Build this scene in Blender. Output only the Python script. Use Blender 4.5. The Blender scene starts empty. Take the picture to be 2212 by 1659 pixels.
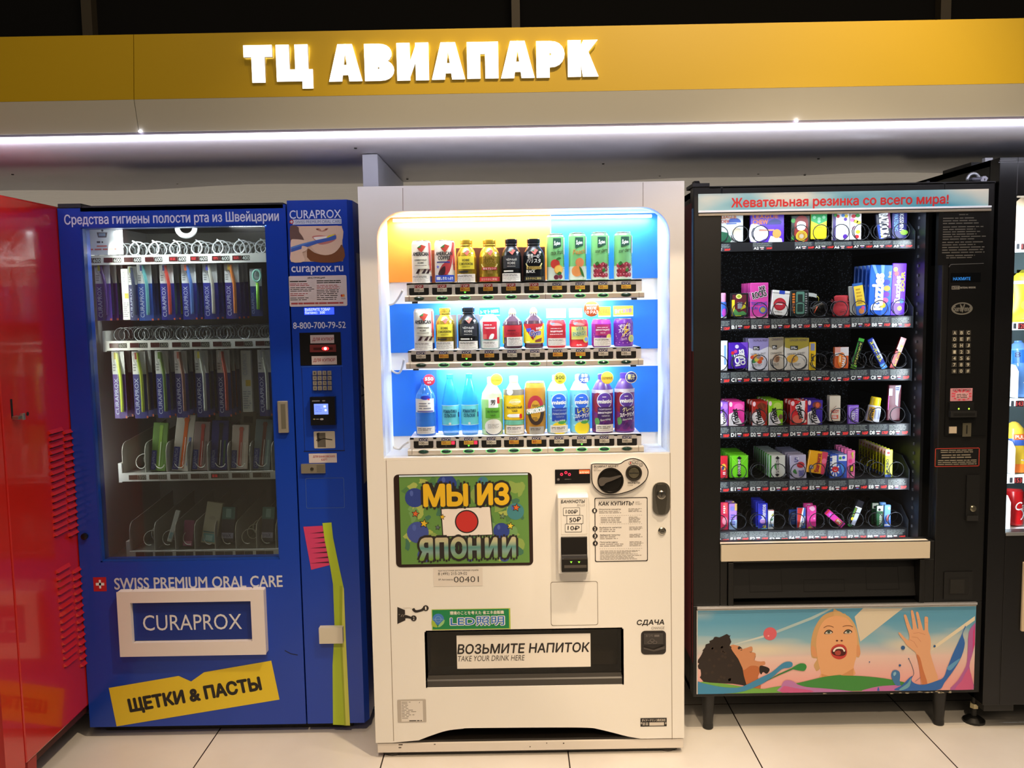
import bpy, bmesh, math, random
import numpy as np
from mathutils import Vector, Matrix
from mathutils.geometry import delaunay_2d_cdt

# ------------------------------------------------------------------ camera
SC = bpy.context.scene
COL = SC.collection
FPX = 1920.0
CAMY, CAMZ = -2.76377, 1.46952
R = ((0.99984738, -0.01726958, -0.00264254),
     (0.00105075, -0.09153987, 0.99580086),
     (-0.01743896, -0.99565165, -0.09150775))
cd = bpy.data.cameras.new('camera')
cam = bpy.data.objects.new('camera', cd); COL.objects.link(cam)
cd.sensor_fit = 'HORIZONTAL'; cd.sensor_width = 36.0; cd.lens = 36.0 * FPX / 2212.0
cd.clip_start = 0.05; cd.clip_end = 60
_rx = Vector((R[0][0], R[1][0], R[2][0])); _dn = Vector((R[0][1], R[1][1], R[2][1])); _fw = Vector((R[0][2], R[1][2], R[2][2]))
cam.matrix_world = Matrix(((_rx[0], -_dn[0], -_fw[0], 0), (_rx[1], -_dn[1], -_fw[1], CAMY), (_rx[2], -_dn[2], -_fw[2], CAMZ), (0, 0, 0, 1)))
SC.camera = cam
SC.view_settings.view_transform = 'Standard'; SC.view_settings.look = 'None'
SC.view_settings.gamma = 1.0; SC.view_settings.use_curve_mapping = False
SC.view_settings.exposure = 0.0

# ------------------------------------------------------------------ world, room lamps and added fill
w = bpy.data.worlds.new('mall_air'); SC.world = w; w.use_nodes = True
w.node_tree.nodes['Background'].inputs[0].default_value = (1.0, 0.86, 0.68, 1)
w.node_tree.nodes['Background'].inputs[1].default_value = 0.06

def lamp(name, kind, loc, target, power, color, **kw):
    d = bpy.data.lights.new(name, kind); o = bpy.data.objects.new(name, d); COL.objects.link(o)
    o.location = loc
    v = Vector(target) - Vector(loc)
    o.rotation_euler = v.to_track_quat('-Z', 'Y').to_euler()
    d.energy = power; d.color = color
    for k, a in kw.items(): setattr(d, k, a)
    return o
WARM = (1.0, 0.76, 0.50)
lamp('ceiling_spot', 'SPOT', (0.75, -3.4, 3.4), (0.82, 0.0, 0.98), 250, WARM, spot_size=math.radians(26), spot_blend=0.4, shadow_soft_size=0.06)
lamp('ceiling_spot', 'SPOT', (-0.4, -3.2, 3.5), (-0.3, 0.0, 0.2), 260, WARM, spot_size=math.radians(30), spot_blend=0.9, shadow_soft_size=0.12)
lamp('ceiling_spot', 'SPOT', (0.95, -1.45, 4.1), (0.25, -0.1, 0.4), 330, WARM, spot_size=math.radians(60), spot_blend=0.6, shadow_soft_size=0.07)
lamp('ceiling_spot', 'SPOT', (2.0, -1.0, 4.2), (1.5, -0.35, 0.2), 130, WARM, spot_size=math.radians(60), spot_blend=0.5, shadow_soft_size=0.06)
lamp('ceiling_spot', 'SPOT', (-0.6, -1.3, 4.2), (-1.0, -0.2, 0.2), 45, WARM, spot_size=math.radians(60), spot_blend=0.7, shadow_soft_size=0.08)
lamp('fill_panel', 'AREA', (0.5, -2.2, 4.0), (0.4, -0.9, 0.0), 28, (1.0, 0.78, 0.54), shape='RECTANGLE', size=3.2, size_y=1.8)  # soft overhead fill, added to grade the machine fronts from top to bottom
lamp('fill_panel', 'AREA', (1.5, -4.3, 3.3), (0.2, 0, 1.0), 20, (1.0, 0.78, 0.54), shape='RECTANGLE', size=3.4, size_y=1.0)  # frontal fill added to lift the whole scene, no known fixture

# ------------------------------------------------------------------ helpers
def P(px, py, y):
    "point of the photograph seen on the upright plane at depth y -> (x, z)"
    a = px - 1106.0; b = py - 829.5
    v = [R[i][0] * a + R[i][1] * b + R[i][2] * FPX for i in range(3)]
    t = (y - CAMY) / v[1]
    return v[0] * t, CAMZ + v[2] * t
def PXS(py, y):
    "metres per photograph pixel on that plane"
    return abs(P(1206, py, y)[0] - P(1106, py, y)[0]) / 100.0
def PF(px, py, z=0.0):
    a = px - 1106.0; b = py - 829.5
    v = [R[i][0] * a + R[i][1] * b + R[i][2] * FPX for i in range(3)]
    t = (z - CAMZ) / v[2]
    return v[0] * t, CAMY + v[1] * t

def lin(h):
    h = h.lstrip('#'); o = []
    for i in (0, 2, 4):
        c = int(h[i:i + 2], 16) / 255.0
        o.append(c / 12.92 if c <= 0.04045 else ((c + 0.055) / 1.055) ** 2.4)
    return (o[0], o[1], o[2], 1.0)
_mats = {}
def M(hexc, rough=0.5, metal=0.0, em=0.0, noise=0.0, coat=0.0):
    k = (hexc, rough, metal, em, noise, coat)
    if k in _mats: return _mats[k]
    m = bpy.data.materials.new('mat_%s' % hexc); m.use_nodes = True
    nt = m.node_tree; b = nt.nodes['Principled BSDF']
    b.inputs['Base Color'].default_value = lin(hexc)
    b.inputs['Roughness'].default_value = rough; b.inputs['Metallic'].default_value = metal
    if coat: b.inputs['Coat Weight'].default_value = coat; b.inputs['Coat Roughness'].default_value = 0.06
    if em:
        b.inputs['Emission Color'].default_value = lin(hexc); b.inputs['Emission Strength'].default_value = em
    if noise:
        n = nt.nodes.new('ShaderNodeTexNoise'); n.inputs['Scale'].default_value = 60; n.inputs['Detail'].default_value = 4
        tc = nt.nodes.new('ShaderNodeTexCoord'); nt.links.new(tc.outputs['Object'], n.inputs['Vector'])
        bp = nt.nodes.new('ShaderNodeBump'); bp.inputs['Strength'].default_value = noise; bp.inputs['Distance'].default_value = 0.002
        nt.links.new(n.outputs['Fac'], bp.inputs['Height']); nt.links.new(bp.outputs['Normal'], b.inputs['Normal'])
    m.diffuse_color = lin(hexc)
    _mats[k] = m; return m
def glassmat(name, tint='ffffff', rough=0.02, refl=1.0, haze=0.0):
    "thin pane: clear with a Fresnel reflection and an optional dusty film"
    m = bpy.data.materials.new(name); m.use_nodes = True; nt = m.node_tree
    for n in list(nt.nodes): nt.nodes.remove(n)
    out = nt.nodes.new('ShaderNodeOutputMaterial'); tr = nt.nodes.new('ShaderNodeBsdfTransparent'); gl = nt.nodes.new('ShaderNodeBsdfGlossy')
    mx = nt.nodes.new('ShaderNodeMixShader'); fr = nt.nodes.new('ShaderNodeFresnel'); fr.inputs[0].default_value = 1.45
    tr.inputs[0].default_value = lin(tint); gl.inputs['Roughness'].default_value = rough
    mu = nt.nodes.new('ShaderNodeMath'); mu.operation = 'MULTIPLY'; mu.inputs[1].default_value = refl
    nt.links.new(fr.outputs[0], mu.inputs[0]); nt.links.new(mu.outputs[0], mx.inputs[0])
    nt.links.new(tr.outputs[0], mx.inputs[1]); nt.links.new(gl.outputs[0], mx.inputs[2])
    last = mx
    if haze:
        df = nt.nodes.new('ShaderNodeBsdfDiffuse'); df.inputs[0].default_value = (.8, .8, .78, 1)
        m2 = nt.nodes.new('ShaderNodeMixShader'); m2.inputs[0].default_value = haze
        nt.links.new(mx.outputs[0], m2.inputs[1]); nt.links.new(df.outputs[0], m2.inputs[2]); last = m2
    nt.links.new(last.outputs[0], out.inputs[0])
    return m

# text outlines: cached, normalised to their own bounding box
_tc = bpy.data.curves.new('lettering', 'FONT'); _to = bpy.data.objects.new('lettering', _tc); COL.objects.link(_to)
_tc.fill_mode = 'NONE'
_tcache = {}
def glyphs(s, bold=0.0, res=3, space=1.0):
    k = (s, bold, res, space)
    if k in _tcache: return _tcache[k]
    _tc.body = s; _tc.offset = bold; _tc.resolution_u = res; _tc.space_character = space
    me = bpy.data.meshes.new_from_object(_to.evaluated_get(bpy.context.evaluated_depsgraph_get()))
    # fill the outlines: constrained triangulation, kept where the winding is not zero
    v = [Vector((a.co.x, a.co.y)) for a in me.vertices]; e = [tuple(a.vertices) for a in me.edges]
    r = delaunay_2d_cdt(v, e, [], 1, 1e-6); V = np.array([tuple(a) for a in r[0]]); T = np.array([tuple(q) for q in r[2]])
    P0 = np.array([tuple(v[i]) for i, j in e]); P1 = np.array([tuple(v[j]) for i, j in e]); C = V[T].mean(1)
    up = (P0[None, :, 1] <= C[:, None, 1]) & (P1[None, :, 1] > C[:, None, 1]); dn = (P0[None, :, 1] > C[:, None, 1]) & (P1[None, :, 1] <= C[:, None, 1])
    dd = np.where(np.abs(P1[:, 1] - P0[:, 1]) < 1e-12, 1, P1[:, 1] - P0[:, 1])
    xi = P0[None, :, 0] + (C[:, None, 1] - P0[None, :, 1]) * ((P1[:, 0] - P0[:, 0]) / dd)[None]; rt = xi > C[:, None, 0]
    T = T[((up & rt).sum(1) - (dn & rt).sum(1)) != 0]
    v = [(float(a[0]), float(a[1])) for a in V]; f = [tuple(int(i) for i in q) for q in T]
    bpy.data.meshes.remove(me)
    us = set(i for q in f for i in q); vv = [v[i] for i in us]; x0 = min(a[0] for a in vv); x1 = max(a[0] for a in vv); y0 = min(a[1] for a in vv); y1 = max(a[1] for a in vv)
    r = ([((a[0] - x0) / max(1e-6, x1 - x0), (a[1] - y0) / max(1e-6, y1 - y0)) for a in v], f, (x1 - x0) / max(1e-6, y1 - y0))
    _tcache[k] = r; return r

def smooth(pts, n=4, closed=True):
    o = []; L = len(pts)
    for i in range(L if closed else L - 1):
        if closed: a, b, c, d = pts[i - 1], pts[i], pts[(i + 1) % L], pts[(i + 2) % L]
        else: a, b, c, d = pts[max(0, i - 1)], pts[i], pts[i + 1], pts[min(L - 1, i + 2)]
        for j in range(n):
            t = j / n
            o.append(tuple(0.5 * (2 * b[k] + (c[k] - a[k]) * t + (2 * a[k] - 5 * b[k] + 4 * c[k] - d[k]) * t * t + (3 * b[k] - a[k] - 3 * c[k] + d[k]) * t ** 3) for k in range(len(b))))
    if not closed: o.append(tuple(pts[-1]))
    return o

class MB:
    "collects shapes, built as ONE mesh object"
    def __init__(s): s.v = []; s.f = []; s.fm = []; s.fs = []; s.mats = []
    def mi(s, m):
        if m not in s.mats: s.mats.append(m)
        return s.mats.index(m)
    def add(s, vs, fs, m, sm=False):
        o = len(s.v); s.v += [tuple(a) for a in vs]; k = s.mi(m)
        for f in fs: s.f.append(tuple(i + o for i in f)); s.fm.append(k); s.fs.append(sm)
    def box(s, x0, x1, y0, y1, z0, z1, m):
        if x0 > x1: x0, x1 = x1, x0
        if y0 > y1: y0, y1 = y1, y0
        if z0 > z1: z0, z1 = z1, z0
        s.add([(x0, y0, z0), (x1, y0, z0), (x1, y1, z0), (x0, y1, z0), (x0, y0, z1), (x1, y0, z1), (x1, y1, z1), (x0, y1, z1)],
              [(0, 3, 2, 1), (4, 5, 6, 7), (0, 1, 5, 4), (1, 2, 6, 5), (2, 3, 7, 6), (3, 0, 4, 7)], m)
    def prism(s, pts, y0, y1, m, side=None):
        "outline (x, z) run from y0 back to y1"
        n = len(pts); a = sum(pts[i][0] * pts[(i + 1) % n][1] - pts[(i + 1) % n][0] * pts[i][1] for i in range(n))
        if a < 0: pts = pts[::-1]
        vs = [(p[0], y0, p[1]) for p in pts] + [(p[0], y1, p[1]) for p in pts]
        s.add(vs, [tuple(range(n)), tuple(range(2 * n - 1, n - 1, -1))], m)
        s.add(vs, [(i, i + n, (i + 1) % n + n, (i + 1) % n) for i in range(n)], side or m)
    def prismx(s, pts, x0, x1, m):
        "outline (y, z) run along x"
        n = len(pts)
        vs = [(x0, p[0], p[1]) for p in pts] + [(x1, p[0], p[1]) for p in pts]
        s.add(vs, [tuple(range(n)), tuple(range(2 * n - 1, n - 1, -1))] + [(i, i + n, (i + 1) % n + n, (i + 1) % n) for i in range(n)], m)
    def lathe(s, prof, c, m, seg=20, axis='z', cap=True, sx=1.0, sm=True):
        "profile [(radius, height[, material])] turned about an axis through c"
        n = len(prof); vs = []
        for p in prof:
            for k in range(seg):
                a = 2 * math.pi * k / seg; x = p[0] * math.cos(a); y = p[0] * math.sin(a) * sx
                if axis == 'z': vs.append((c[0] + x, c[1] + y, c[2] + p[1]))
                elif axis == 'y': vs.append((c[0] + x, c[1] + p[1], c[2] + y))
                else: vs.append((c[0] + p[1], c[1] + x, c[2] + y))
        for i in range(n - 1):
            mm = prof[i][2] if len(prof[i]) > 2 else m
            s.add([vs[i * seg + k] for k in range(seg)] + [vs[(i + 1) * seg + k] for k in range(seg)],
                  [(k, (k + 1) % seg, seg + (k + 1) % seg, seg + k) for k in range(seg)], mm, sm)
        if cap:
            s.add(vs[:seg], [tuple(range(seg - 1, -1, -1))], prof[0][2] if len(prof[0]) > 2 else m)
            s.add(vs[-seg:], [tuple(range(seg))], prof[-2][2] if len(prof[-2]) > 2 else m)
    def tube(s, path, r, m, seg=6, closed=False, cap=True):
        n = len(path); path = [Vector(p) for p in path]; vs = []
        up = None
        for i in range(n):
            a = path[i - 1] if (i or closed) else path[i]; b = path[(i + 1) % n] if (i < n - 1 or closed) else path[i]
            t = (b - a).normalized()
            if up is None: up = Vector((0, 0, 1)) if abs(t.z) < 0.9 else Vector((1, 0, 0))
            u = (up - t * up.dot(t)).normalized(); up = u; v = t.cross(u)
            vs += [path[i] + (u * math.cos(2 * math.pi * k / seg) + v * math.sin(2 * math.pi * k / seg)) * r for k in range(seg)]
        fs = []
        for i in range(n if closed else n - 1):
            j = (i + 1) % n
            fs += [(i * seg + k, i * seg + (k + 1) % seg, j * seg + (k + 1) % seg, j * seg + k) for k in range(seg)]
        if cap and not closed: fs += [tuple(range(seg - 1, -1, -1)), tuple(range((n - 1) * seg, n * seg))]
        s.add(vs, fs, m, True)
    def build(s, name, parent=None, bev=0.0, seg=2):
        me = bpy.data.meshes.new(name)
        o3 = Vector(parent['_o']) if parent is not None and '_o' in parent else Vector((0, 0, 0))
        me.from_pydata([(a[0] - o3[0], a[1] - o3[1], a[2] - o3[2]) for a in s.v], [], s.f)
        for m in s.mats: me.materials.append(m)
        me.polygons.foreach_set('material_index', s.fm); me.polygons.foreach_set('use_smooth', s.fs); me.update()
        o = bpy.data.objects.new(name, me); COL.objects.link(o)
        if parent is not None:
            o.parent = parent
            if '_o' in parent: o['_o'] = list(parent['_o'])
        if bev:
            b = o.modifiers.new('bevel', 'BEVEL'); b.width = bev; b.segments = seg; b.limit_method = 'ANGLE'; b.angle_limit = 0.9
            b.harden_normals = False
        return o

EPS = 0.0004
class D:
    "drawing on a surface: mp(u, v, layer) gives the point, v runs up"
    def __init__(s, mb, mp, du=None): s.mb = mb; s.mp = mp; s.du = du
    def c1(s, u, v): return u, v
    def sz(s, v): return 1.0
    def poly(s, pts, m, l=1):
        q = [s.c1(*p) for p in pts]
        a = sum(q[i][0] * q[(i + 1) % len(q)][1] - q[(i + 1) % len(q)][0] * q[i][1] for i in range(len(q)))
        if a < 0: q = q[::-1]
        s.raw(q, m, l)
    def _rect(s, u0, v0, u1, v1, m, l):
        if u0 > u1: u0, u1 = u1, u0
        if v0 > v1: v0, v1 = v1, v0
        n = max(1, int(math.ceil((u1 - u0) / s.du))) if s.du else 1
        vs = []
        for i in range(n + 1):
            u = u0 + (u1 - u0) * i / n; vs += [s.mp(u, v0, l), s.mp(u, v1, l)]
        s.mb.add(vs, [(2 * i, 2 * i + 2, 2 * i + 3, 2 * i + 1) for i in range(n)], m)
    def rect(s, u0, v0, u1, v1, m, l=1):
        a = s.c1(u0, v0); b = s.c1(u1, v1); s._rect(a[0], a[1], b[0], b[1], m, l)
    def frame(s, u0, v0, u1, v1, t, m, l=1):
        a = s.c1(u0, v0); b = s.c1(u1, v1); t *= s.sz(v0)
        x0, x1 = sorted((a[0], b[0])); z0, z1 = sorted((a[1], b[1]))
        for r in ((x0, z0, x1, z0 + t), (x0, z1 - t, x1, z1), (x0, z0, x0 + t, z1), (x1 - t, z0, x1, z1)): s._rect(*r, m, l)
    def _rrpts(s, u0, v0, u1, v1, r, n=5, cs=(1, 1, 1, 1)):
        a = s.c1(u0, v0); b = s.c1(u1, v1); r *= s.sz(v0)
        x0, x1 = sorted((a[0], b[0])); z0, z1 = sorted((a[1], b[1])); o = []
        for i, (cx, cz, st) in enumerate(((x1 - r, z1 - r, 0), (x0 + r, z1 - r, 90), (x0 + r, z0 + r, 180), (x1 - r, z0 + r, 270))):
            if cs[i]:
                for k in range(n + 1):
                    t = math.radians(st + 90 * k / n); o.append((cx + r * math.cos(t), cz + r * math.sin(t)))
            else: o.append(((x1, z1), (x0, z1), (x0, z0), (x1, z0))[i])
        return o
    def raw(s, q, m, l):
        if not s.du: s.mb.add([s.mp(u, v, l) for u, v in q], [tuple(range(len(q)))], m); return
        # on a curved wall the outline is cut into upright strips so that it hugs the surface
        def clip(p, a, sg):
            o = []
            for i in range(len(p)):
                c, d = p[i], p[(i + 1) % len(p)]; ic, id_ = (c[0] - a) * sg >= 0, (d[0] - a) * sg >= 0
                if ic: o.append(c)
                if ic != id_: t = (a - c[0]) / (d[0] - c[0]); o.append((a, c[1] + t * (d[1] - c[1])))
            return o
        u0, u1 = min(p[0] for p in q), max(p[0] for p in q); n = max(1, int(math.ceil((u1 - u0) / s.du)))
        for i in range(n):
            p = clip(clip(q, u0 + (u1 - u0) * i / n, 1), u0 + (u1 - u0) * (i + 1) / n, -1)
            if len(p) > 2: s.mb.add([s.mp(u, v, l) for u, v in p], [tuple(range(len(p)))], m)
    def rr(s, u0, v0, u1, v1, r, m, l=1, cs=(1, 1, 1, 1)): s.raw(s._rrpts(u0, v0, u1, v1, r, 5, cs), m, l)
    def rrline(s, u0, v0, u1, v1, r, t, m, l=1):
        o = s._rrpts(u0, v0, u1, v1, r); n = len(o); t *= s.sz(v0)
        cx = sum(p[0] for p in o) / n; cz = sum(p[1] for p in o) / n
        a = s.c1(u0, v0); b = s.c1(u1, v1); wx = abs(a[0] - b[0]) / 2; wz = abs(a[1] - b[1]) / 2
        i2 = [(cx + (p[0] - cx) * (wx - t) / wx, cz + (p[1] - cz) * (wz - t) / wz) for p in o]
        s.mb.add([s.mp(u, v, l) for u, v in o + i2], [(i, (i + 1) % n, n + (i + 1) % n, n + i) for i in range(n)], m)
    def disc(s, cu, cv, r, m, l=1, rv=None, n=20, a0=0, a1=360):
        c = s.c1(cu, cv); k = s.sz(cv); ru = r * k; rv = (rv if rv is not None else r) * k
        s.raw([(c[0] + ru * math.cos(math.radians(a0 + (a1 - a0) * i / n)), c[1] + rv * math.sin(math.radians(a0 + (a1 - a0) * i / n))) for i in range(n if a1 - a0 == 360 else n + 1)], m, l)
    def ring(s, cu, cv, r0, r1, m, l=1, n=24, q=1.0, a0=0, a1=360):
        c = s.c1(cu, cv); k = s.sz(cv); full = a1 - a0 == 360; N = n if full else n + 1
        an = [math.radians(a0 + (a1 - a0) * i / n) for i in range(N)]
        vs = [s.mp(c[0] + r0 * k * math.cos(a), c[1] + r0 * k * q * math.sin(a), l) for a in an] + [s.mp(c[0] + r1 * k * math.cos(a), c[1] + r1 * k * q * math.sin(a), l) for a in an]
        s.mb.add(vs, [(i, N + i, N + (i + 1) % N, (i + 1) % N) for i in range(N if full else N - 1)], m)
    def star(s, cu, cv, r, m, l=1, rot=90, n=5, q=0.45):
        c = s.c1(cu, cv); k = s.sz(cv)
        s.raw([(c[0] + k * (r if i % 2 == 0 else r * q) * math.cos(math.radians(rot + 180 * i / n)), c[1] + k * (r if i % 2 == 0 else r * q) * math.sin(math.radians(rot + 180 * i / n))) for i in range(2 * n)], m, l)
    def line(s, pts, t, m, l=1, closed=False):
        q = [Vector(s.c1(*p)) for p in pts]; t *= s.sz(pts[0][1]) * 0.5; n = len(q); vs = []
        for i in range(n):
            a = q[i - 1] if (i or closed) else q[i]; b = q[(i + 1) % n] if (i < n - 1 or closed) else q[i]
            d = (b - a); d = d / d.length if d.length else Vector((1, 0)); nn = Vector((-d.y, d.x)) * t
            vs += [s.mp(*(q[i] - nn), l), s.mp(*(q[i] + nn), l)]
        s.mb.add(vs, [(2 * i, 2 * ((i + 1) % n), 2 * ((i + 1) % n) + 1, 2 * i + 1) for i in range(n if closed else n - 1)], m)
    def text(s, t, u0, v0, u1, v1, m, l=2, bold=0.0, rot=0.0, shear=0.0, vert=0, res=3, keep=False, space=1.0):
        "lettering filling the box whose top left is (u0, v0), bottom right (u1, v1)"
        a = s.c1(u0, v0); b = s.c1(u1, v1); x0, z1 = a; x1, z0 = b
        g, fs, asp = glyphs(t, 0.0, res, space); h = z1 - z0
        if keep:
            wn = h * asp
            if wn < x1 - x0: c = (x0 + x1) / 2; x0, x1 = c - wn / 2, c + wn / 2
        d = min(bold * 1.1 * h, (x1 - x0) * .2) if not vert else min(bold * 1.1 * (x1 - x0), h * .2)
        x0 += d; x1 -= d; z0 += d; z1 -= d; h = z1 - z0
        if d: sh = [(d * math.cos(k * math.pi / 4), d * math.sin(k * math.pi / 4)) for k in range(8)] if bold >= .04 else [(d, 0), (-d, 0), (0, d), (0, -d)]
        else: sh = [(0, 0)]
        cx, cz = (x0 + x1) / 2, (z0 + z1) / 2; ca, sa = math.cos(math.radians(rot)), math.sin(math.radians(rot))
        for k_, (ex, ez) in enumerate(sh):
            vs = []
            for gx, gy in g:
                if vert == 1: u = x0 + (1 - gy) * (x1 - x0); v = z0 + gx * h
                elif vert == -1: u = x0 + gy * (x1 - x0); v = z1 - gx * h
                else: u = x0 + gx * (x1 - x0) + shear * (gy - .5) * h; v = z0 + gy * h
                if rot: du, dv = u - cx, v - cz; u, v = cx + ca * du - sa * dv, cz + sa * du + ca * dv
                vs.append(s.mp(u + ex, v + ez, l + .12 * k_))
            s.mb.add(vs, fs, m)
    def lines(s, u0, v0, u1, v1, n, m, l=2, seed=1, fill=0.55, gap=0.12, ragged=0.3):
        "rows of small print too fine to read"
        a = s.c1(u0, v0); b = s.c1(u1, v1); x0, x1 = sorted((a[0], b[0])); z0, z1 = sorted((a[1], b[1])); rg = random.Random(seed)
        h = (z1 - z0) / n
        for i in range(n):
            z = z1 - (i + 1) * h; x = x0; xe = x1 - (x1 - x0) * ragged * rg.random()
            while x < xe - h * .3:
                wd = min(xe - x, h * (1.2 + 3.2 * rg.random()))
                s._rect(x, z + h * (1 - fill) / 2, x + wd, z + h * (1 + fill) / 2, m, l); x += wd + h * gap * 4
class F(D):
    "drawing on the upright plane at depth y, laid out at the photograph's points"
    def __init__(s, mb, y): s.mb = mb; s.y = y; s.du = None; s.mp = lambda u, v, l: (u, y - l * EPS, v)
    def c1(s, u, v): return P(u, v, s.y)
    def sz(s, v): return PXS(v, s.y)
def slab(mb, x0, y0, x1, y1, yf, yb, m):
    a = P(x0, y0, yf); b = P(x1, y1, yf); mb.box(a[0], b[0], yf, yb, b[1], a[1], m)
def cylmap(cx, cy, r, z0=0.0):
    return lambda u, v, l: (cx + (r + l * EPS) * math.sin(u / r), cy - (r + l * EPS) * math.cos(u / r), z0 + v)
def flatmap(y=0.0, x0=0.0, z0=0.0): return lambda u, v, l: (x0 + u, y - l * EPS, z0 + v)

def thing(name, label, cat, loc, group=None):
    o = bpy.data.objects.new(name, None); COL.objects.link(o); o.empty_display_size = 0.05
    o.location = loc; o['_o'] = list(loc); o['label'] = label; o['category'] = cat
    if group: o['group'] = group
    return o
def tag(o, label, cat, group=None):
    o['label'] = label; o['category'] = cat
    if group: o['group'] = group
    return o
def struct(o): o['kind'] = 'structure'; return o
def dup(root, loc, label, rot=None):
    r = root.copy(); COL.objects.link(r); r.location = loc; r['label'] = label
    if rot is not None: r.rotation_euler = rot
    for ch in list(root.children):
        c = ch.copy(); COL.objects.link(c); c.parent = r
        for g in ch.children:
            d = g.copy(); COL.objects.link(d); d.parent = c
    return r
def helix(cx, cz, r, y0, y1, turns, ph=0.0, n=14):
    N = int(turns * n)
    return [(cx + r * math.sin(2 * math.pi * i / n + ph), y0 + (y1 - y0) * i / N, cz + r * math.cos(2 * math.pi * i / n + ph)) for i in range(N + 1)]

GLASS = glassmat('clear_glass', refl=0.8)
YW, YB, YG, YR = 0.0, 0.17, 0.13, 0.12      # front planes of the white, blue, gum and right-hand machines
# ------------------------------------------------------------------ setting
def floor_mat():
    m = bpy.data.materials.new('floor_tiles'); m.use_nodes = True; nt = m.node_tree; b = nt.nodes['Principled BSDF']
    tc = nt.nodes.new('ShaderNodeTexCoord'); sp = nt.nodes.new('ShaderNodeSeparateXYZ'); nt.links.new(tc.outputs['Object'], sp.inputs[0])
    def grid(sock, off):
        a = nt.nodes.new('ShaderNodeMath'); a.operation = 'SUBTRACT'; a.inputs[1].default_value = off; nt.links.new(sp.outputs[sock], a.inputs[0])
        g = nt.nodes.new('ShaderNodeMath'); g.operation = 'PINGPONG'; g.inputs[1].default_value = 0.3015; nt.links.new(a.outputs[0], g.inputs[0])
        l = nt.nodes.new('ShaderNodeMath'); l.operation = 'LESS_THAN'; l.inputs[1].default_value = 0.0022; nt.links.new(g.outputs[0], l.inputs[0]); return l
    gx, gy = grid(0, 0.155), grid(1, 0.352)
    mx = nt.nodes.new('ShaderNodeMath'); mx.operation = 'MAXIMUM'; nt.links.new(gx.outputs[0], mx.inputs[0]); nt.links.new(gy.outputs[0], mx.inputs[1])
    n = nt.nodes.new('ShaderNodeTexNoise'); n.inputs['Scale'].default_value = 2.2; n.inputs['Detail'].default_value = 5; nt.links.new(tc.outputs['Object'], n.inputs['Vector'])
    cr = nt.nodes.new('ShaderNodeValToRGB'); cr.color_ramp.elements[0].color = lin('d6d1ca'); cr.color_ramp.elements[1].color = lin('e4e0da')
    cr.color_ramp.elements[0].position = .35; cr.color_ramp.elements[1].position = .65; nt.links.new(n.outputs['Fac'], cr.inputs[0])
    mc = nt.nodes.new('ShaderNodeMix'); mc.data_type = 'RGBA'; nt.links.new(mx.outputs[0], mc.inputs[0]); nt.links.new(cr.outputs[0], mc.inputs[6]); mc.inputs[7].default_value = lin('2c221b')
    nt.links.new(mc.outputs[2], b.inputs['Base Color'])
    b.inputs['Roughness'].default_value = 0.38; b.inputs['Specular IOR Level'].default_value = 0.3
    return m
mb = MB(); mb.box(-3.2, 3.2, -5.5, 0.87, -0.05, 0.0, floor_mat()); struct(mb.build('floor'))

def rib_mat():
    m = bpy.data.materials.new('ribbed_sheet'); m.use_nodes = True; nt = m.node_tree; b = nt.nodes['Principled BSDF']
    b.inputs['Base Color'].default_value = lin('9c9488'); b.inputs['Roughness'].default_value = 0.28; b.inputs['Metallic'].default_value = 0.25
    tc = nt.nodes.new('ShaderNodeTexCoord'); wv = nt.nodes.new('ShaderNodeTexWave'); wv.bands_direction = 'Z'; wv.inputs['Scale'].default_value = 34; wv.inputs['Distortion'].default_value = 0.6
    nt.links.new(tc.outputs['Object'], wv.inputs['Vector'])
    n = nt.nodes.new('ShaderNodeTexNoise'); n.inputs['Scale'].default_value = 7; nt.links.new(tc.outputs['Object'], n.inputs['Vector'])
    b.inputs['Transmission Weight'].default_value = .0
    tl = nt.nodes.new('ShaderNodeBsdfTranslucent'); tl.inputs[0].default_value = (.8, .78, .74, 1); mxs = nt.nodes.new('ShaderNodeMixShader'); mxs.inputs[0].default_value = .6
    out = nt.nodes['Material Output']; nt.links.new(b.outputs[0], mxs.inputs[1]); nt.links.new(tl.outputs[0], mxs.inputs[2]); nt.links.new(mxs.outputs[0], out.inputs[0])
    ad = nt.nodes.new('ShaderNodeMath'); ad.operation = 'ADD'; nt.links.new(wv.outputs['Fac'], ad.inputs[0]); nt.links.new(n.outputs['Fac'], ad.inputs[1])
    bp = nt.nodes.new('ShaderNodeBump'); bp.inputs['Strength'].default_value = 0.6; bp.inputs['Distance'].default_value = 0.004
    nt.links.new(ad.outputs[0], bp.inputs['Height']); nt.links.new(bp.outputs['Normal'], b.inputs['Normal'])
    return m
mb = MB(); mb.box(-3.2, 3.2, 0.86, 0.864, 0.0, 2.0, rib_mat()); struct(mb.build('wall_back'))
lamp('backroom_light', 'AREA', (0, 1.5, 1.75), (0, .86, 1.85), 26, (1.0, .9, .78), shape='RECTANGLE', size=6.0, size_y=.5)
# dark glazed wall above the canopy with slim posts
mb = MB(); mb.box(-3.2, 3.2, 0.62, 0.66, 1.99, 3.3, M('020202', .95)); struct(mb.build('wall_upper'))
for i, (xa, xb) in enumerate(((177, 199), (1105, 1123), (2031, 2053))):
    a = P(xa, 30, .58)[0]; b = P(xb, 30, .58)[0]
    mb = MB(); mb.box(a, b, .575, .62, 1.99, 3.3, M('5d5547', .45, .3)); struct(mb.build('trim_%d' % (i + 1)))
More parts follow.
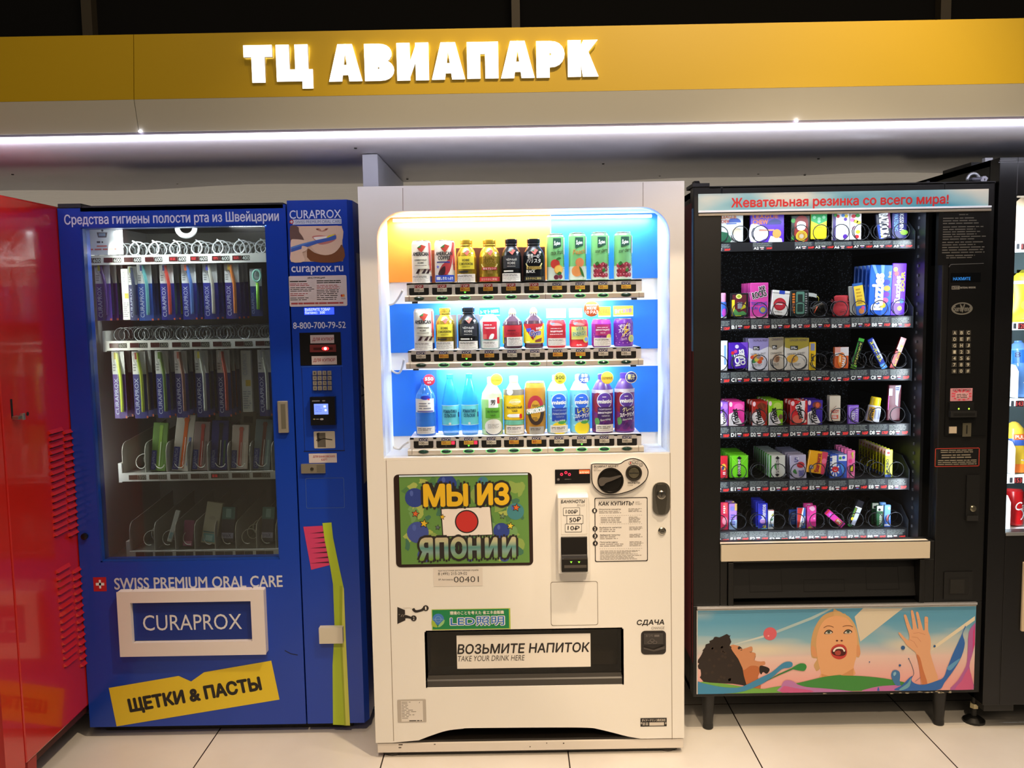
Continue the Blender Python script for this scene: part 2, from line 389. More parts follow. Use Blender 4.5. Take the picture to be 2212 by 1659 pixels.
# soffit sheet under the canopy, back edge slightly sagging
SOF = 1.958
mb = MB(); N = 48; vs = []; sm = M('b4b2b8', .34, .35)
rg = random.Random(4)
for i in range(N + 1):
    x = -3.2 + 6.4 * i / N; dz = -0.006 * (1 + math.sin(x * 3.1 + .6)) - 0.004 * math.sin(x * 7.3)
    vs += [(x, -.175, SOF), (x, .5, SOF), (x, .855, SOF + dz), (x, .855, SOF + .02), (x, -.175, SOF + .02)]
fs = []
for i in range(N):
    a = 5 * i; fs += [(a + k, a + 5 + k, a + 5 + (k + 1) % 5, a + (k + 1) % 5) for k in range(5)]
mb.add(vs, fs, sm, True)
for px, py in ((27, 375), (383, 395), (768, 318), (880, 385), (1188, 381), (1303, 352), (1425, 378), (1768, 341), (1638, 374), (1735, 378)):
    # screw heads pressed into the sheet: found where their sight line meets the soffit
    sx, sy = PF(px, py, SOF - .001)
    mb.lathe([(.005, 0), (.004, -.003), (.0015, -.0035)], (sx, min(sy, .84), SOF - .003), M('26241f', .5, .5), 10)
struct(mb.build('ceiling'))

# partition panel that stands between the blue and the white machine
mb = MB(); xa, xb = P(783, 360, .17)[0], P(816.5, 360, .17)[0]
mb.box(xa, xb, .17, .85, 0, SOF - .003, M('b9bac4', .45)); o = mb.build('partition_panel', None, .002)
tag(o, 'pale grey upright partition board between the blue and the white machine', 'partition')

# canopy with lit sign
cs = thing('canopy_sign', 'long yellow and beige overhead canopy with glowing white letters above the machines', 'sign', (0.0, -0.2, SOF))
yT, yF, yL = -.2, -.222, -.2
zT, zF, zL = P(1106, 59.5, yT)[1], P(1106, 200, yF)[1], P(1106, 271, yL)[1]
XL, XR = -3.0, 3.0
xj = P(289, 140, -.21)[0]
mb = MB(); ym = M('bc9c0a', .45, 0, 0, .05)
for a, b in ((XL, xj - .001), (xj + .001, XR)):
    mb.prismx([(yT, zT), (yF, zF), (yF + .012, zF), (yT + .012, zT)], a, b, ym)
mb.build('yellow_band', cs)
mb = MB(); cm = M('c4c3b8', .45)
for a, b in ((XL, xj - .001), (xj + .001, XR)):
    mb.prismx([(yF, zF - .0005), (yL, zL), (yL + .012, zL), (yF + .012, zF - .0005)], a, b, cm)
mb.build('beige_band', cs)
mb = MB(); mb.box(XL, XR, -.18, .6, zT - .02, zT, M('3a3833', .7)); mb.box(XL, XR, -.182, -.176, SOF + .02, zT - .02, M('3a3833', .7)); mb.build('top_cover', cs)
mb = MB(); mb.box(XL, XR, yL + .002, yL + .02, zL - .012, zL, M('8b8794', .4, .3))
mb.build('light_profile', cs)
mb = MB(); zl0 = P(1106, 284.5, yL)[1]
mb.prismx([(yL - .001, zL - .008), (yL - .001, zl0), (yL + .018, zl0 - .001), (yL + .018, zL - .011)], XL, XR, M('f3f0ff', .5, 0, 5.0))
for px, py in ((303, 284), (1720.5, 261)):
    a = P(px, py, yL - .003); mb.lathe([(.004, -.003), (.005, 0), (.003, .004)], (a[0], yL - .004, a[1]), M('f3f0ff', .5, 0, 5.0), 8)
mb.build('light_strip', cs)
lamp('canopy_strip_light', 'AREA', (0.0, -.165, SOF - .028), (0.0, .185, SOF + .9), 11, (.86, .88, 1.0), shape='RECTANGLE', size=5.6, size_y=.03)
LM = M('fffdf4', .5, 0, 3.2); LS = M('e8e2cc', .5, 0, .12)
def letter3(ch, x0, y0, x1, y1, par):
    "thick channel letter cut from straight bars and bows, in its own 0..1 box"
    mb = MB(); yy = (yT + yF) / 2 - .012; a = P(x0, y0, yy); b = P(x1, y1, yy); W = b[0] - a[0]; H = a[1] - b[1]; t = .0365; tu = t / W; tv = t * .88 / H
    def pl(*pts): mb.prism([(a[0] + u * W, b[1] + v * H) for u, v in pts], yy, yy + .012, LM, LS)
    def bar(u0, v0, u1, v1): pl((u0, v0), (u1, v0), (u1, v1), (u0, v1))
    def bow(v0, v1, us, ue):
        # D-shaped bow between heights v0 and v1, from u=us bulging to ue
        c = (v0 + v1) / 2; ro = (v1 - v0) / 2; ri = ro - tv; n = 10; uo = ue - us
        for i in range(n):
            q = []
            for k, (rv, ru) in ((i, (ro, uo)), (i + 1, (ro, uo)), (i + 1, (ri, uo - tu)), (i, (ri, uo - tu))):
                an = math.pi * (k / n - .5); ca = math.cos(an) ** .8 if math.cos(an) > 0 else 0
                q.append((us + ru * ca, c + rv * math.sin(an)))
            pl(*q)
    if ch == 'Т': bar(0, 1 - tv, 1, 1); bar(.5 - tu / 2, 0, .5 + tu / 2, 1 - tv)
    if ch == 'Ц': g = .17; bar(0, g, tu, 1); bar(.88 - tu, g, .88, 1); bar(tu, g, .88 - tu, g + tv); bar(1 - tu * .82, 0, 1, g + tv)
    if ch == 'А':
        pl((0, 0), (tu, 0), (.5 + tu * .08, 1), (.5 - tu * .55, 1)); pl((1 - tu, 0), (1, 0), (.5 + tu * .55, 1), (.5 - tu * .08, 1)); bar(.24, .17, .76, .17 + tv * .85)
    if ch == 'В': bar(0, 0, tu, 1); bow(0, .57, .5, 1); bow(.47, 1, .45, .93); bar(tu, 0, .5, tv); bar(tu, 1 - tv, .45, 1); bar(tu, .5 - tv * .4, .5, .5 + tv * .45)
    if ch == 'И': bar(0, 0, tu, 1); bar(1 - tu, 0, 1, 1); pl((tu * .9, 0), (tu * .9, .42), (1 - tu * .9, 1), (1 - tu * .9, .58))
    if ch == 'П': bar(0, 0, tu, 1); bar(1 - tu, 0, 1, 1); bar(tu, 1 - tv, 1 - tu, 1)
    if ch == 'Р': bar(0, 0, tu, 1); bow(.28, 1, .45, 1); bar(tu, .28, .45, .28 + tv); bar(tu, 1 - tv, .45, 1)
    if ch == 'К': bar(0, 0, tu, 1); pl((tu * .8, .34), (tu * .8, .68), (1 - tu * 1.15, 1), (.98, 1)); pl((tu * .95, .52), (tu * 1.5, .74), (1, 0), (1 - tu * 1.2, 0))
    return mb.build('letter', par)
for ch, bx in (('Т', (525, 98, 590, 178)), ('Ц', (595, 97, 677, 191)), ('А', (708, 96, 783, 175)), ('В', (786, 95, 852, 174)), ('И', (856, 93, 927, 173)),
               ('А', (931, 92, 1005, 171)), ('П', (1008, 91, 1077, 169)), ('А', (1081, 89, 1155, 168)), ('Р', (1158, 89, 1220, 167)), ('К', (1226, 87, 1293, 165))):
    letter3(ch, *bx, cs)

# ------------------------------------------------------------------ red machine at the left edge
RX = -1.482
rm = thing('vending_machine', 'glossy red machine side with louvred vents at the left edge', 'vending machine', (-1.9, .2, 0))
red = M('c01a12', .22, 0, 0, 0, .6)
mb = MB(); mb.box(-2.35, RX, -.216, .55, .116, 1.807, red); mb.build('cabinet', rm, .006)
mb = MB()
mb.prism([(-2.35, .1), (-2.35, 1.797), (RX - .006, 1.797), (RX, 1.787), (RX, .11), (RX - .006, .1)], -.32, -.223, M('c4201a', .22, 0, 0, 0, .6)); mb.build('door', rm, .02, 3)
def sidept(px, py, off=0.0):
    a = px - 1106.0; b = py - 829.5
    v = [R[i][0] * a + R[i][1] * b + R[i][2] * FPX for i in range(3)]; t = (RX + off) / v[0]
    return CAMY + v[1] * t, CAMZ + v[2] * t
mb = MB(); y, z = sidept(26, 895); dk = M('120a08', .6)
mb.box(RX - .004, RX + .0008, y - .005, y + .005, z - .012, z + .045, dk)
mb.build('lock_slot', rm)
mb = MB(); mb.box(RX, RX + .02, y - .003, y + .022, z - .016, z - .006, M('b0aca4', .3, .9)); mb.box(RX + .012, RX + .022, y + .018, y + .032, z - .02, z, M('e0dcd4', .25, .9)); mb.build('lock_bolt', rm, .001)
mb = MB(); y2, z2 = sidept(59, 894); mb.lathe([(.006, 0), (.006, .002), (.002, .002)], (RX, y2, z2), dk, 12, 'x'); mb.build('keyhole', rm)
for (za, zb, n, pa, pb) in ((939, 1160, 16, (105, 134), (137, 157)), (1240, 1442, 14, (121, 150), (157, 178))):
    mb = MB()
    for xs in (pa, pb):
        for i in range(n):
            t = i / (n - 1); py = za + (zb - za) * t; sh = (17 if pa[0] > 110 else 11) * t
            ya, z = sidept(xs[0] + sh, py); yb = sidept(xs[1] + sh, py - 6)[0]
            # pressed hood: slopes out then back to a dark slot underneath
            mb.add([(RX, ya, z + .013), (RX, yb, z + .013), (RX + .009, ya + .004, z + .002), (RX + .009, yb - .004, z + .002), (RX, ya, z), (RX, yb, z)],
                   [(0, 2, 3, 1), (0, 4, 2), (1, 3, 5)], red, False)
            mb.add([(RX + .0085, ya + .004, z + .0015), (RX + .0085, yb - .004, z + .0015), (RX + .0004, yb - .002, z - .004), (RX + .0004, ya + .002, z - .004)], [(0, 1, 2, 3)], M('3a0a08', .6))
    mb.build('louvre_panel', rm)
for ly in (-.18, .45):
    mb = MB(); mb.prism([(RX - .05, .116), (RX - .005, .116), (RX - .012, .0), (RX - .043, 0)], ly - .02, ly + .03, M('a01512', .35)); mb.build('leg', rm, .004)
mb = MB(); mb.box(-2.35, RX - .01, -.19, .5, .09, .117, M('3a0d0a', .6)); mb.build('base', rm)

# ------------------------------------------------------------------ black drinks machine at the right edge
xr0, zr1 = 1.558, 1.902
bk = M('0c0c0d', .42); bkg = M('101012', .3)
dm = thing('vending_machine', 'tall black drinks and snacks machine cut off at the right edge', 'vending machine', (1.95, .45, 0))
wx0, wz1 = P(2196, 424, YR)[0], P(2196, 423, YR)[1]; wz0 = P(2175, 1152, YR)[1]
wxl = (P(2197, 430, YR)[0] + P(2172, 1145, YR)[0]) / 2
X2 = 2.35
mb = MB()
mb.box(xr0, xr0 + .02, YR + .06, .82, .09, zr1, bk); mb.box(X2, X2 + .02, YR + .06, .82, .09, zr1, bk)
mb.box(xr0, X2 + .02, YR + .06, .82, zr1 - .02, zr1, bk); mb.box(xr0, X2 + .02, .8, .82, .09, zr1, M('8fa3a8', .5)); mb.box(xr0, X2, YR + .06, .82, .09, .14, bk)
mb.box(xr0 + .02, wxl - .02, YR + .06, .8, .14, zr1 - .02, M('b9c6c8', .5)); mb.build('cabinet', dm)
mb = MB()
mb.box(xr0, wxl, YR, YR + .058, .09, zr1, bkg); mb.box(wxl, X2 + .02, YR, YR + .058, wz1, zr1, bkg); mb.box(wxl, X2 + .02, YR, YR + .058, .09, wz0, bkg)
mb.box(X2 - .1, X2 + .02, YR, YR + .058, wz0, wz1, bkg)
mb.box(wxl, X2, YR - .004, YR, wz0 - .008, wz0 + .004, M('b8bcc0', .3, .8)); mb.build('door', dm, .003)
mb = MB(); mb.box(wxl, X2 - .1, YR + .012, YR + .015, wz0, wz1, GLASS); mb.build('glass_pane', dm)
mb = MB(); f = F(mb, YR - .0005)
a = P(2208, 1213, YR); c = P(2203, 1362, YR); mb.box(min(a[0], c[0]), X2 - .1, YR - .012, YR, c[1], a[1], M('d8c4a4', .5)); mb.build('delivery_flap', dm, .003)
mb = MB(); f = F(mb, YR)
for xa, ya, xb, yb, wd, hx in ((2159, 347, 2195, 345.4, 1.2, '6c6c70'), (2157, 350.6, 2212, 350, 1.2, '6c6c70'), (2199, 352, 2196, 420, 1.3, '55555a'), (2161, 1370, 2160, 1521, 1.4, '050505')):
    mb = MB(); F(mb, YR).line([(xa, ya), (xb, yb)], wd, M(hx, .4), 1); mb.build('trim_line', dm)
mb = MB(); mb.box(xr0 + .01, xr0 + .11, YR + .01, YR + .07, .065, .09, M('2b2b2a', .6)); mb.build('base_rail', dm)
def levelling_foot(par, x, y, z1):
    mb = MB(); mb.lathe([(.036, 0), (.036, .008), (.022, .018), (.009, .022), (.009, z1)], (x, y, 0), M('161615', .5), 16)
    mb.lathe([(.014, .05), (.014, .066)], (x, y, 0), M('c9bd94', .4, .3), 6, sm=False); return mb.build('foot', par)
levelling_foot(dm, 1.567, .19, .1); levelling_foot(dm, 2.28, .19, .09)
mb = MB(); a = P(2105, 353, .35)
mb.prismx([(.3, zr1), (.3, zr1 + .012), (.5, zr1 + .012), (.5, zr1)], xr0, xr0 + .03, M('1b1b1c', .5))
for q in (.22, .36): mb.box(xr0 + .005, xr0 + .03, q, q + .02, zr1, zr1 + .014, M('d4d4d8', .4))
mb.build('top_bracket', dm)
DT = YR + .16
shelf = ((545, 521), (713, 697), (877, 864), (1044, 1029), (1162, 1147))
tw = M('e9eff2', .45)
dz = []
for i, (yb, yt) in enumerate(shelf):
    za, zb = P(2190, yb, DT)[1], P(2190, yt, DT)[1]; dz.append(zb)
    mb = MB(); mb.box(wxl - .03, X2 - .02, DT, DT + .012, za, zb, tw); mb.box(wxl - .03, X2 - .02, DT + .01, .78, zb - .012, zb, tw); mb.build('tray', dm)
for i, (px, py, s) in enumerate(((2206, 526, '116'), (2199, 698, '120'), (2194, 865.5, '143'), (2191, 1031, '153'))):
    mb = MB(); f = F(mb, DT - .001); f.rect(px, py, px + 17, py + 13, M('2a1214', .4), 1); f.text(s, px + 1.5, py + 2, px + 15.5, py + 11, M('a03030', .5, 0, .6), 2)
    f.rect(px - 10, py + .5, px - 4, py + 12, M('26282c', .4), 1); mb.build('price_display', dm)
for i, (px, py) in enumerate(((2211, 845), (2206, 1012), (2199, 1118), (2213, 672))):
    mb = MB(); c = P(px, py, DT + .02); mb.tube(helix(c[0], c[1], .03, DT + .02, DT + .5, 6), .0018, M('c9ccd0', .3, .8), 5); mb.build('coil', dm)
mb = MB()
for yb, yt, xb, xt in ((860, 790, 2197, 2201), (1026, 956, 2190, 2194), (1146, 1073, 2182, 2184)):
    a = P(xb, yb, DT + .01); b = P(xt, yt, DT + .01)
    mb.prismx([(DT + .01, a[1]), (DT + .01, b[1] - .02), (DT + .03, b[1]), (DT + .3, b[1] + .02), (DT + .3, a[1])], b[0] - .002, b[0], tw)
mb.build('divider', dm)
lamp('cabinet_tube', 'AREA', ((wxl + X2) / 2, YR + .07, wz1 - .01), ((wxl + X2) / 2, YR + .3, 0.4), 9, (.86, .95, 1.0), shape='RECTANGLE', size=.6, size_y=.04)
lamp('cabinet_tube', 'AREA', (wxl - .012, YR + .07, (wz0 + wz1) / 2), (wxl + .4, YR + .5, (wz0 + wz1) / 2), 7, (.86, .95, 1.0), shape='RECTANGLE', size=.03, size_y=1.2)
def pillow_bag(name, x0, x1, z0, z1, y, t, m, label, cat, draw=None):
    o = thing(name, label, cat, ((x0 + x1) / 2, y, z0)); mb = MB(); nx, nz = 8, 10; vs = []
    for s in (-1, 1):
        for j in range(nz + 1):
            for i in range(nx + 1):
                u, v = i / nx, j / nz; k = (math.sin(math.pi * min(1, max(0, (v - .05) / .9))) ** .5) * (math.sin(math.pi * u) ** .45)
                vs.append((x0 + (x1 - x0) * u, y + s * t * k, z0 + (z1 - z0) * v))
    o2 = (nx + 1) * (nz + 1); fs = []
    for j in range(nz):
        for i in range(nx):
            a = j * (nx + 1) + i; fs += [(a, a + 1, a + nx + 2, a + nx + 1), (o2 + a, o2 + a + nx + 1, o2 + a + nx + 2, o2 + a + 1)]
    mb.add(vs, fs, m, True); mb.build('body', o)
    if draw:
        mb = MB()
        def mp(u, v, l):
            k = (math.sin(math.pi * min(1, max(0, (v - .05) / .9))) ** .5) * (max(0, math.sin(math.pi * u)) ** .45)
            return (x0 + (x1 - x0) * u, y - t * k - .002 - l * EPS, z0 + (z1 - z0) * v)
        draw(D(mb, mp, .1)); mb.build('print', o)
    return o
zz = dz[1]
a = P(2193, 690, DT + .05)
def dr(d):
    d.rect(.0, .78, 1, .84, M('f6f4ea', .4), 1); d.disc(.35, .35, .2, M('d0913a', .4), 1, .12); d.disc(.62, .6, .16, M('dfe6b0', .4), 1, .1)
pillow_bag('chip_bag', P(2188, 640, DT + .05)[0], P(2188, 640, DT + .05)[0] + .14, zz, P(2190, 590, DT + .05)[1], DT + .06, .03, M('f0dc18', .35), 'shiny yellow crisp bag on the second shelf of the right-hand machine', 'snack bag', dr)
def dr(d):
    d.disc(.62, .55, .3, M('b3372a', .4), 1, .38); d.disc(.66, .72, .12, M('6b1c18', .4), 2, .14); d.rect(.55, .5, .8, .53, M('f2ece2', .4), 3); d.rect(.5, .3, .75, .33, M('f2ece2', .4), 3)
pillow_bag('snack_bag', P(2196, 500, DT + .05)[0], P(2196, 500, DT + .05)[0] + .14, dz[0], P(2196, 426, DT + .05)[1], DT + .06, .03, M('a9927a', .35), 'tan snack bag with a red picture on the top shelf of the right-hand machine', 'snack bag', dr)
pillow_bag('chip_bag', P(2196, 600, DT + .17)[0], P(2196, 600, DT + .17)[0] + .14, zz, P(2198, 583, DT + .17)[1], DT + .17, .03, M('a9a020', .35), 'dull yellow crisp bag behind the shiny yellow crisp bag', 'snack bag')
def bottle_at(name, label, x, y, z0, prof, mats, cap, draws=None, lean=0.0):
    o = thing(name, label, 'bottle', (x, y, z0)); o['_o'] = [0, 0, 0]
    mb = MB(); mb.lathe(prof, (0, 0, 0), mats, 20); mb.build('bottle_body', o)
    if cap: mb = MB(); mb.lathe([(cap[0], cap[1]), (cap[0], cap[2] - .002), (cap[0] - .002, cap[2])], (0, 0, 0), cap[3], 18); mb.build('cap', o)
    if draws: draws(o)
    if lean: o.rotation_euler = (lean, 0, 0)
    return o
s = PXS(800, DT + .05)
pet = M('5f8fd0', .15); 
c = P(2203, 858, DT + .06)
def dw(o):
    mb = MB(); d = D(mb, cylmap(0, 0, .0335), .008); d.rect(-.04, .12, .04, .165, M('1f5fc8', .35), 1); d.rect(.0, .135, .014, .155, M('e8eef4', .4), 2); d.text('8', -.03, .158, -.012, .14, M('0c1c40', .4), 2); mb.build('wrapper', o)
bottle_at('water_bottle', 'clear blue water bottle lying in the third shelf of the right-hand machine', c[0] + .01, DT + .07, dz[2], [(.03, 0), (.033, .01), (.033, .17), (.02, .19), (.013, .195), (.013, .2)], pet, None, dw, -.15)
c = P(2196, 1020, DT + .06)
def dw(o):
    mb = MB(); d = D(mb, cylmap(0, 0, .0335), .008); d.rect(-.04, .095, .05, .12, M('3a5fb4', .35), 1); d.rect(-.02, .115, .045, .135, M('e0602a', .35), 2); d.text('PULPY', -.015, .131, .035, .119, M('f6efe0', .4), 3, .02)
    d.rect(-.03, .0, .05, .03, M('f07a2a', .4), 1)
    mb.build('wrapper', o)
bottle_at('juice_bottle', 'yellow juice bottle upside down with orange label in the right-hand machine', c[0] + .005, DT + .07, dz[3], [(.03, 0), (.033, .01), (.033, .14), (.03, .155), (.015, .175), (.006, .18)], M('e3bf3c', .25), None, dw, -.15)
c = P(2198, 1138, DT + .06)
o = thing('drink_can', 'red drink can with white script in the bottom shelf of the right-hand machine', 'can', (c[0] - .006, DT + .07, dz[4] + .002)); o['_o'] = [0, 0, 0]
mb = MB(); mb.lathe([(.022, 0), (.029, .006), (.029, .12), (.024, .13)], (0, 0, 0), M('b8141a', .25), 20); d = D(mb, cylmap(0, 0, .0292), .006); d.text('Ca', -.012, .085, .024, .055, M('f4ecec', .4), 2, .01, 0, .3); mb.build('can_body', o)
mb = MB(); mb.lathe([(.0215, .0), (.022, -.004), (.02, -.004)], (0, 0, 0.0045), M('c8ccd0', .25, .9), 20); mb.build('can_base', o)
o.rotation_euler = (-.15, 0.06, 0)
# ------------------------------------------------------------------ white drinks machine
WH = M('e8e6e2', .32, 0, 0, 0, .2); WHI = M('f0f3f6', .45); DK = M('1b1715', .45); INK = M('241f1e', .5); GREY = M('8a8580', .5)
wm = thing('vending_machine', 'white drink machine with lit showcase of cans in the middle', 'vending machine', (.031, .35, 0))
WX0, WX1 = -.4695, .5305; WZ1 = 1.83; WZ0 = .054
ox0 = (P(813, 520, 0)[0] + P(829.5, 985, 0)[0]) / 2; ox1 = P(1447, 700, 0)[0]; oz1 = P(1130, 452, 0)[1]; oz0 = P(1130, 985, 0)[1]
hx0, hz1 = P(919.5, 1365, 0); hx1, hz0 = P(1345, 1479, 0)
FT = .05
mb = MB()
r = .085
def corner(cx, cz, sx):
    # fillet between header and stile
    pts = [(cx, cz)] + [(cx + sx * (r - r * math.cos(math.radians(a))), cz - r + r * math.sin(math.radians(a))) for a in range(0, 91, 9)]
    mb.prism(pts, 0, FT, WH)
mb.prism([(WX0, WZ0), (ox0, WZ0), (ox0, WZ1), (WX0, WZ1)], 0, FT, WH); mb.prism([(ox1, WZ0), (WX1, WZ0), (WX1, WZ1), (ox1, WZ1)], 0, FT, WH)
mb.prism([(ox0, oz1), (ox1, oz1), (ox1, WZ1), (ox0, WZ1)], 0, FT, WH)
corner(ox0, oz1, 1); corner(ox1, oz1, -1)
mb.prism([(ox0, hz1), (ox1, hz1), (ox1, oz0), (ox0, oz0)], 0, FT, WH)
mb.prism([(ox0, hz0), (hx0, hz0), (hx0, hz1), (ox0, hz1)], 0, FT, WH); mb.prism([(hx1, hz0), (ox1, hz0), (ox1, hz1), (hx1, hz1)], 0, FT, WH)
zc = lambda u, v: (830 + u / 4.157, 1260 + v / 4.157)
zd = lambda u, v: (1150 + u / 4.157, 1260 + v / 4.157)
za_ = lambda u, v: (830 + u / 5.926, 1000 + v / 5.926)
zb = lambda u, v: (1170 + u / 5.529, 980 + v / 5.529)
arch = smooth([P(*zc(310, 1410), 0), P(*zc(420, 1368), 0), P(*zc(560, 1324), 0), P(*zc(700, 1306), 0), P(*zc(800, 1300), 0), P(1180, 1571.5, 0), P(*zd(490, 1297), 0), P(*zd(600, 1312), 0), P(*zd(730, 1343), 0), P(*zd(860, 1376), 0), P(*zd(975, 1396), 0)], 4, False)
mb.prism([(ox0, hz0), (ox0, WZ0)] + arch + [(ox1, WZ0), (ox1, hz0)], 0, FT, WH)
mb.build('front_door', wm)
mb = MB()
mb.box(WX0 - .004, WX0 + .02, FT + .006, .72, .04, WZ1 - .012, WH); mb.box(WX1 - .02, WX1 + .004, FT + .006, .72, .04, WZ1 - .012, WH)
mb.box(WX0, WX1, FT + .006, .72, WZ1 - .03, WZ1 - .012, WH); mb.box(WX0, WX1, .7, .72, .04, WZ1 - .03, WH); mb.box(WX0, WX1, .1, .7, .04, .06, WH)
mb.build('cabinet', wm)
sl = M('8a7d6c', .6)
for a, b in (((870, 406), (870.5, 455)), ((1389, 394), (1389, 446)), ((834, 992), (850.5, 1601)), ((1447.5, 978), (1452, 1597))): mb = MB(); F(mb, 0).line([a, b], 1.3, sl, .7); mb.build('panel_seam', wm)
mb = MB(); F(mb, 0).line([(830, 993.5), (1447, 977.5)], 1.6, M('f8f4ee', .3), .8)
mb.build('showcase_lip', wm)
mb = MB(); a = P(815, 1608, .004); b = P(1475.5, 1626, .004); mb.box(WX0 + .004, WX1 - .002, .004, .2, .018, .049, M('ddd6cf', .4))
g = F(mb, .0035)
for x0, y0, x1, y1 in ((861, 1607.6, 870, 1609.4), (861, 1614, 867, 1615.6), (1180, 1604, 1182, 1606), (1216, 1604.5, 1219, 1606.5), (937, 1607, 941, 1608.5), (1144, 1612, 1146, 1614)): g.rect(x0, y0, x1, y1, M('3a2c20', .6), 1)
mb.build('kick_plate', wm, .002)
mb = MB(); mb.box(WX0 + .02, WX1 - .02, .01, .7, .049, .056, DK); mb.box(WX0 + .02, WX1 - .02, .02, .6, .006, .018, DK); mb.build('base', wm)
for fx in (WX0 + .05, WX1 - .05):
    for fy in (.05, .62):
        mb = MB(); mb.lathe([(.032, 0), (.032, .007), (.012, .012), (.012, .03)], (fx, fy, 0), M('4a4641', .4, .4), 16); mb.build('foot', wm)
mb = MB(); va = P(905, 1602, .07); vb = P(1385, 1565, .07)
mb.box(va[0] - .02, vb[0] + .02, .09, .1, WZ0, vb[1] + .03, M('0a0a0a', .6)); mb.box(va[0] - .02, vb[0] + .02, .05, .1, vb[1] + .02, vb[1] + .03, M('0a0a0a', .6))
for i in range(7):
    z = WZ0 + .004 + i * .0085; mb.box(va[0] - .01, vb[0] + .01, .075, .09, z, z + .003, M('242220', .5))
for i in range(9):
    x = va[0] + (vb[0] - va[0]) * i / 8; mb.box(x - .002, x + .002, .072, .09, WZ0, vb[1] + .02, M('2a2826', .5))
mb.build('vent_grille', wm)

# lit showcase
SB = .2
mb = MB(); bx = .006
mb.add([(ox0, FT, oz0), (ox0 + bx, SB, oz0), (ox0 + bx, SB, oz1), (ox0, FT, oz1)], [(0, 1, 2, 3)], WHI)
mb.add([(ox1, FT, oz0), (ox1 - bx, SB, oz0), (ox1 - bx, SB, oz1), (ox1, FT, oz1)], [(0, 3, 2, 1)], WHI)
mb.box(ox0, ox1, FT, SB + .01, oz0 - .012, oz0, WHI); mb.box(ox0, ox1, FT, SB + .01, oz1, oz1 + .012, WHI); mb.box(ox0, ox1, SB, SB + .01, oz0, oz1, M('f1efec', .5))
mb.build('showcase_liner', wm)
mb = MB(); g = F(mb, SB - .001); ORB, BLB = M('ec8c2c', .5), M('1a70d6', .5)
def backp(x0, y0, x1, y1, m, nm):
    mb = MB(); a = P(x0, y0, SB); b = P(x1, y1, SB); mb.box(a[0], b[0], SB - .004, SB - .0005, b[1], a[1], m); return mb.build(nm, wm)
backp(823, 458, 1190, 604, ORB, 'orange_backboard'); backp(1190, 456, 1434, 600, BLB, 'blue_backboard')
backp(836, 657, 1435, 752, BLB, 'blue_backboard'); backp(838, 800, 1436, 932, BLB, 'blue_backboard')
mb = MB(); mb.box(ox0 - .004, ox1 + .004, .012, .014, oz0, oz1, GLASS); mb.build('glass_pane', wm)
COOL = (.86, .95, 1.0)
def tube_light(x0, x1, y, z, pw, tilt, nm='led_tube', par=wm, em=4.0, wf=1.0):
    mb = MB(); mb.tube([(x0, y, z), (x1, y, z)], .005, M('f4fbff', .5, 0, em), 8); mb.build(nm, par)
    lamp('showcase_light', 'AREA', ((x0 + x1) / 2, y, z - .007), ((x0 + x1) / 2, y + tilt, z - .3), pw, COOL, shape='RECTANGLE', size=(x1 - x0) * wf, size_y=.012)
tube_light(ox0 + .03, ox1 - .03, .165, oz1 - .012, 3.2, .15)
lamp('showcase_light', 'AREA', ((ox0 + ox1) / 2, .035, oz1 - .004), ((ox0 + ox1) / 2, .1, oz1 - .16), 2.2, COOL, shape='RECTANGLE', size=.8, size_y=.012)
SHY = .045
ROWS = [dict(xa=874.5, xb=1390.5, top=(611, 604.5), mid=(638.4, 630), bot=(651.4, 643.7), lab=((905.2, 626), (1352.5, 618.5)), tag='ГОР', price=['100', '100', '80', '80', '80', '80', '50', '50', '50', '50']),
        dict(xa=877, xb=1388.5, top=(758, 750), mid=(782.5, 775.3), bot=(796, 788.7), lab=((909.4, 769.5), (1352.5, 762.5)), tag='ХОП', price=['100', '80', '80', '80', '100', '100', '80', '80', '100', '100']),
        dict(xa=881, xb=1389.5, top=(945.5, 939), mid=(969.5, 962.6), bot=(982.5, 976), lab=((915, 956.5), (1354.4, 951)), tag='ХОП', price=['100', '50', '50', '100', '80', '80', '100', '100', '100', '100'])]
BEI = M('d9cdb8', .4); SHW = M('e9e6e4', .4); BKP = M('1a1817', .35); TAGR, TAGN = M('a81f2c', .5), M('1f2058', .5)
shz = []
